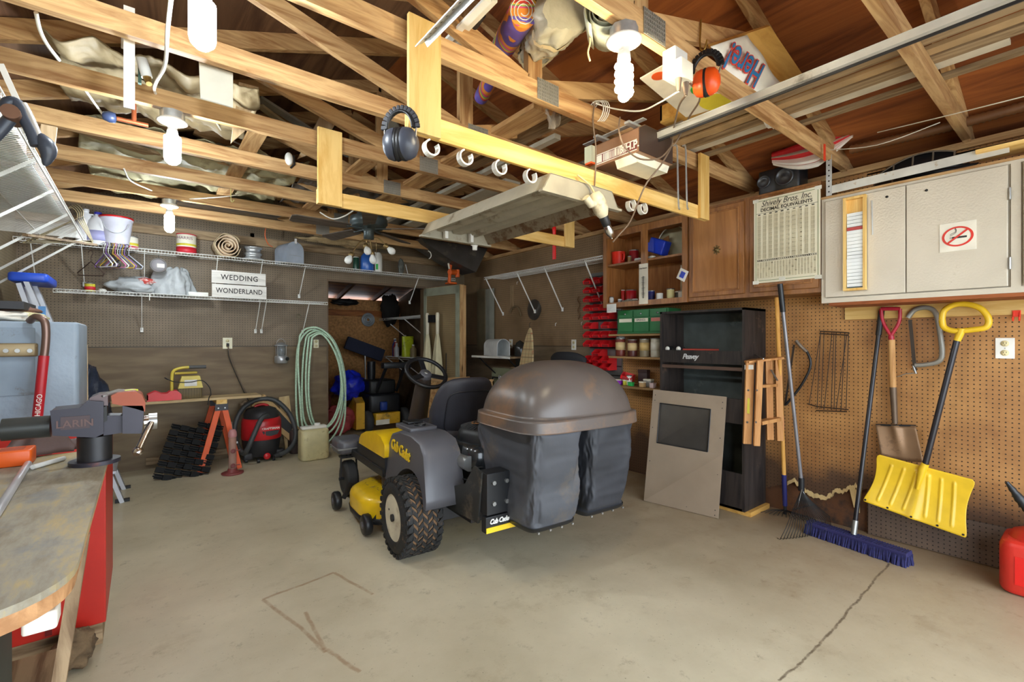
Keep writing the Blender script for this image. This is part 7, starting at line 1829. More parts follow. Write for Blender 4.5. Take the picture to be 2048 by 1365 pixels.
for (a, b_, x_) in (((1537, 722), (1540, 880), 3.56), ((1556, 718), (1560, 882), 3.62)):
    B().bar(tp(a[0], a[1], x_), tp(b_[0], b_[1], x_), .045, .022, up=(.7, .7, 0)).build('rear_rail', lwm, t)
B().bar(tp(1522, 773, 3.44), tp(1552, 771, 3.6), .03, .02).build('tread', lwm, t); B().bar(tp(1518, 846, 3.44), tp(1556, 838, 3.6), .06, .025).build('tread', lwm, t)
b = B(); b.obox(tp(1498, 735, 3.385), (0, .03, -.002), (.002, 0, 0), (0, 0, .016)); b.build('metal_edge', M('white_label', (226, 222, 212), .5), t)
B().obox(tp(1494, 812, 3.385), (0.0, .018, 0), (.001, 0, 0), (0, 0, .055)).build('yellow_label', M('pale_yellow_label', (216, 206, 80), .5), t)
b = B()
for px, py in ((1497, 781), (1514, 781), (1495, 845), (1512, 845)): q = tp(px, py, 3.383); b.cyl(q, q+Vector((-.004, 0, 0)), .007, n=10)
b.build('rivets', steel, t)
B().bar(tp(1542, 740, 3.55), tp(1555, 762, 3.52), .014, .003).build('spreader', steel, t)
B().tube([tp(1527, 718, 3.45), Vector((3.6, 1.62, tp(1527, 718).z+.02))], .004, 6).build('hanging_nail', steel, t)

# ---- long tools
def stick(name, a, b_, r, mat, parent, n=12, r1=None): return B().cyl(a, b_, r, r1, n=n).build(name, mat, parent)
# leaf rake
a = W(1560, 568, X=3.42); c = W(1603, 965, X=3.60); t = thing('leaf_rake', 'leaf rake with a grey shaft leaning against the cabinets, tines fanned on the floor', 'rake', tuple(W(1605, 1060, Z=0)))
m1 = a.lerp(c, .14); stick('grip', a, m1, .017, black_pl, t); stick('shaft', m1, c, .012, M('grey_shaft', (132, 130, 134), .35, .4), t)
stick('ferrule', c-Vector((0, 0, .06)), c+Vector((0, 0, .03)), .019, black_pl, t)
b = B(); f0 = c-Vector((.0, 0, .05)); L0, L1 = W(1560, 1080, Z=0.004), W(1662, 1052, Z=0.004)
for i in range(22):
    u = i/21; e = L0.lerp(L1, u)+Vector((-.03, -.04, 0))*math.sin(PI*u); m_ = f0.lerp(e, .85)+Vector((-.01, -.02, .035)); k = f0.lerp(e, .35)
    b.tube([f0.lerp(L0.lerp(L1, .3+.4*u), .02), k, m_, e, e+Vector((.012, .02, 0.0))], .0022, 5)
b.build('tines', cable_k, t)
B().bar(f0.lerp(L0, .42)+Vector((0, 0, .0)), f0.lerp(L1, .42), .012, .004).build('tine_brace', black_pl, t)
b = B()
for k in (-.6, .6): b.tube([f0+Vector((0, .01*k, .02)), f0.lerp(L0.lerp(L1, .5+k*.5), .42)], .003, 5)
b.build('brace_rods', steel, t)
# wood pole behind with the second rake
a = W(1553, 595, X=3.56); c = W(1568, 950, X=3.72); e = W(1570, 1012, X=3.73); t = thing('wood_handled_rake', 'yellow wooden pole with a blue ferrule standing behind the leaf rake', 'rake', (c.x, c.y, 0))
stick('shaft', a, c, .014, wood('yellow_dowel', (226, 172, 90), (200, 140, 64), 'Z', knots=False), t); stick('ferrule', c, e, .016, M('blue_ferrule', (40, 44, 110), .4), t)
B().tube([a.lerp(c, .66), a.lerp(c, .74)], .0145, 10).build('worn_band', M('pinkish_wear', (220, 150, 110), .6), t)
b = B()
for i in range(16):
    u = i/15; q = Vector((e.x-.12+.1*u, e.y+.12-.40*u, .006)); b.tube([e+Vector((0, 0, -.03)), e.lerp(q, .6)+Vector((0, 0, .0)), q], .0025, 5)
b.build('tines', cable_k, t); stick('neck', e, e-Vector((0, 0, .08)), .012, black_pl, t)
# push broom
hl, hr = W(1612, 1066, Z=0), W(1815, 1136, Z=0); dv = (hr-hl).normalized(); sv = Vector((-dv.y, dv.x, 0)); t = thing('push_broom', 'push broom with navy blue bristles on the floor and a black pole against the cleat', 'broom', tuple((hl+hr)/2))
ce = (hl+hr)/2+sv*.03; L_ = (hr-hl).length
navy = M('navy_bristle', (36, 36, 84), .85, var=.4, scale=60)
b = B(); rr = random.Random(6)
for i in range(96):
    for j in range(4):
        p = ce+dv*(L_*(-.5+(i+.5)/96))+sv*(-.036+.024*j); d_ = Vector((rr.uniform(-.008, .008), rr.uniform(-.008, .008), 0))
        b.cyl(p+Vector((0, 0, .06)), p+d_+sv*((j-1.5)*.008)+Vector((0, 0, .0)), .0045, .0068, n=5, cap=False)
b.build('bristles', navy, t)
B().obox(ce+Vector((0, 0, .066)), dv*L_/2, sv*.036, (0, 0, .012)).build('broom_block', M('navy_block', (44, 42, 92), .6, dirt_or_light=(140, 120, 90), dscale=30, dmin=.62), t, bevel=.006)
b = B()
for i in range(40): p = ce+dv*(L_*(-.5+(i+.5)/40))+Vector((0, 0, .078)); b.bar(p-sv*.034, p+sv*.034, .007, .006)
b.build('block_ribs', navy, t)
a = W(1763, 622, X=XR-.03); c = ce-dv*.05+Vector((0, 0, .08)); c = W(1718, 1062, Z=.09); c = ce+dv*((c-ce).dot(dv))+Vector((0, 0, .08)); f = c.lerp(a, .06)
stick('ferrule', c, f, .016, steel, t); stick('shaft', f, a, .0125, M('black_shaft', (36, 34, 38), .3, .2), t); stick('grip', a.lerp(f, .12), a, .0165, black_pl, t)
# square shovel
xw = XR-.05; t = thing('square_shovel', 'square bladed shovel with a red D grip hanging between the broom pole and bow saw', 'shovel', tuple(W(1800, 925, X=xw)))
g0, g1, g2 = W(1762, 618, X=xw), W(1800, 618, X=xw), W(1782, 672, X=xw); rg = M('grip_red', (168, 30, 50), .4)
B().tube([g0, g1], .012, 8).build('grip', rg, t); B().tube(smoothpts([g0, W(1766, 645, X=xw), g2], 4), .010, 8).build('grip_arm', rg, t); B().tube(smoothpts([g1, W(1798, 645, X=xw), g2], 4), .010, 8).build('grip_arm', rg, t)
s1 = W(1786, 775, X=xw); s2 = W(1790, 848, X=xw); stick('grip_socket', g2, W(1783, 680, X=xw), .016, rg, t); stick('shaft', W(1783, 680, X=xw), s1, .018, wood('shovel_handle', (198, 152, 98), (164, 116, 66), 'Z', knots=False), t); stick('socket', s1, s2, .019, M('rusty_steel', (110, 92, 76), .5, .5), t, r1=.015)
bm = M('shovel_blade', (150, 118, 88), .5, .4, dirt_or_light=(100, 76, 58), dscale=7, dmin=.5)
TLs, TRs, BRs, BLs = W(1752, 850, X=xw), W(1832, 852, X=xw), W(1848, 925, X=xw-.02), W(1763, 912, X=xw-.02)
B().grid(lambda u, v: TLs.lerp(TRs, u).lerp(BLs.lerp(BRs, u), v)+Vector((-.03*(1-v)*math.exp(-((u-.5)/.12)**2)+.015*math.cos((u-.5)*PI)-.012, 0, -.01*math.sin(PI*u)*v)), 20, 10).build('blade', bm, t, solid=.003)
B().tube([TLs, TLs.lerp(TRs, .4)+Vector((-.01, 0, 0)), TLs.lerp(TRs, .6)+Vector((-.01, 0, 0)), TRs], .006, 6).build('step', dark_steel, t)
# bow saw, grey
xw = XR-.035; t = thing('bow_saw', 'grey tubular framed bow saw hanging from the pine cleat', 'saw', tuple(W(1850, 735, X=xw))); sw2 = lambda px, py: W(px, py, X=xw)
gs = M('grey_frame', (150, 148, 140), .4, .4)
B().tube(smoothpts([sw2(1816, 636), sw2(1830, 620), sw2(1855, 616), sw2(1872, 628), sw2(1880, 665), sw2(1884, 708), sw2(1876, 724), sw2(1850, 730), sw2(1830, 731)], 5), .014, 10).build('frame', gs, t)
B().bar(sw2(1820, 640), sw2(1830, 742), .018, .002, up=(1, 0, 0)).build('blade', M('saw_blade', (70, 62, 56), .4, .6), t)
stick('lever', sw2(1826, 732), sw2(1832, 748), .006, steel, t); B().tube([sw2(1795, 754), sw2(1812, 748), sw2(1830, 747)], .003, 6).build('peg_hook', steel, t)
# black pruning saw
t = thing('pruning_saw', 'black bow saw hanging behind the leaf rake shaft', 'saw', tuple(W(1580, 815, X=xw)))
B().tube(smoothpts([sw2(1592, 682), sw2(1604, 695), sw2(1614, 704)], 4), .011, 8).build('grip', M('worn_chrome', (150, 140, 130), .4, .5, dirt_or_light=(60, 50, 44), dmin=.5), t)
B().tube(smoothpts([sw2(1614, 704), sw2(1621, 722), sw2(1618, 742), sw2(1600, 775), sw2(1572, 810)], 5), .009, 8).build('frame', black_pl, t)
B().bar(sw2(1588, 690), sw2(1570, 812), .014, .002, up=(1, 0, 0)).build('blade', MATS['saw_blade'], t)
# wire rack
xr_ = XR-.03; t = thing('wire_rack', 'rusty black folding wire rack hanging on the tan pegboard', 'rack', tuple(W(1650, 822, X=xr_))); rk = M('rusty_wire', (50, 36, 28), .6, .3)
wr2 = lambda px, py, dx=0: W(px, py, X=xr_-dx)
b = B(); pts_t = [(1640, 663), (1658, 663), (1668, 664), (1697, 665)]; 
b.tube([wr2(1640, 663), wr2(1698, 666)], .004, 5); b.tube([wr2(1642, 668, .02), wr2(1696, 671, .02)], .004, 5); b.build('top_bar', rk, t)
b = B()
for (a0, b0) in (((1641, 664), (1634, 818)), ((1648, 664), (1642, 818)), ((1664, 664), (1648, 820)), ((1668, 664), (1662, 820)), ((1672, 664), (1668, 820)), ((1690, 666), (1682, 822)), ((1697, 666), (1692, 822)), ((1694, 668), (1672, 820)), ((1641, 668), (1618, 810))): b.tube([wr2(a0[0], a0[1]), wr2(b0[0], b0[1], .012)], .0025, 5)
b.build('wires', rk, t); b = B(); b.tube([wr2(1614, 808), wr2(1635, 814), wr2(1697, 820)], .004, 5); b.tube([wr2(1632, 822), wr2(1694, 824)], .004, 5); b.build('bottom_bar', rk, t)
# snow pusher
xs_ = XR-.10; t = thing('snow_pusher', 'bright yellow snow pusher with a loop grip hanging on the right wall', 'snow shovel', tuple(W(1850, 1075, X=3.6))); ye = M('snow_shovel_yellow', (228, 186, 38), .35, dirt_or_light=(190, 130, 40), dscale=5, dmin=.68)
S = lambda px, py, x=xs_: W(px, py, X=x)
lp = [(1884, 640), (1888, 622), (1908, 610), (1935, 609), (1962, 618), (1977, 638), (1972, 655), (1945, 660), (1925, 662), (1905, 662), (1888, 655)]
B().tube(smoothpts([S(*p) for p in lp]+[S(*lp[0])], 4), .016, 10).build('loop_grip', ye, t)
stick('grip_socket', S(1924, 658), S(1914, 682), .02, ye, t, r1=.017); kb = S(1851, 928, 3.64); stick('shaft', S(1914, 680), kb, .0155, M('dark_tube', (46, 44, 48), .3, .3), t)
xb_ = 3.62; TLs, TRs, BRs, BLs = W(1752, 908, X=xb_+.03), W(1954, 962, X=xb_+.03), W(1935, 1078, X=xb_-.03), W(1724, 1002, X=xb_-.03)
def blade(u, v):
    e_ = max(0, 1-min(v, 1-v)/.13); u = .5+(u-.5)*(1-.085*(1-math.sqrt(max(0, 1-e_*e_)))*(1 if v < .5 else .45))
    p = TLs.lerp(TRs, u).lerp(BLs.lerp(BRs, u), v); hh = .020*math.sin(PI*v)
    rib = 0
    for k, c_ in enumerate((.14, .27, .40, .62, .74, .86)):
        cc = c_+(.06 if c_ < .5 else -.06)*(1-v)*1.0; rib += .007*math.exp(-((u-cc)/.012)**2)*(1 if .15 < v < .88 else 0)
    mid_ = .012*math.exp(-((u-.5)/.06)**2)*(v > .1)
    cut = 0
    sd = min(u, 1-u); dip = .02*math.sin(PI*v)*math.exp(-(sd/.05)**2)*(1 if u < .5 else -1)
    p = p+(TRs-TLs).normalized()*dip*1.2
    return p+Vector((hh-rib-mid_, 0, 0))
B().grid(blade, 110, 34).build('blade', ye, t, solid=.004)
B().tube([kb, blade(.5, .06)+Vector((-.01, 0, 0)), blade(.49, .45)+Vector((-.004, 0, 0))], [.019, .022, .008], 10).build('blade_socket', ye, t)
b = B()
for u in (.02, .26, .5, .74, .97): p = blade(u, .96); b.cyl(p+Vector((-.003, 0, 0)), p+Vector((-.006, 0, 0)), .006, n=8)
b.build('rivets', dark_steel, t)
# gas can
c = Vector((3.62, .33, 0)); gl = W(1997, 1165, Z=0); c = Vector((3.60, gl.y-.16, 0)); t = thing('gas_can', 'red plastic gas can with a black spout at the right edge of the photo', 'gas can', tuple(c)); gr_ = M('gas_red', (206, 48, 36), .4, var=.1, dirt_or_light=(150, 60, 48), dmin=.66)
c.x = 3.58
B().rbox(c+Vector((-.15, -.14, 0)), c+Vector((.15, .15, .27)), .06, 6).build('tank', gr_, t, bevel=.003); B().lathe([(.13, .26), (.11, .30), (.05, .33), (.04, .345)], c+Vector((0, -.0, 0)), n=26).build('shoulder', gr_, t)
B().box(c+Vector((-.153, -.09, .06)), c+Vector((-.15, .09, .2))).build('label_patch', M('label_red', (220, 30, 24), .4), t)
B().cyl(c+Vector((0, .01, .335)), c+Vector((-.01, .02, .365)), .034).build('yellow_collar', M('spout_yellow', (226, 220, 60), .4), t)
sp0, sp1 = c+Vector((-.01, .02, .36)), c+Vector((-.02, .13, .54)); pts = [sp0.lerp(sp1, i/16) for i in range(17)]; B().tube(pts, [.024 if i % 2 else .02 for i in range(11)]+[.018, .014, .016, .012, .010, .009], 12).build('spout', black_pl, t)
B().tube(smoothpts([c+Vector((0, -.12, .26)), c+Vector((0, -.11, .33)), c+Vector((0, -.02, .36))], 4), .016, 8).build('handle', gr_, t)

# ================================================================ SHELVES BETWEEN BINS AND BLACK CABINET
sy0, sy1 = 2.335, 2.965; shm = wood('shelf_board', (170, 136, 92), (136, 104, 66), 'Y', knots=False)
for z, lab in ((1.345, 'board shelf carrying the green drawer case'), (1.135, 'board shelf carrying the row of coffee cans'), (.86, 'lowest board shelf with small boxes beside the black cabinet')):
    B().box((3.53, sy0, z-.018), (XR-.001, sy1, z)).build('wall_shelf', shm, None, lab, 'shelf')
t = thing('drawer_case', 'green steel drawer case with paper labels under the open cabinet', 'drawer case', (3.65, 2.6, 1.346)); gnm = M('green_steel', (40, 112, 62), .4, dirt_or_light=(30, 70, 44), dmin=.6)
B().box((3.565, sy0+.0, 1.347), (3.76, sy1-.08, 1.57)).build('case', gnm, t, bevel=.004)
n = 3; L_ = (sy1-.08-sy0-.02)/n
for i in range(n):
    a = sy0+.01+i*L_; d = B().box((3.553, a+.006, 1.365), (3.566, a+L_-.006, 1.49)).build('drawer', gnm, t, bevel=.003)
    B().box((3.551, a+.012, 1.455), (3.5535, a+L_-.02, 1.487)).build('paper_label', cream_l if i else M('label_pinkish', (200, 120, 110), .5), d)
    B().box((3.556, a+.006, 1.50), (3.566, a+L_-.006, 1.56)).build('drawer', gnm, t)
    B().lathe([(.008, 0), (.008, .012), (.001, .013)], (3.556, a+L_/2, 1.53), (-1, 0, 0), 10).build('knob', steel, t)
text('lettering', 'SPRINGS', .026, (3.5505, sy0+.01+1.5*L_, 1.471), (0, -1, 0), (0, 0, 1), MATS['sign_ink'], t, depth=.0004)
for i, (px, r, h, col, lb, lab) in enumerate(((1241, .046, .165, (110, 44, 34), (206, 180, 130), 'dark red coffee can with rags in it, first in the row'), (1265, .044, .155, (84, 40, 34), (214, 186, 134), 'brown coffee can with a cream band, second in the row'),
        (1289, .044, .16, (140, 126, 100), (200, 170, 110), 'grey tan coffee can, third in the row'), (1311, .042, .165, (196, 192, 176), (214, 210, 196), 'pale plastic can beside the black cabinet, last in the row'))):
    q = W(px, 690, X=3.60); can(0, 0, r, h, lab, M('coffee_can_%d' % i, col, .4), pz=Vector((3.60, q.y, 1.137)), bands=((.35, .8, M('coffee_label_%d' % i, lb, .5)),), name='coffee_can')
lump('rag', Vector((3.60, W(1241, 690, X=3.60).y, 1.137+.175)), (.035, .045, .022), M('grey_rag', (140, 138, 132), .9, var=.3), 'grey rag on top of the first coffee can', 'rag', 71)
zz = .862
items = [(1237, 3.60, .05, .06, .05, (150, 50, 190), 'magenta plastic box on the lowest shelf', 'box'), (1262, 3.57, .035, .05, .035, (40, 170, 80), 'green tape spool box on the lowest shelf', 'box'), (1285, 3.57, .04, .05, .05, (196, 160, 110), 'small brown carton on the lowest shelf', 'box'),
         (1306, 3.57, .05, .04, .045, (214, 190, 190), 'pinkish white carton at the right of the lowest shelf', 'box'), (1297, 3.64, .05, .08, .07, (150, 150, 146), 'clear grey box behind the cartons', 'box'), (1288, 3.69, .05, .1, .15, (60, 40, 40), 'dark red and black box at the back of the lowest shelf', 'box'), (1250, 3.60, .03, .03, .05, (214, 210, 70), 'yellow topped small box', 'box')]
for i, (px, x, dx, dy, h, col, lab, cat) in enumerate(items):
    q = W(px, 760, X=x); t = thing('small_box', lab, 'box', (x, q.y, zz)); mt = M('box_c%d' % i, col, .45)
    B().rbox((x-dx/2, q.y-dy/2, zz), (x+dx/2, q.y+dy/2, zz+h*.85), .004).build('body', mt, t); B().box((x-dx/2-.001, q.y-dy/2-.001, zz+h*.8), (x+dx/2+.001, q.y+dy/2+.001, zz+h)).build('lid', mt if i % 2 else cream_l, t)
q = W(1262, 748, X=3.62); can(0, 0, .025, .09, 'white bottle standing on the lowest shelf beside the magenta box', white_pl, pz=Vector((3.62, q.y+.02, zz)), name='bottle')['category'] = 'bottle'
# red bins
t = thing('bin_rail_panel', 'grey slotted metal panel holding the red bins on the brown wall', 'panel', (XR-.01, 3.2, .9)); B().box((XR-.012, 3.0, .86), (XR-.001, 3.42, 2.0)).build('panel', M('slotted_grey', (120, 122, 122), .5, .4), t)
b = B()
for i in range(12): b.bar((XR-.014, 3.0, .93+i*.0935), (XR-.014, 3.42, .93+i*.0935), .006, .012)
b.build('slots', dark_steel, t)
binm = M('bin_red', (232, 36, 42), .32, coat=.2)
first_bin = None
def make_bin():
    t = thing('parts_bin', 'x', 'bin', (0, 0, 0), local=True, group='red parts bins on the wall panel')
    w, d, h = .105, .115, .07; k = .0025
    b = B()
    side = [(0, 0), (-d, 0), (-d-.012, .03), (-d*.62, h), (0, h)]
    for y in (-w/2, w/2-k): b.prism([(x, y, z) for x, z in side], (0, k, 0))
    b.box((-d, -w/2, 0), (0, w/2, k)); b.box((-k, -w/2, 0), (0, w/2, h)); b.build('tray', binm, t)
    B().prism([(-d-.001, -w/2, 0), (-d-.013, -w/2, .03), (-d-.010, -w/2, .031), (-d+.002, -w/2, 0)], (0, w, 0)).build('front_lip', binm, t)
    B().box((-d-.012, -w*.32, .004), (-d-.0035, w*.32, .024)).xform(Matrix.Translation((-.002, 0, 0))).build('label_slot', M('bin_red_dark', (150, 16, 24), .4), t)
    B().box((-d*.9, -w/2+.004, k), (-.004, w/2-.004, h*.35)).build('contents', M('bin_hardware', (120, 60, 56), .6, .3, var=.5, scale=60), t)
    return t
proto = make_bin(); bi = 0
rows = [(0, 2), (1, 2), (2, 2), (3, 2), (4, 3), (5, 2.5), (6, 3), (7, 3), (8, 1.5), (8.75, 3), (9.5, 3)]
ro_n = ['top', 'second', 'third', 'fourth', 'fifth', 'sixth', 'seventh', 'eighth', 'ninth', 'tenth', 'lowest']; co_n = {0: 'left', 1: 'middle', 2: 'right'}
for ri, (rw_, nc) in enumerate(rows):
    for ci in range(3):
        if nc == 2 and ci == 2: continue
        if nc == 2.5 and ci == 1: continue
        if nc == 1.5 and ci != 1: continue
        loc = (XR-.016, 3.352-.122*ci, 1.875-rw_*.0935)
        lab = 'red parts bin, %s column, %s row from the top of the panel' % (co_n[ci], ro_n[ri])
        if bi == 0: proto.location = loc; proto['label'] = lab
        else: copy_tree(proto, loc=loc, label=lab)
        bi += 1
t2 = copy_tree(proto, loc=(3.62, 2.88, .865+.09), rotz=.5, label='loose red bin tipped on the lowest shelf end'); t2.rotation_euler = (.25, .1, .4); t2.location = (3.70, 2.86, .90)

# ================================================================ FAR RIGHT CORNER
wire_shelf('wire_shelf', 'white wire shelf on the brown right wall above the saw blade', (XR-.012, 4.97, 2.10), (0, -1, 0), (-1, 0, 0), 1.98, .30, [.02, .66, 1.14, 1.74], .46)
q = W(1068, 620, X=XR-.01); t = thing('saw_blade', 'round circular saw blade hanging on the brown right wall', 'saw blade', tuple(q))
b = B(); n = 48; pr = []
for i in range(n*2): a = 2*PI*i/(2*n); r = .13 if i % 2 else .122; pr.append(q+Vector((0, r*math.cos(a), r*math.sin(a))))
b.prism(pr, (.002, 0, 0)); b.build('disc', M('blade_steel', (110, 106, 100), .3, .8), t); B().lathe([(.016, 0), (.016, .003), (.001, .003)], q, (-1, 0, 0), 16).build('arbor', M('copper_spot', (196, 110, 50), .4, .5), t)
q = W(970, 620, X=3.74); sx0 = W(955, 650, X=XR-.03); sx1 = W(988, 650, X=XR-.03)
t = thing('metal_sheet', 'pair of tall pale metal sheets leaning in the far right corner', 'metal sheet', (XR-.03, (sx0.y+sx1.y)/2, 1.13))
B().box((XR-.03, sx1.y, 1.15), (XR-.026, (sx0.y+sx1.y)/2, W(985, 577, X=XR-.03).z)).build('pale_sheet', M('pale_sheet', (170, 170, 156), .4, .3), t); B().box((XR-.04, (sx0.y+sx1.y)/2, 1.15), (XR-.034, sx0.y, W(955, 580, X=XR-.03).z)).build('tan_sheet', M('tan_sheet', (130, 116, 88), .4, .3), t)
# small shelf with mailbox
ya, yb = W(1037, 712, X=3.55).y, W(960, 712, X=3.55).y; zsh2 = 1.09
t = thing('wall_shelf', 'small dark shelf on the right wall under the open mailbox', 'shelf', (3.62, (ya+yb)/2, zsh2)); B().box((3.42, ya, zsh2-.02), (XR-.001, yb, zsh2)).build('board', oldwood('Y'), t); B().box((3.415, ya, zsh2-.024), (3.421, yb, zsh2+.002)).build('edge', white_paint, t)
for yy in (ya+.1, yb-.1): B().bar((3.46, yy, zsh2-.02), (XR-.005, yy, zsh2-.28), .02, .01).build('bracket', cable_k, t)
mailbox(Vector((3.54, ya+.43, zsh2+.003)), .17, .21, .45, (-.25, -1, 0), 'white mailbox with its door open on the small right wall shelf', mw, True)
c = Vector((3.66, ya+.06, zsh2)); q = W(1042, 690, X=3.70)
t = thing('smoked_globe', 'dark glass bottle shape standing behind the plaid cloth', 'jar', (3.70, q.y+.02, 1.09)); B().lathe([(.04, 0), (.055, .02), (.06, .12), (.07, .16), (.07, .24), (.05, .30), (.001, .33)], (3.70, q.y+.02, .96), n=22).build('glass', M('smoked_glass', (50, 50, 48), .15), t)
B().lathe([(.062, .135), (.064, .14), (.064, .155), (.062, .16)], (3.70, q.y+.02, .96), n=22).build('silver_band', steel, t); B().box((3.62, q.y-.06, .93), (XR, q.y+.1, .958)).build('ledge', oldwood('Y'), t)
outlet(W(1022, 688, X=XR-.002), (-1, 0, 0), 'outlet with a black plug on the right wall beside the mailbox', .07, .115); outlet(W(1148, 690, X=XR-.002), (-1, 0, 0), 'white outlet on the right wall near the red bins', .07, .115)
# plaid covered ironing board
def plaid():
    m, nt, N, L, P = base('plaid_cloth'); tc = N.new('ShaderNodeTexCoord'); sep = N.new('ShaderNodeSeparateXYZ'); L.new(tc.outputs['Object'], sep.inputs[0]); prev = None
    for k, (ax_, sc, w_, col) in enumerate((('Y', 16, .16, (150, 90, 60)), ('Z', 11, .10, (90, 70, 60)), ('Y', 34, .12, (196, 120, 80)), ('Z', 23, .10, (120, 130, 90)))):
        a = N.new('ShaderNodeMath'); a.operation = 'MULTIPLY'; a.inputs[1].default_value = sc; L.new(sep.outputs[ax_], a.inputs[0]); f = N.new('ShaderNodeMath'); f.operation = 'FRACT'; L.new(a.outputs[0], f.inputs[0])
        g = N.new('ShaderNodeMath'); g.operation = 'LESS_THAN'; g.inputs[1].default_value = w_; L.new(f.outputs[0], g.inputs[0]); s_ = N.new('ShaderNodeMath'); s_.operation = 'MULTIPLY'; s_.inputs[1].default_value = .6; L.new(g.outputs[0], s_.inputs[0])
        mx = N.new('ShaderNodeMixRGB'); L.new(s_.outputs[0], mx.inputs[0]); mx.inputs[2].default_value = lin(col)
        if prev is None: mx.inputs[1].default_value = lin((200, 178, 132))
        else: L.new(prev, mx.inputs[1])
        prev = mx.outputs[0]
    L.new(prev, P.inputs['Base Color']); P.inputs['Roughness'].default_value = .85; return m
pa, pb_ = W(1057, 656, X=3.40), W(1030, 757, X=3.30); t = thing('ironing_board', 'plaid covered ironing board standing on end, pointed end up', 'ironing board', (3.34, pb_.y, 0))
dn = Vector((3.28, 4.05, 0.0)); ptop = Vector((3.50, 3.95, 0)); top = W(1059, 656, X=3.50); wid = Vector((.1, .98, 0)).normalized(); base_c = W(1032, 900, X=3.30); base_c.z = .0
L0 = top-base_c
outl = []
for s, k in ((0, .17), (.35, .17), (.6, .15), (.8, .105), (.92, .06), (.98, .025)): outl.append(base_c+L0*s+wid*k)
outl.append(top)
for s, k in ((.98, .025), (.92, .06), (.8, .105), (.6, .15), (.35, .17), (0, .17)): outl.append(base_c+L0*s-wid*k)
B().prism(outl, (.025, 0, 0)).build('padded_board', plaid(), t, bevel=.004)
B().bar(base_c+Vector((.04, .0, .02)), base_c+L0*.6+Vector((.05, 0, 0)), .02, .02).build('folded_leg', steel, t); B().tube([top, top+Vector((.0, 0, .05)), top+Vector((.02, 0, .06))], .003, 5).build('hanging_hook', cable_k, t)
# folding table, chair, crate in the corner
q = W(1070, 708, X=3.62); t = thing('folding_table', 'pale sage folded table top leaning on the right wall behind the plaid board', 'table', (3.68, q.y, 0))
ya, yb = W(1094, 750, X=3.66).y, W(975, 750, X=3.66).y
B().rbox((0, 0, 0), (yb-ya, .92, .03), .04).xform(Matrix(((.0, .07, -1, 3.70), (1, 0, 0, ya), (0, 1, 0, .002), (0, 0, 0, 1)))).build('table_top', M('sage_laminate', (146, 146, 116), .5, var=.1), t)
B().tube([(3.62, ya+.12, .02), (3.66, ya+.12, .8), (3.66, yb-.12, .8), (3.62, yb-.12, .02)], .012, 8).build('folded_leg_frame', dark_steel, t)
q = W(1137, 705, X=3.45); t = thing('black_chair', 'black rounded chair back showing behind the mower bagger', 'chair', (3.35, q.y, 0))
B().grid(lambda u, v: Vector((3.45-.05*math.sin(PI*v), q.y-.24+.48*v, .55+.62*u**.9*(1-.10*abs(2*v-1)**3))), 12, 16).build('backrest', M('black_upholstery', (34, 34, 38), .8), t, solid=.04)
B().rbox((3.0, q.y-.22, .40), (3.42, q.y+.22, .47), .05).build('seat', MATS['black_upholstery'], t)
for dx in (3.03, 3.39):
    for dy in (-.18, .18): B().cyl((dx, q.y+dy, 0), (dx, q.y+dy, .41), .012).build('leg', dark_steel, t)
t = thing('wooden_crate', 'low raw pine crate on the floor in the far right corner', 'crate', (3.2, 5.2, 0)); ya, yb, xa, xb = 4.55, 5.10, 2.72, 3.32
for lo, hi in (((xa, ya, .02), (xa+.02, yb, .80)), ((xb-.02, ya, .02), (xb, yb, .80)), ((xa, ya, .60), (xb, ya+.02, .82)), ((xa, yb-.02, .60), (xb, yb, .82)), ((xa, ya, .0), (xb, yb, .02))): B().box(lo, hi).build('panel', pine('X'), t)
t = thing('hand_truck_handle', 'thin grey tube handle arching above the mower bagger', 'handle', (2.7, 4.3, 0)); qq = W(1005, 757, Y=4.4)
B().tube(smoothpts([(qq.x-.05, 4.4, 0.003), (qq.x-.05, 4.4, qq.z-.03), (qq.x, 4.4, qq.z), (qq.x+.25, 4.35, qq.z), (qq.x+.3, 4.35, qq.z-.05), (qq.x+.3, 4.35, .003)], 4), .011, 8).build('tube', steel, t)
# little hooks and hanging bits on the brown wall
for i, (px, py, lab) in enumerate(((1035, 567, 'small white peg hook under the wire shelf, nearest the corner'), (1112, 650, 'small white peg hook left of the outlet on the right wall'), (1164, 648, 'small white peg hook beside the red bins'))):
    q = W(px, py, X=XR-.01); B().tube([q+Vector((.008, 0, .02)), q+Vector((-.01, 0, .015)), q+Vector((-.01, 0, -.015))], .003, 5).build('peg_hook', white_pl, None, lab, 'hook')
q = W(1158, 615, X=XR-.02); B().tube(smoothpts([q+Vector((0, 0, .12)), q+Vector((0, .02, .08)), q+Vector((0, -.01, .03)), q+Vector((0, .015, -.03)), q+Vector((0, -.01, -.08)), q+Vector((0, .01, -.13))], 4), .006, 6).build('chain', M('rusty_chain', (120, 90, 60), .5, .5), None, 'short rusty chain hanging on the brown wall left of the bins', 'chain')
q = W(1032, 622, X=XR-.02); t = thing('c_clamp', 'small dull steel bracket hanging left of the saw blade', 'bracket', tuple(q)); B().tube(smoothpts([q+Vector((0, .12, -.02)), q+Vector((0, .08, .04)), q+Vector((0, -.02, .05)), q+Vector((0, -.08, -.02)), q+Vector((0, -.10, -.07))], 4), .010, 6).build('arm', M('dull_brass', (132, 112, 84), .5, .5), t)
t = thing('hanging_stick', 'narrow wooden stick on the right wall under the wire shelf', 'stick', (XR-.01, 4.6, 1.5)); q1_, q2_ = W(1022, 572, X=XR-.012), W(1027, 610, X=XR-.012); B().box((XR-.016, q2_.y, q2_.z-.05), (XR-.002, q2_.y+.06, q1_.z)).build('stick', oldwood('Z'), t)
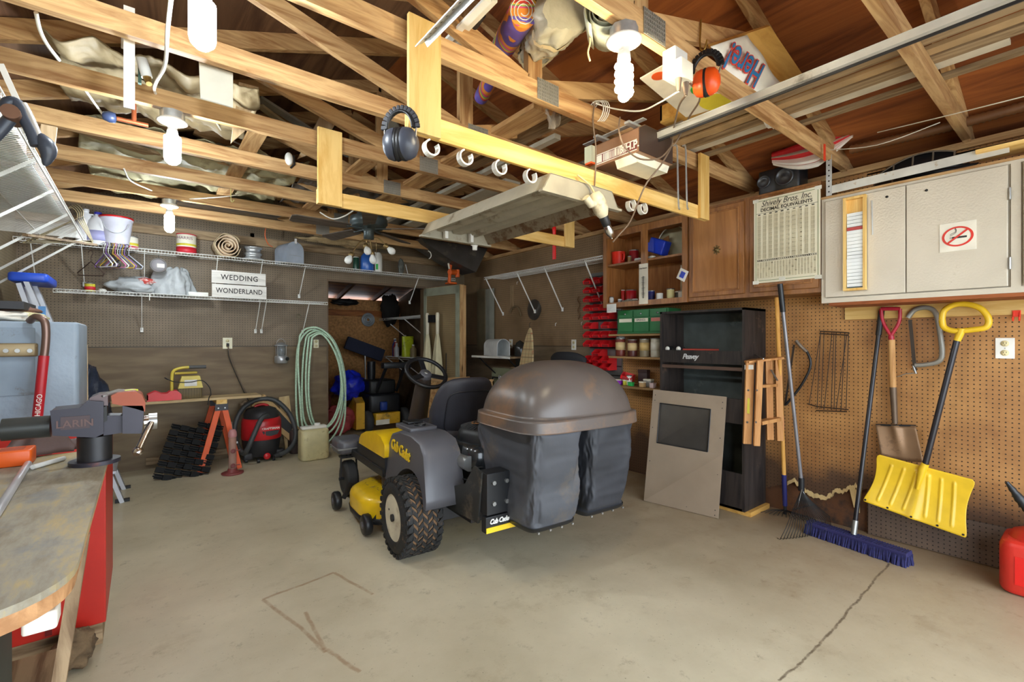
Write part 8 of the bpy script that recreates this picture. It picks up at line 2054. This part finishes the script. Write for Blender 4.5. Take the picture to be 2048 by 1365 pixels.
# red tool in the far pine frame
q = W(1110, 500, Y=Y2+.02); t = thing('red_tool', 'red hand tool hanging through the far pine frame near the right corner', 'tool', tuple(q)); B().bar((q.x, Y2+.03, 2.19), (q.x, Y2+.03, 1.98), .03, .012, up=(1, 0, 0)).build('blade', red_pl, t); B().lathe([(.014, 0), (.018, .05), (.015, .09), (.001, .092)], (q.x, Y2+.03, 2.18), n=12).build('handle', red_pl, t)
# ================================================================ LEFT SIDE
# workbench
ZB = .90; bx1 = -.086; by0, by1 = .955, 2.184
t = thing('workbench', 'worn plywood workbench with a rounded corner in the left foreground', 'workbench', (-.45, 1.6, 0))
def bench_mat():
    m, nt, N, L, P = base('worn_bench_top'); tc = N.new('ShaderNodeTexCoord'); mp = N.new('ShaderNodeMapping'); mp.inputs['Scale'].default_value = (6, 1.6, 4); L.new(tc.outputs['Object'], mp.inputs[0])
    n1 = N.new('ShaderNodeTexNoise'); n1.inputs['Scale'].default_value = 1.6; n1.inputs['Detail'].default_value = 10; n1.inputs['Roughness'].default_value = .68; L.new(mp.outputs[0], n1.inputs['Vector'])
    r = N.new('ShaderNodeValToRGB'); e = r.color_ramp
    cols = [(.30, (104, 96, 86)), (.42, (142, 132, 112)), (.50, (156, 150, 134)), (.57, (176, 158, 116)), (.70, (196, 178, 134))]
    while len(e.elements) < len(cols): e.elements.new(.5)
    for i, (p, c) in enumerate(cols): e.elements[i].position = p; e.elements[i].color = lin(c)
    L.new(n1.outputs['Fac'], r.inputs[0]); out = r.outputs[0]
    for sc, lo_, col, st in ((2.4, .56, (118, 126, 134), .6), (4.5, .62, (206, 186, 110), .7), (9, .66, (90, 74, 58), .6)):
        n2 = N.new('ShaderNodeTexNoise'); n2.inputs['Scale'].default_value = sc; n2.inputs['Detail'].default_value = 7; n2.inputs['Roughness'].default_value = .7; L.new(tc.outputs['Object'], n2.inputs['Vector'])
        mr = N.new('ShaderNodeMapRange'); mr.inputs[1].default_value = lo_; mr.inputs[2].default_value = lo_+.08; mr.inputs[4].default_value = st; L.new(n2.outputs['Fac'], mr.inputs[0])
        mx = N.new('ShaderNodeMixRGB'); L.new(mr.outputs[0], mx.inputs[0]); L.new(out, mx.inputs[1]); mx.inputs[2].default_value = lin(col); out = mx.outputs[0]
    L.new(out, P.inputs['Base Color']); P.inputs['Roughness'].default_value = .6
    b = N.new('ShaderNodeBump'); b.inputs['Strength'].default_value = .3; b.inputs['Distance'].default_value = .004; L.new(n1.outputs['Fac'], b.inputs['Height']); L.new(b.outputs[0], P.inputs['Normal']); return m
out = [(XL+.01, by1), (XL+.01, by0), (-.20, by0)]+[(-.20+.114*math.sin(a), by0+.14-.14*math.cos(a)) for a in [PI/2*i/8 for i in range(1, 9)]]+[(bx1, by1)]
bm_ = bench_mat()
B().prism([(x, y, ZB-.012) for x, y in out], (0, 0, .012)).build('top_surface', bm_, t)
B().prism([(x-(.004 if x > -.3 else 0), y, ZB-.038) for x, y in out], (0, 0, .026)).build('plywood_edge', wood('bench_ply_edge', (196, 150, 106), (160, 116, 78), 'X', knots=False), t)
legw = wood('bench_leg', (160, 100, 72), (120, 70, 48), 'Z', knots=False)
a = W(30, 1300, Z=.8); 
B().box((-.285, by0+.03, 0), (-.205, by0+.11, ZB-.04)).build('leg', legw, t); B().box((-.80, by0+.03, 0), (-.72, by0+.11, ZB-.04)).build('leg', legw, t)
B().box((-.40, by1-.12, 0), (-.33, by1-.04, ZB-.04)).build('leg', oldwood('Z'), t); B().box((-.80, by1-.12, 0), (-.72, by1-.04, ZB-.04)).build('leg', legw, t)
q = W(78, 1268, Z=ZB-.068); B().rbox((q.x-.02, q.y-.0, ZB-.068), (q.x+.02, q.y+.05, ZB-.039), .006).build('corner_block', white_paint, t)
B().box((-.24, by0+.06, ZB-.13), (-.21, by1-.05, ZB-.04)).build('apron', wood('apron_wood', (190, 130, 80), (150, 96, 54), 'Y', knots=False), t)
B().box((XL+.02, by0+.15, .25), (-.20, by1-.05, .27)).build('lower_shelf', oldwood('Y'), t)
# wooden brace leaning under the bench edge
p0, p1 = W(165, 1140, X=-.10), W(105, 1364, X=-.13)
B().bar((-.10, 1.38, ZB-.04), (-.20, 1.20, .004), .022, .045, up=(0, 1, 0)).build('diagonal_brace', oldwood('Z'), t)
# dark boxes stored under it
B().rbox((-.70, 1.25, .272), (-.26, 1.75, .62), .02).build('storage_tote', M('dark_green_tote', (44, 56, 54), .5), None, 'dark tote stored under the workbench', 'tote')
# red cabinet beyond the bench
cy0 = 2.60; t = thing('red_cabinet', 'tall red painted cabinet standing beyond the workbench', 'cabinet', (-.48, cy0+.3, 0)); redp = M('red_cabinet_paint', (186, 36, 22), .42, var=.1, dirt_or_light=(110, 30, 20), dmin=.66)
zbr = .10
B().box((XL+.01, cy0, zbr), (-.118, cy0+.6, .90)).build('body', redp, t, bevel=.004)
B().box((-.30, cy0-.004, zbr+.01), (-.28, cy0, .88)).build('front_seam', M('dark_red_seam', (120, 22, 16), .5), t)
B().rbox((-.22, cy0-.012, .42), (-.19, cy0, .45), .004).build('white_latch', white_pl, t)
B().box((XL+.03, cy0+.03, .0), (-.13, cy0+.57, zbr)).build('plinth', oldwood('X'), t)
lump('burlap_bundle', Vector((-.21, cy0-.10, .075)), (.07, .07, .075), M('burlap_brown', (104, 84, 60), .95, var=.4, scale=20, bump=.8), 'small brown crumpled bundle on the floor in front of the red cabinet', 'bundle', 81)
# blue-grey steel box with handle
t = thing('steel_box', 'battered blue grey steel chest with a brass coloured handle beyond the vise', 'tool chest', (-.5, 2.8, .9)); bg_ = M('blue_grey_enamel', (138, 152, 166), .42, var=.08, dirt_or_light=(96, 88, 80), dscale=12, dmin=.63, bump=.2)
q0 = W(158, 645, Y=2.66); q1 = W(158, 838, Y=2.66)
X1 = q0.x; B().rbox((XL+.01, 2.66, .902), (X1, 3.05, q0.z), .02, 4).build('chest', bg_, t, bevel=.004)
qa, qb = W(0, 640, Y=2.66), W(72, 780, Y=2.66)
B().box((XL+.05, 2.655, qb.z-.02), (W(70, 700, Y=2.655).x, 2.66, qa.z-.03)).build('recess_panel', M('blue_grey_inset', (126, 140, 154), .45, dirt_or_light=(100, 92, 84), dscale=12, dmin=.6), t, bevel=.002)
za, zb = W(30, 714, Y=2.64).z, W(30, 687, Y=2.64).z
B().rbox((XL+.05, 2.635, za), (W(76, 700, Y=2.64).x, 2.657, zb), .012).build('handle_bar', M('old_brass_plate', (146, 128, 96), .45, .5, dirt_or_light=(96, 80, 60), dmin=.56), t, bevel=.003)
b = B()
for px in (12, 35, 60): q = W(px, 702, Y=2.633); b.cyl(q, q+Vector((0, -.006, 0)), .008, n=10)
b.build('bolts', steel, t)
for i, (px, lab, col, dz) in enumerate(((10, 'white paper bundle on top of the blue grey chest', (226, 220, 208), .0), (40, 'folded cream cloth on top of the blue grey chest', (206, 196, 150), .0), (22, 'brown rag on top of the blue grey chest', (120, 86, 70), .03))):
    q = W(px, 640, Y=2.85); lump('folded_cloth', Vector((q.x, 2.75+.06*i, q0.z+.022+dz)), (.09, .06, .022), M('cloth_c%d' % i, col, .8, bump=.4), lab, 'cloth', 90+i)
B().box((XL+.02, 2.72, W(30, 620, Y=2.8).z), (W(55, 620, Y=2.8).x, 3.0, W(30, 605, Y=2.8).z)).build('steel_tray', dark_steel, None, 'dark steel tray on the blue grey chest', 'tray')
# red clamp handle hooked over the chest
t = thing('hooked_bar', 'red hooked steel bar hanging over the front of the blue grey chest', 'pry bar', tuple(W(75, 830, Y=2.6)))
B().tube(smoothpts([W(60, 642, Y=2.64), W(72, 634, Y=2.60), W(88, 642, Y=2.59), W(92, 662, Y=2.59), W(91, 690, Y=2.59), W(88, 715, Y=2.59)], 5), .013, 10).build('steel_hook', M('brown_steel', (120, 96, 86), .35, .6, dirt_or_light=(90, 50, 40), dmin=.55), t)
B().cyl(W(88, 712, Y=2.59), W(75, 834, Y=2.585), .016).build('red_shaft', M('worn_red', (176, 30, 40), .4, dirt_or_light=(110, 60, 60), dmin=.6), t)
text('lettering', 'CHICAGO', .022, W(77, 815, Y=2.568), W(80, 790, Y=2.5)-W(77, 815, Y=2.5), (-1, 0, .0), white_pl, t, depth=.0006)
# vise
V = lambda px, py, Y=1.95: W(px, py, Y=Y)
t = thing('bench_vise', 'heavy dark steel bench vise with an orange rusted jaw mounted at the bench corner', 'vise', (-.13, 1.95, ZB)); vm = M('vise_paint', (54, 52, 62), .42, .3, var=.15, dirt_or_light=(128, 66, 44), dscale=5, dmin=.6); vo = M('vise_rust', (150, 76, 52), .5, .3, dirt_or_light=(190, 180, 180), dscale=8, dmin=.55)
yv = 1.95; w2 = .055
def vbox(px0, py0, px1, py1, ya, yb, name, mat, bev=.006, poly=None):
    b = B(); a, c = V(px0, py0, yv-w2), V(px1, py1, yv-w2)
    b.box((a.x, ya, c.z), (c.x, yb, a.z)); return b.build(name, mat, t, bevel=bev)
B().cyl((V(190, 900).x, yv, ZB), (V(190, 900).x, yv, ZB+.012), .062, n=28).build('swivel_base', vm, t)
B().cyl((V(190, 900).x, yv, ZB+.012), (V(190, 900).x, yv, V(190, 878).z+.01), .042, n=24).build('swivel_neck', dark_steel, t)
pol = [(100, 822), (160, 816), (175, 802), (207, 804), (207, 868), (190, 876), (105, 872)]
B().prism([V(x, y, yv-w2) for x, y in pol], (0, 2*w2, 0)).build('fixed_body', vm, t, bevel=.004)
B().prism([V(x, y, yv-.035) for x, y in ((176, 806), (180, 796), (195, 790), (216, 788), (216, 812), (200, 812))], (0, .09, 0)).build('fixed_jaw', M('vise_jaw', (98, 84, 84), .4, .5, dirt_or_light=(150, 130, 120), dmin=.55), t, bevel=.003)
B().prism([V(x, y, yv-.045) for x, y in ((207, 815), (214, 812), (214, 842), (207, 846))], (0, .07, 0)).build('jaw_teeth', cable_k, t)
B().prism([V(x, y, yv-w2) for x, y in ((222, 792), (235, 786), (270, 783), (284, 790), (291, 806), (290, 824), (270, 818), (245, 812), (224, 808))], (0, .11, 0)).build('moving_jaw', vo, t, bevel=.005)
B().prism([V(x, y, yv-w2) for x, y in ((245, 812), (285, 812), (288, 820), (284, 868), (245, 868))], (0, .11, 0)).build('moving_body', vm, t, bevel=.005)
B().prism([V(x, y, yv-.035) for x, y in ((207, 838), (215, 832), (246, 832), (246, 866), (207, 872))], (0, .07, 0)).build('slide_bar', vm, t, bevel=.004)
a, c = V(5, 860), V(100, 852); B().cyl((V(4, 858).x, yv, V(50, 857).z), (V(102, 857).x, yv, V(50, 857).z), .032, n=20).build('slide_tube', M('vise_tube', (60, 62, 60), .4, .4), t)
qv = V(155, 848, yv-w2); B().box((V(121, 835, yv-w2-.002).x, yv-w2-.003, V(121, 861, yv-w2).z), (V(180, 835, yv-w2-.002).x, yv-w2-.001, V(121, 835, yv-w2).z)).build('name_plate', M('vise_plate', (74, 60, 62), .45, .3), t)
text('lettering', 'LARIN', .030, (V(150, 848, yv-w2-.004).x, yv-w2-.004, V(150, 848, yv-w2).z), (1, 0, 0), (0, 0, 1), M('vise_letter', (96, 74, 70), .4, .4), t, depth=.0012, bold=.0006)
hb = V(305, 843, yv-.02); h0 = V(288, 845, yv-.02); B().cyl(h0, hb, .022, n=18).build('screw_end', chrome, t); B().cyl(hb-Vector((.01, 0, 0)), hb+Vector((.012, 0, 0)), .026, n=18).build('screw_head', steel, t)
hb2 = V(276, 903, yv-.10); B().tube([V(303, 846, yv-.04), V(290, 872, yv-.07), hb2], .0095, 10).build('handle', chrome, t); B().lathe([(.001, -.01), (.013, -.006), (.014, .004), (.009, .012)], hb2, (hb2-hb).normalized(), 14).build('handle_knob', chrome, t)
B().bar(V(200, 793, yv-.03), V(243, 780, yv-.0), .03, .005).build('shim_plate', steel, t)
B().bar(V(245, 784, yv+.0), V(270, 781, yv+.02), .03, .008).build('yellow_tab', M('lime_tab', (200, 214, 60), .4), t)
# brown leather gloves, orange box, rods on the bench
lz = ZB
gv = M('brown_leather', (98, 80, 78), .6, var=.2, bump=.5, bscale=14)
def gl(u, v):
    p0_, p1_ = W(-40, 905, Z=ZB+.03), W(152, 890, Z=ZB+.02); p = p0_.lerp(p1_, u); hw = .05+.025*math.sin(u*5)
    return p+Vector((.15, .98, 0))*hw*(2*v-1)*(1-.4*abs(u-.5))+Vector((0, 0, .055*math.sin(PI*v)*(1+.6*math.sin(u*9+v*5))+.012*math.sin(u*23)*math.sin(PI*v)-.018))
B().grid(gl, 40, 14).build('leather_glove', gv, None, 'crumpled brown leather apron lying on the bench in front of the vise', 'apron', solid=.008)
q = W(30, 935, Z=ZB); t = thing('orange_tape_box', 'small bright orange box on the workbench', 'box', (q.x, q.y+.03, ZB)); qa, qb = W(-20, 935, Z=ZB), W(64, 930, Z=ZB)
om_ = M('orange_box', (232, 96, 24), .4)
B().rbox((qa.x, q.y, ZB+.001), (qb.x, q.y+.09, ZB+.048), .008).build('case', om_, t); B().box((qa.x+.02, q.y+.02, ZB+.0482), (qb.x-.02, q.y+.07, ZB+.049)).build('moulded_mark', M('orange_dark', (176, 70, 20), .5), t)
B().cyl(W(65, 935, Z=ZB+.008)+Vector((0, 0, 0)), W(128, 917, Z=ZB+.008), .007, n=10).build('white_rod', white_pl, None, 'short white rod lying between the orange box and the vise', 'rod')
B().cyl(W(-15, 1040, Z=ZB+.010), W(56, 928, Z=ZB+.010)+Vector((0, 0, .0)), .009, n=12).build('metal_rod', M('pale_metal', (196, 196, 200), .3, .4), None, 'long pale metal rod lying diagonally on the left of the bench', 'rod')
# aluminium step ladder with a blue top leaning on the left wall
f1, f2 = W(235, 1006, Z=0), W(257, 972, Z=0); tp_ = Vector((-.62, f1.y+.05, 1.74)); t = thing('aluminium_ladder', 'aluminium step ladder with a bright blue top leaning in the back left corner', 'ladder', (f1.x, (f1.y+f2.y)/2, 0)); al = M('ladder_aluminium', (196, 198, 204), .35, .6, var=.1)
f1.z = f2.z = 0; f1.x += .05; yl0, yl1 = f1.y, f1.y+.42
def lean(y, off=0): return Vector((f1.x-.02+off, y, .0)), Vector((-.66+off*.2, y+(.03 if y < yl0+.2 else -.05), 1.72))
for k, (y, off) in enumerate(((yl0, 0), (yl1, 0), (yl0+.06, .10), (yl1-.06, .10))):
    a, c = lean(y, -off); 
    if off: a = Vector((f1.x-.16, y, 0)); c = Vector((-.70, y, 1.70))
    B().bar(a, c, .028, .075, up=(0, 1, 0)).build('rail', al, t)
    b = B(); dvv = (c-a); b.obox(a+Vector((0, 0, .012)), (.045, 0, 0), (0, .018, 0), (0, 0, .011)); b.build('rubber_foot', cable_k, t)
for k in range(5):
    s = .14+.17*k; a0, c0_ = lean(yl0); a1_, c1_ = lean(yl1); B().bar(a0.lerp(c0_, s), a1_.lerp(c1_, s), .075, .02).build('step', al, t)
blu = M('ladder_blue', (40, 84, 206), .4)
B().rbox((-.75, yl0-.03, 1.71), (-.54, yl1+.03, 1.775), .03).build('top_cap', blu, t)
a, c = lean(yl0); q = a.lerp(c, .84); B().obox(q+Vector((0, -.039, 0)), (.02, 0, 0), (0, .001, 0), (0, 0, .09)).build('blue_label', M('label_blue', (90, 150, 210), .4), t)
# wooden extension piece, black bag next to ladder
p0, p1 = W(215, 800, Y=4.6), W(163, 690, Y=4.6); t = thing('wood_step_rack', 'striped cream and brown slatted piece leaning left of the dark bag', 'rack', tuple(p0))
a0 = Vector((W(200, 760, Y=4.5).x-.0, 4.5, 0)); ptop = W(158, 690, Y=4.5)
B().bar((a0.x-.10, 4.5, .0), ptop, .09, .03, up=(0, 1, 0)).build('striped_rail', wood('striped_wood', (214, 196, 160), (170, 130, 90), 'Z', scale=2.5, knots=False), t)
for s in (.62, .76, .9):
    q = Vector((a0.x-.10, 4.5, 0)).lerp(ptop, s); B().box(q+Vector((-.03, -.03, -.01)), q+Vector((.03, -.012, .01))).build('cross_tab', pine('X'), t)
c = W(187, 780, Y=5.3); lump('black_trash_bag', Vector((c.x-.05, 5.35, .66)), (.16, .2, .42), M('black_bag_film', (44, 50, 64), .22, var=.4, scale=10, bump=1.0, bscale=16), 'shiny dark blue black trash bag standing in the back left corner', 'bag', 95, 40, .2)
B().box((c.x-.2, 5.2, .0), (c.x+.1, 5.5, .28)).build('wooden_stool', oldwood('X'), None, 'old wooden block under the dark trash bag', 'block')
# left wall wire shelf seen from below
ZS = 2.09
ts = wire_shelf('wire_shelf', 'deep white wire shelf on the left wall seen from underneath', (XL+.012, 1.55, ZS), (0, 1, 0), (1, 0, 0), 3.45, .50, [.30, .82, 1.36, 1.90, 2.5, 3.0, 3.4], .42, step=.0254)
# things on / hanging from it
def clear_sheet():
    return M('hazy_panel', (196, 206, 196), .3, alpha=.75, var=.1)
B().box((XL+.06, 2.55, ZS+.006), (-.40, 4.2, ZS+.012)).build('plastic_sheet', clear_sheet(), None, 'hazy ribbed plastic panel lying on the left wire shelf', 'plastic sheet')
b = B()
for i in range(5): b.box((XL+.05+.11*i, 2.5, ZS+.013), (XL+.062+.11*i, 4.25, ZS+.03))
for i in range(4): b.box((XL+.05, 2.5+.58*i, ZS+.013), (-.39, 2.512+.58*i, ZS+.03))
b.build('wooden_screen', M('screen_frame', (160, 150, 120), .6), None, 'wooden screen frame lying on the left wire shelf over the plastic panel', 'screen')
# wire coat hangers bundled on the shelf edge
for i in range(7):
    c = Vector((-.42+.012*i, 4.25+.02*i, ZS-.008)); b = B()
    A_ = W(158, 432, Y=4.3); L_ = Vector((W(45, 486, Y=4.0).x, 4.0+.01*i, W(45, 486, Y=4.0).z)); R_ = Vector((W(185, 486, Y=4.45).x, 4.45, W(185, 486, Y=4.45).z))
    A_ = A_+Vector((.004*i-.01, .012*i, .006*i-.02)); L_ = L_+Vector((.008*i, 0, .006*i)); R_ = R_+Vector((.0, .006*i, .003*i))
    b.tube([L_, A_.lerp(L_, .15)+Vector((0, 0, .0)), A_, A_.lerp(R_, .15), R_], .0028, 5); b.tube([L_, R_], .0028, 5)
    b.tube(smoothpts([A_, A_+Vector((0, 0, .04)), A_+Vector((-.03, 0, .075)), A_+Vector((-.05, 0, .05))], 3), .0028, 5)
    b.build('wire_hanger', M('wire_black', (60, 54, 48), .5, .4) if i % 2 else M('wire_gold', (166, 150, 110), .4, .5), None, 'thin wire coat hanger, %s of the bundle hooked on the left shelf' % ordn[i], 'coat hanger', 'wire coat hangers on the left shelf')
a, c = W(50, 470, Y=4.0), W(190, 490, Y=4.5); B().bar(a, c, .03, .015).build('wooden_batten', oldwood('X'), None, 'thin wooden batten under the bundled wire hangers', 'batten')
# big black spring clamp
t = thing('spring_clamp', 'large black spring clamp gripping the left wire shelf in the foreground', 'clamp', tuple(W(60, 250, Y=1.62))); K = lambda px, py, y=1.62: W(px, py, Y=y)
kb_ = M('clamp_black', (58, 64, 76), .38)
pv = K(30, 232)
n_pts = smoothpts([K(-25, 285), K(0, 262), K(18, 240), K(30, 226)], 5); B().tube(n_pts, .013, 10).build('handle', kb_, t)
n_pts = smoothpts([K(12, 225), K(14, 208), K(28, 204), K(40, 215), K(48, 235), K(62, 262), K(74, 292)], 5); B().tube(n_pts, .013, 10).build('jaw', kb_, t)
n_pts = smoothpts([K(44, 208), K(55, 228), K(66, 252), K(76, 275)], 4); B().tube(n_pts, .010, 8).build('jaw', M('clamp_wear', (170, 166, 160), .4, .3), t)
B().tube(smoothpts([K(78, 268), K(93, 292), K(96, 310), K(90, 332)], 5), [.006, .010, .013, .016, .018, .018, .018, .018, .017, .016, .015, .013, .011, .009, .006, .003], 10).build('jaw_pad', kb_, t)
B().cyl(K(26, 232)+Vector((0, -.03, 0)), K(26, 232)+Vector((0, .03, 0)), .017, n=16).build('pivot', M('rusty_spring', (130, 96, 76), .4, .6), t)
B().bar(K(2, 130), K(36, 205), .014, .012).build('white_bar', white_pl, t)
# white jug at the upper left edge
c = K(4, 150, 1.75); c = Vector((-.50, W(5, 140, X=-.50).y, ZS+.005)); c.z = max(c.z, ZS+.004)
jug(c, .26, .075, milk, white_pl, 'white plastic jug at the far left edge above the wire shelf', band=M('pinkish_label', (220, 190, 186), .5))
jug(Vector((-.60, 1.95, ZS+.004)), .22, .06, M('green_bottle_m', (60, 130, 80), .35), white_pl, 'green bottle standing on the left wire shelf near the clamp', name='green_bottle')
for i, (y, lab) in enumerate(((2.3, 'white bulb shaped item on the left shelf, nearer one'), (2.75, 'white bulb shaped item on the left shelf, farther one'))):
    lump('white_fitting', Vector((-.42, y, ZS+.045)), (.035, .03, .04), white_pl, lab, 'fitting', 97+i)

# odds and ends stored high on the left
q = W(268, 245, Y=3.2); t = thing('copper_pipe', 'copper pipe cross lying among the left trusses', 'pipe', tuple(q)); cop = M('copper', (176, 96, 60), .4, .6)
B().cyl(q+Vector((0, 0, -.0)), q+Vector((.0, 0, .14)), .011, n=10).build('upright_pipe', cop, t); B().cyl(q+Vector((-.07, 0, .0)), q+Vector((.06, 0, 0)), .011, n=10).build('cross_pipe', cop, t)
B().lathe([(.001, 0), (.025, .005), (.028, .03), (.02, .055), (.001, .06)], q+Vector((-.07, 0, 0)), (-1, 0, 0), 16).build('blue_fitting', M('blue_fitting', (52, 64, 96), .4), t)
q = W(500, 85, Y=3.4); t = thing('blue_handled_tool', 'small tool with blue and red handles stuck in the rafters', 'tool', tuple(q)); B().cyl(q, q+Vector((-.05, 0, .05)), .012, n=10).build('handle', M('tool_blue', (60, 120, 180), .4), t); B().cyl(q, q+Vector((.05, .0, -.09)), .014, n=10).build('handle', M('tool_red', (206, 80, 60), .4), t)
q = W(578, 318, Y=TY(4)+.58); t = thing('knotted_rag_clip', 'small white and black clip hooked on a left truss', 'clip', tuple(q)); B().sphere(q, .028, .02, .045).build('clip_body', white_pl, t); B().tube([q+Vector((.03, 0, .03)), q+Vector((.035, 0, -.03)), q+Vector((.01, 0, -.06))], .007, 6).build('clip_spring', cable_k, t)
for i, (px, py, y, lab) in enumerate(((446, 395, TY(6), 'thin yellow wire hook hanging from a left truss'),)):
    q = W(462, 400, Y=y); B().tube(smoothpts([q+Vector((0, 0, .12)), q, q+Vector((.012, 0, -.012)), q+Vector((.02, 0, .005))], 4), .003, 6).build('wire_hook', M('pale_yellow_wire', (206, 196, 120), .5), None, lab, 'hook')
y = TY(5)+.25
for i, (a, c, w_, mt, lab) in enumerate((((90, 268), (330, 300), .10, oldwood('X'), 'old brown board lying across the left trusses, farther one'), ((240, 375), (470, 405), .05, pine('X'), 'pine strip with red marks over the far left trusses'), ((600, 205), (760, 262), .05, M('dull_steel_strip', (120, 116, 110), .4, .4), 'dull steel strip crossing the middle trusses'))):
    A_ = W(a[0], a[1], Y=y); C_ = W(c[0], c[1], Y=y+.3); A_.z = C_.z = ZT+.03+.03*i; B().bar(A_, C_, w_, .018).build('stored_board', mt, None, lab, 'board')
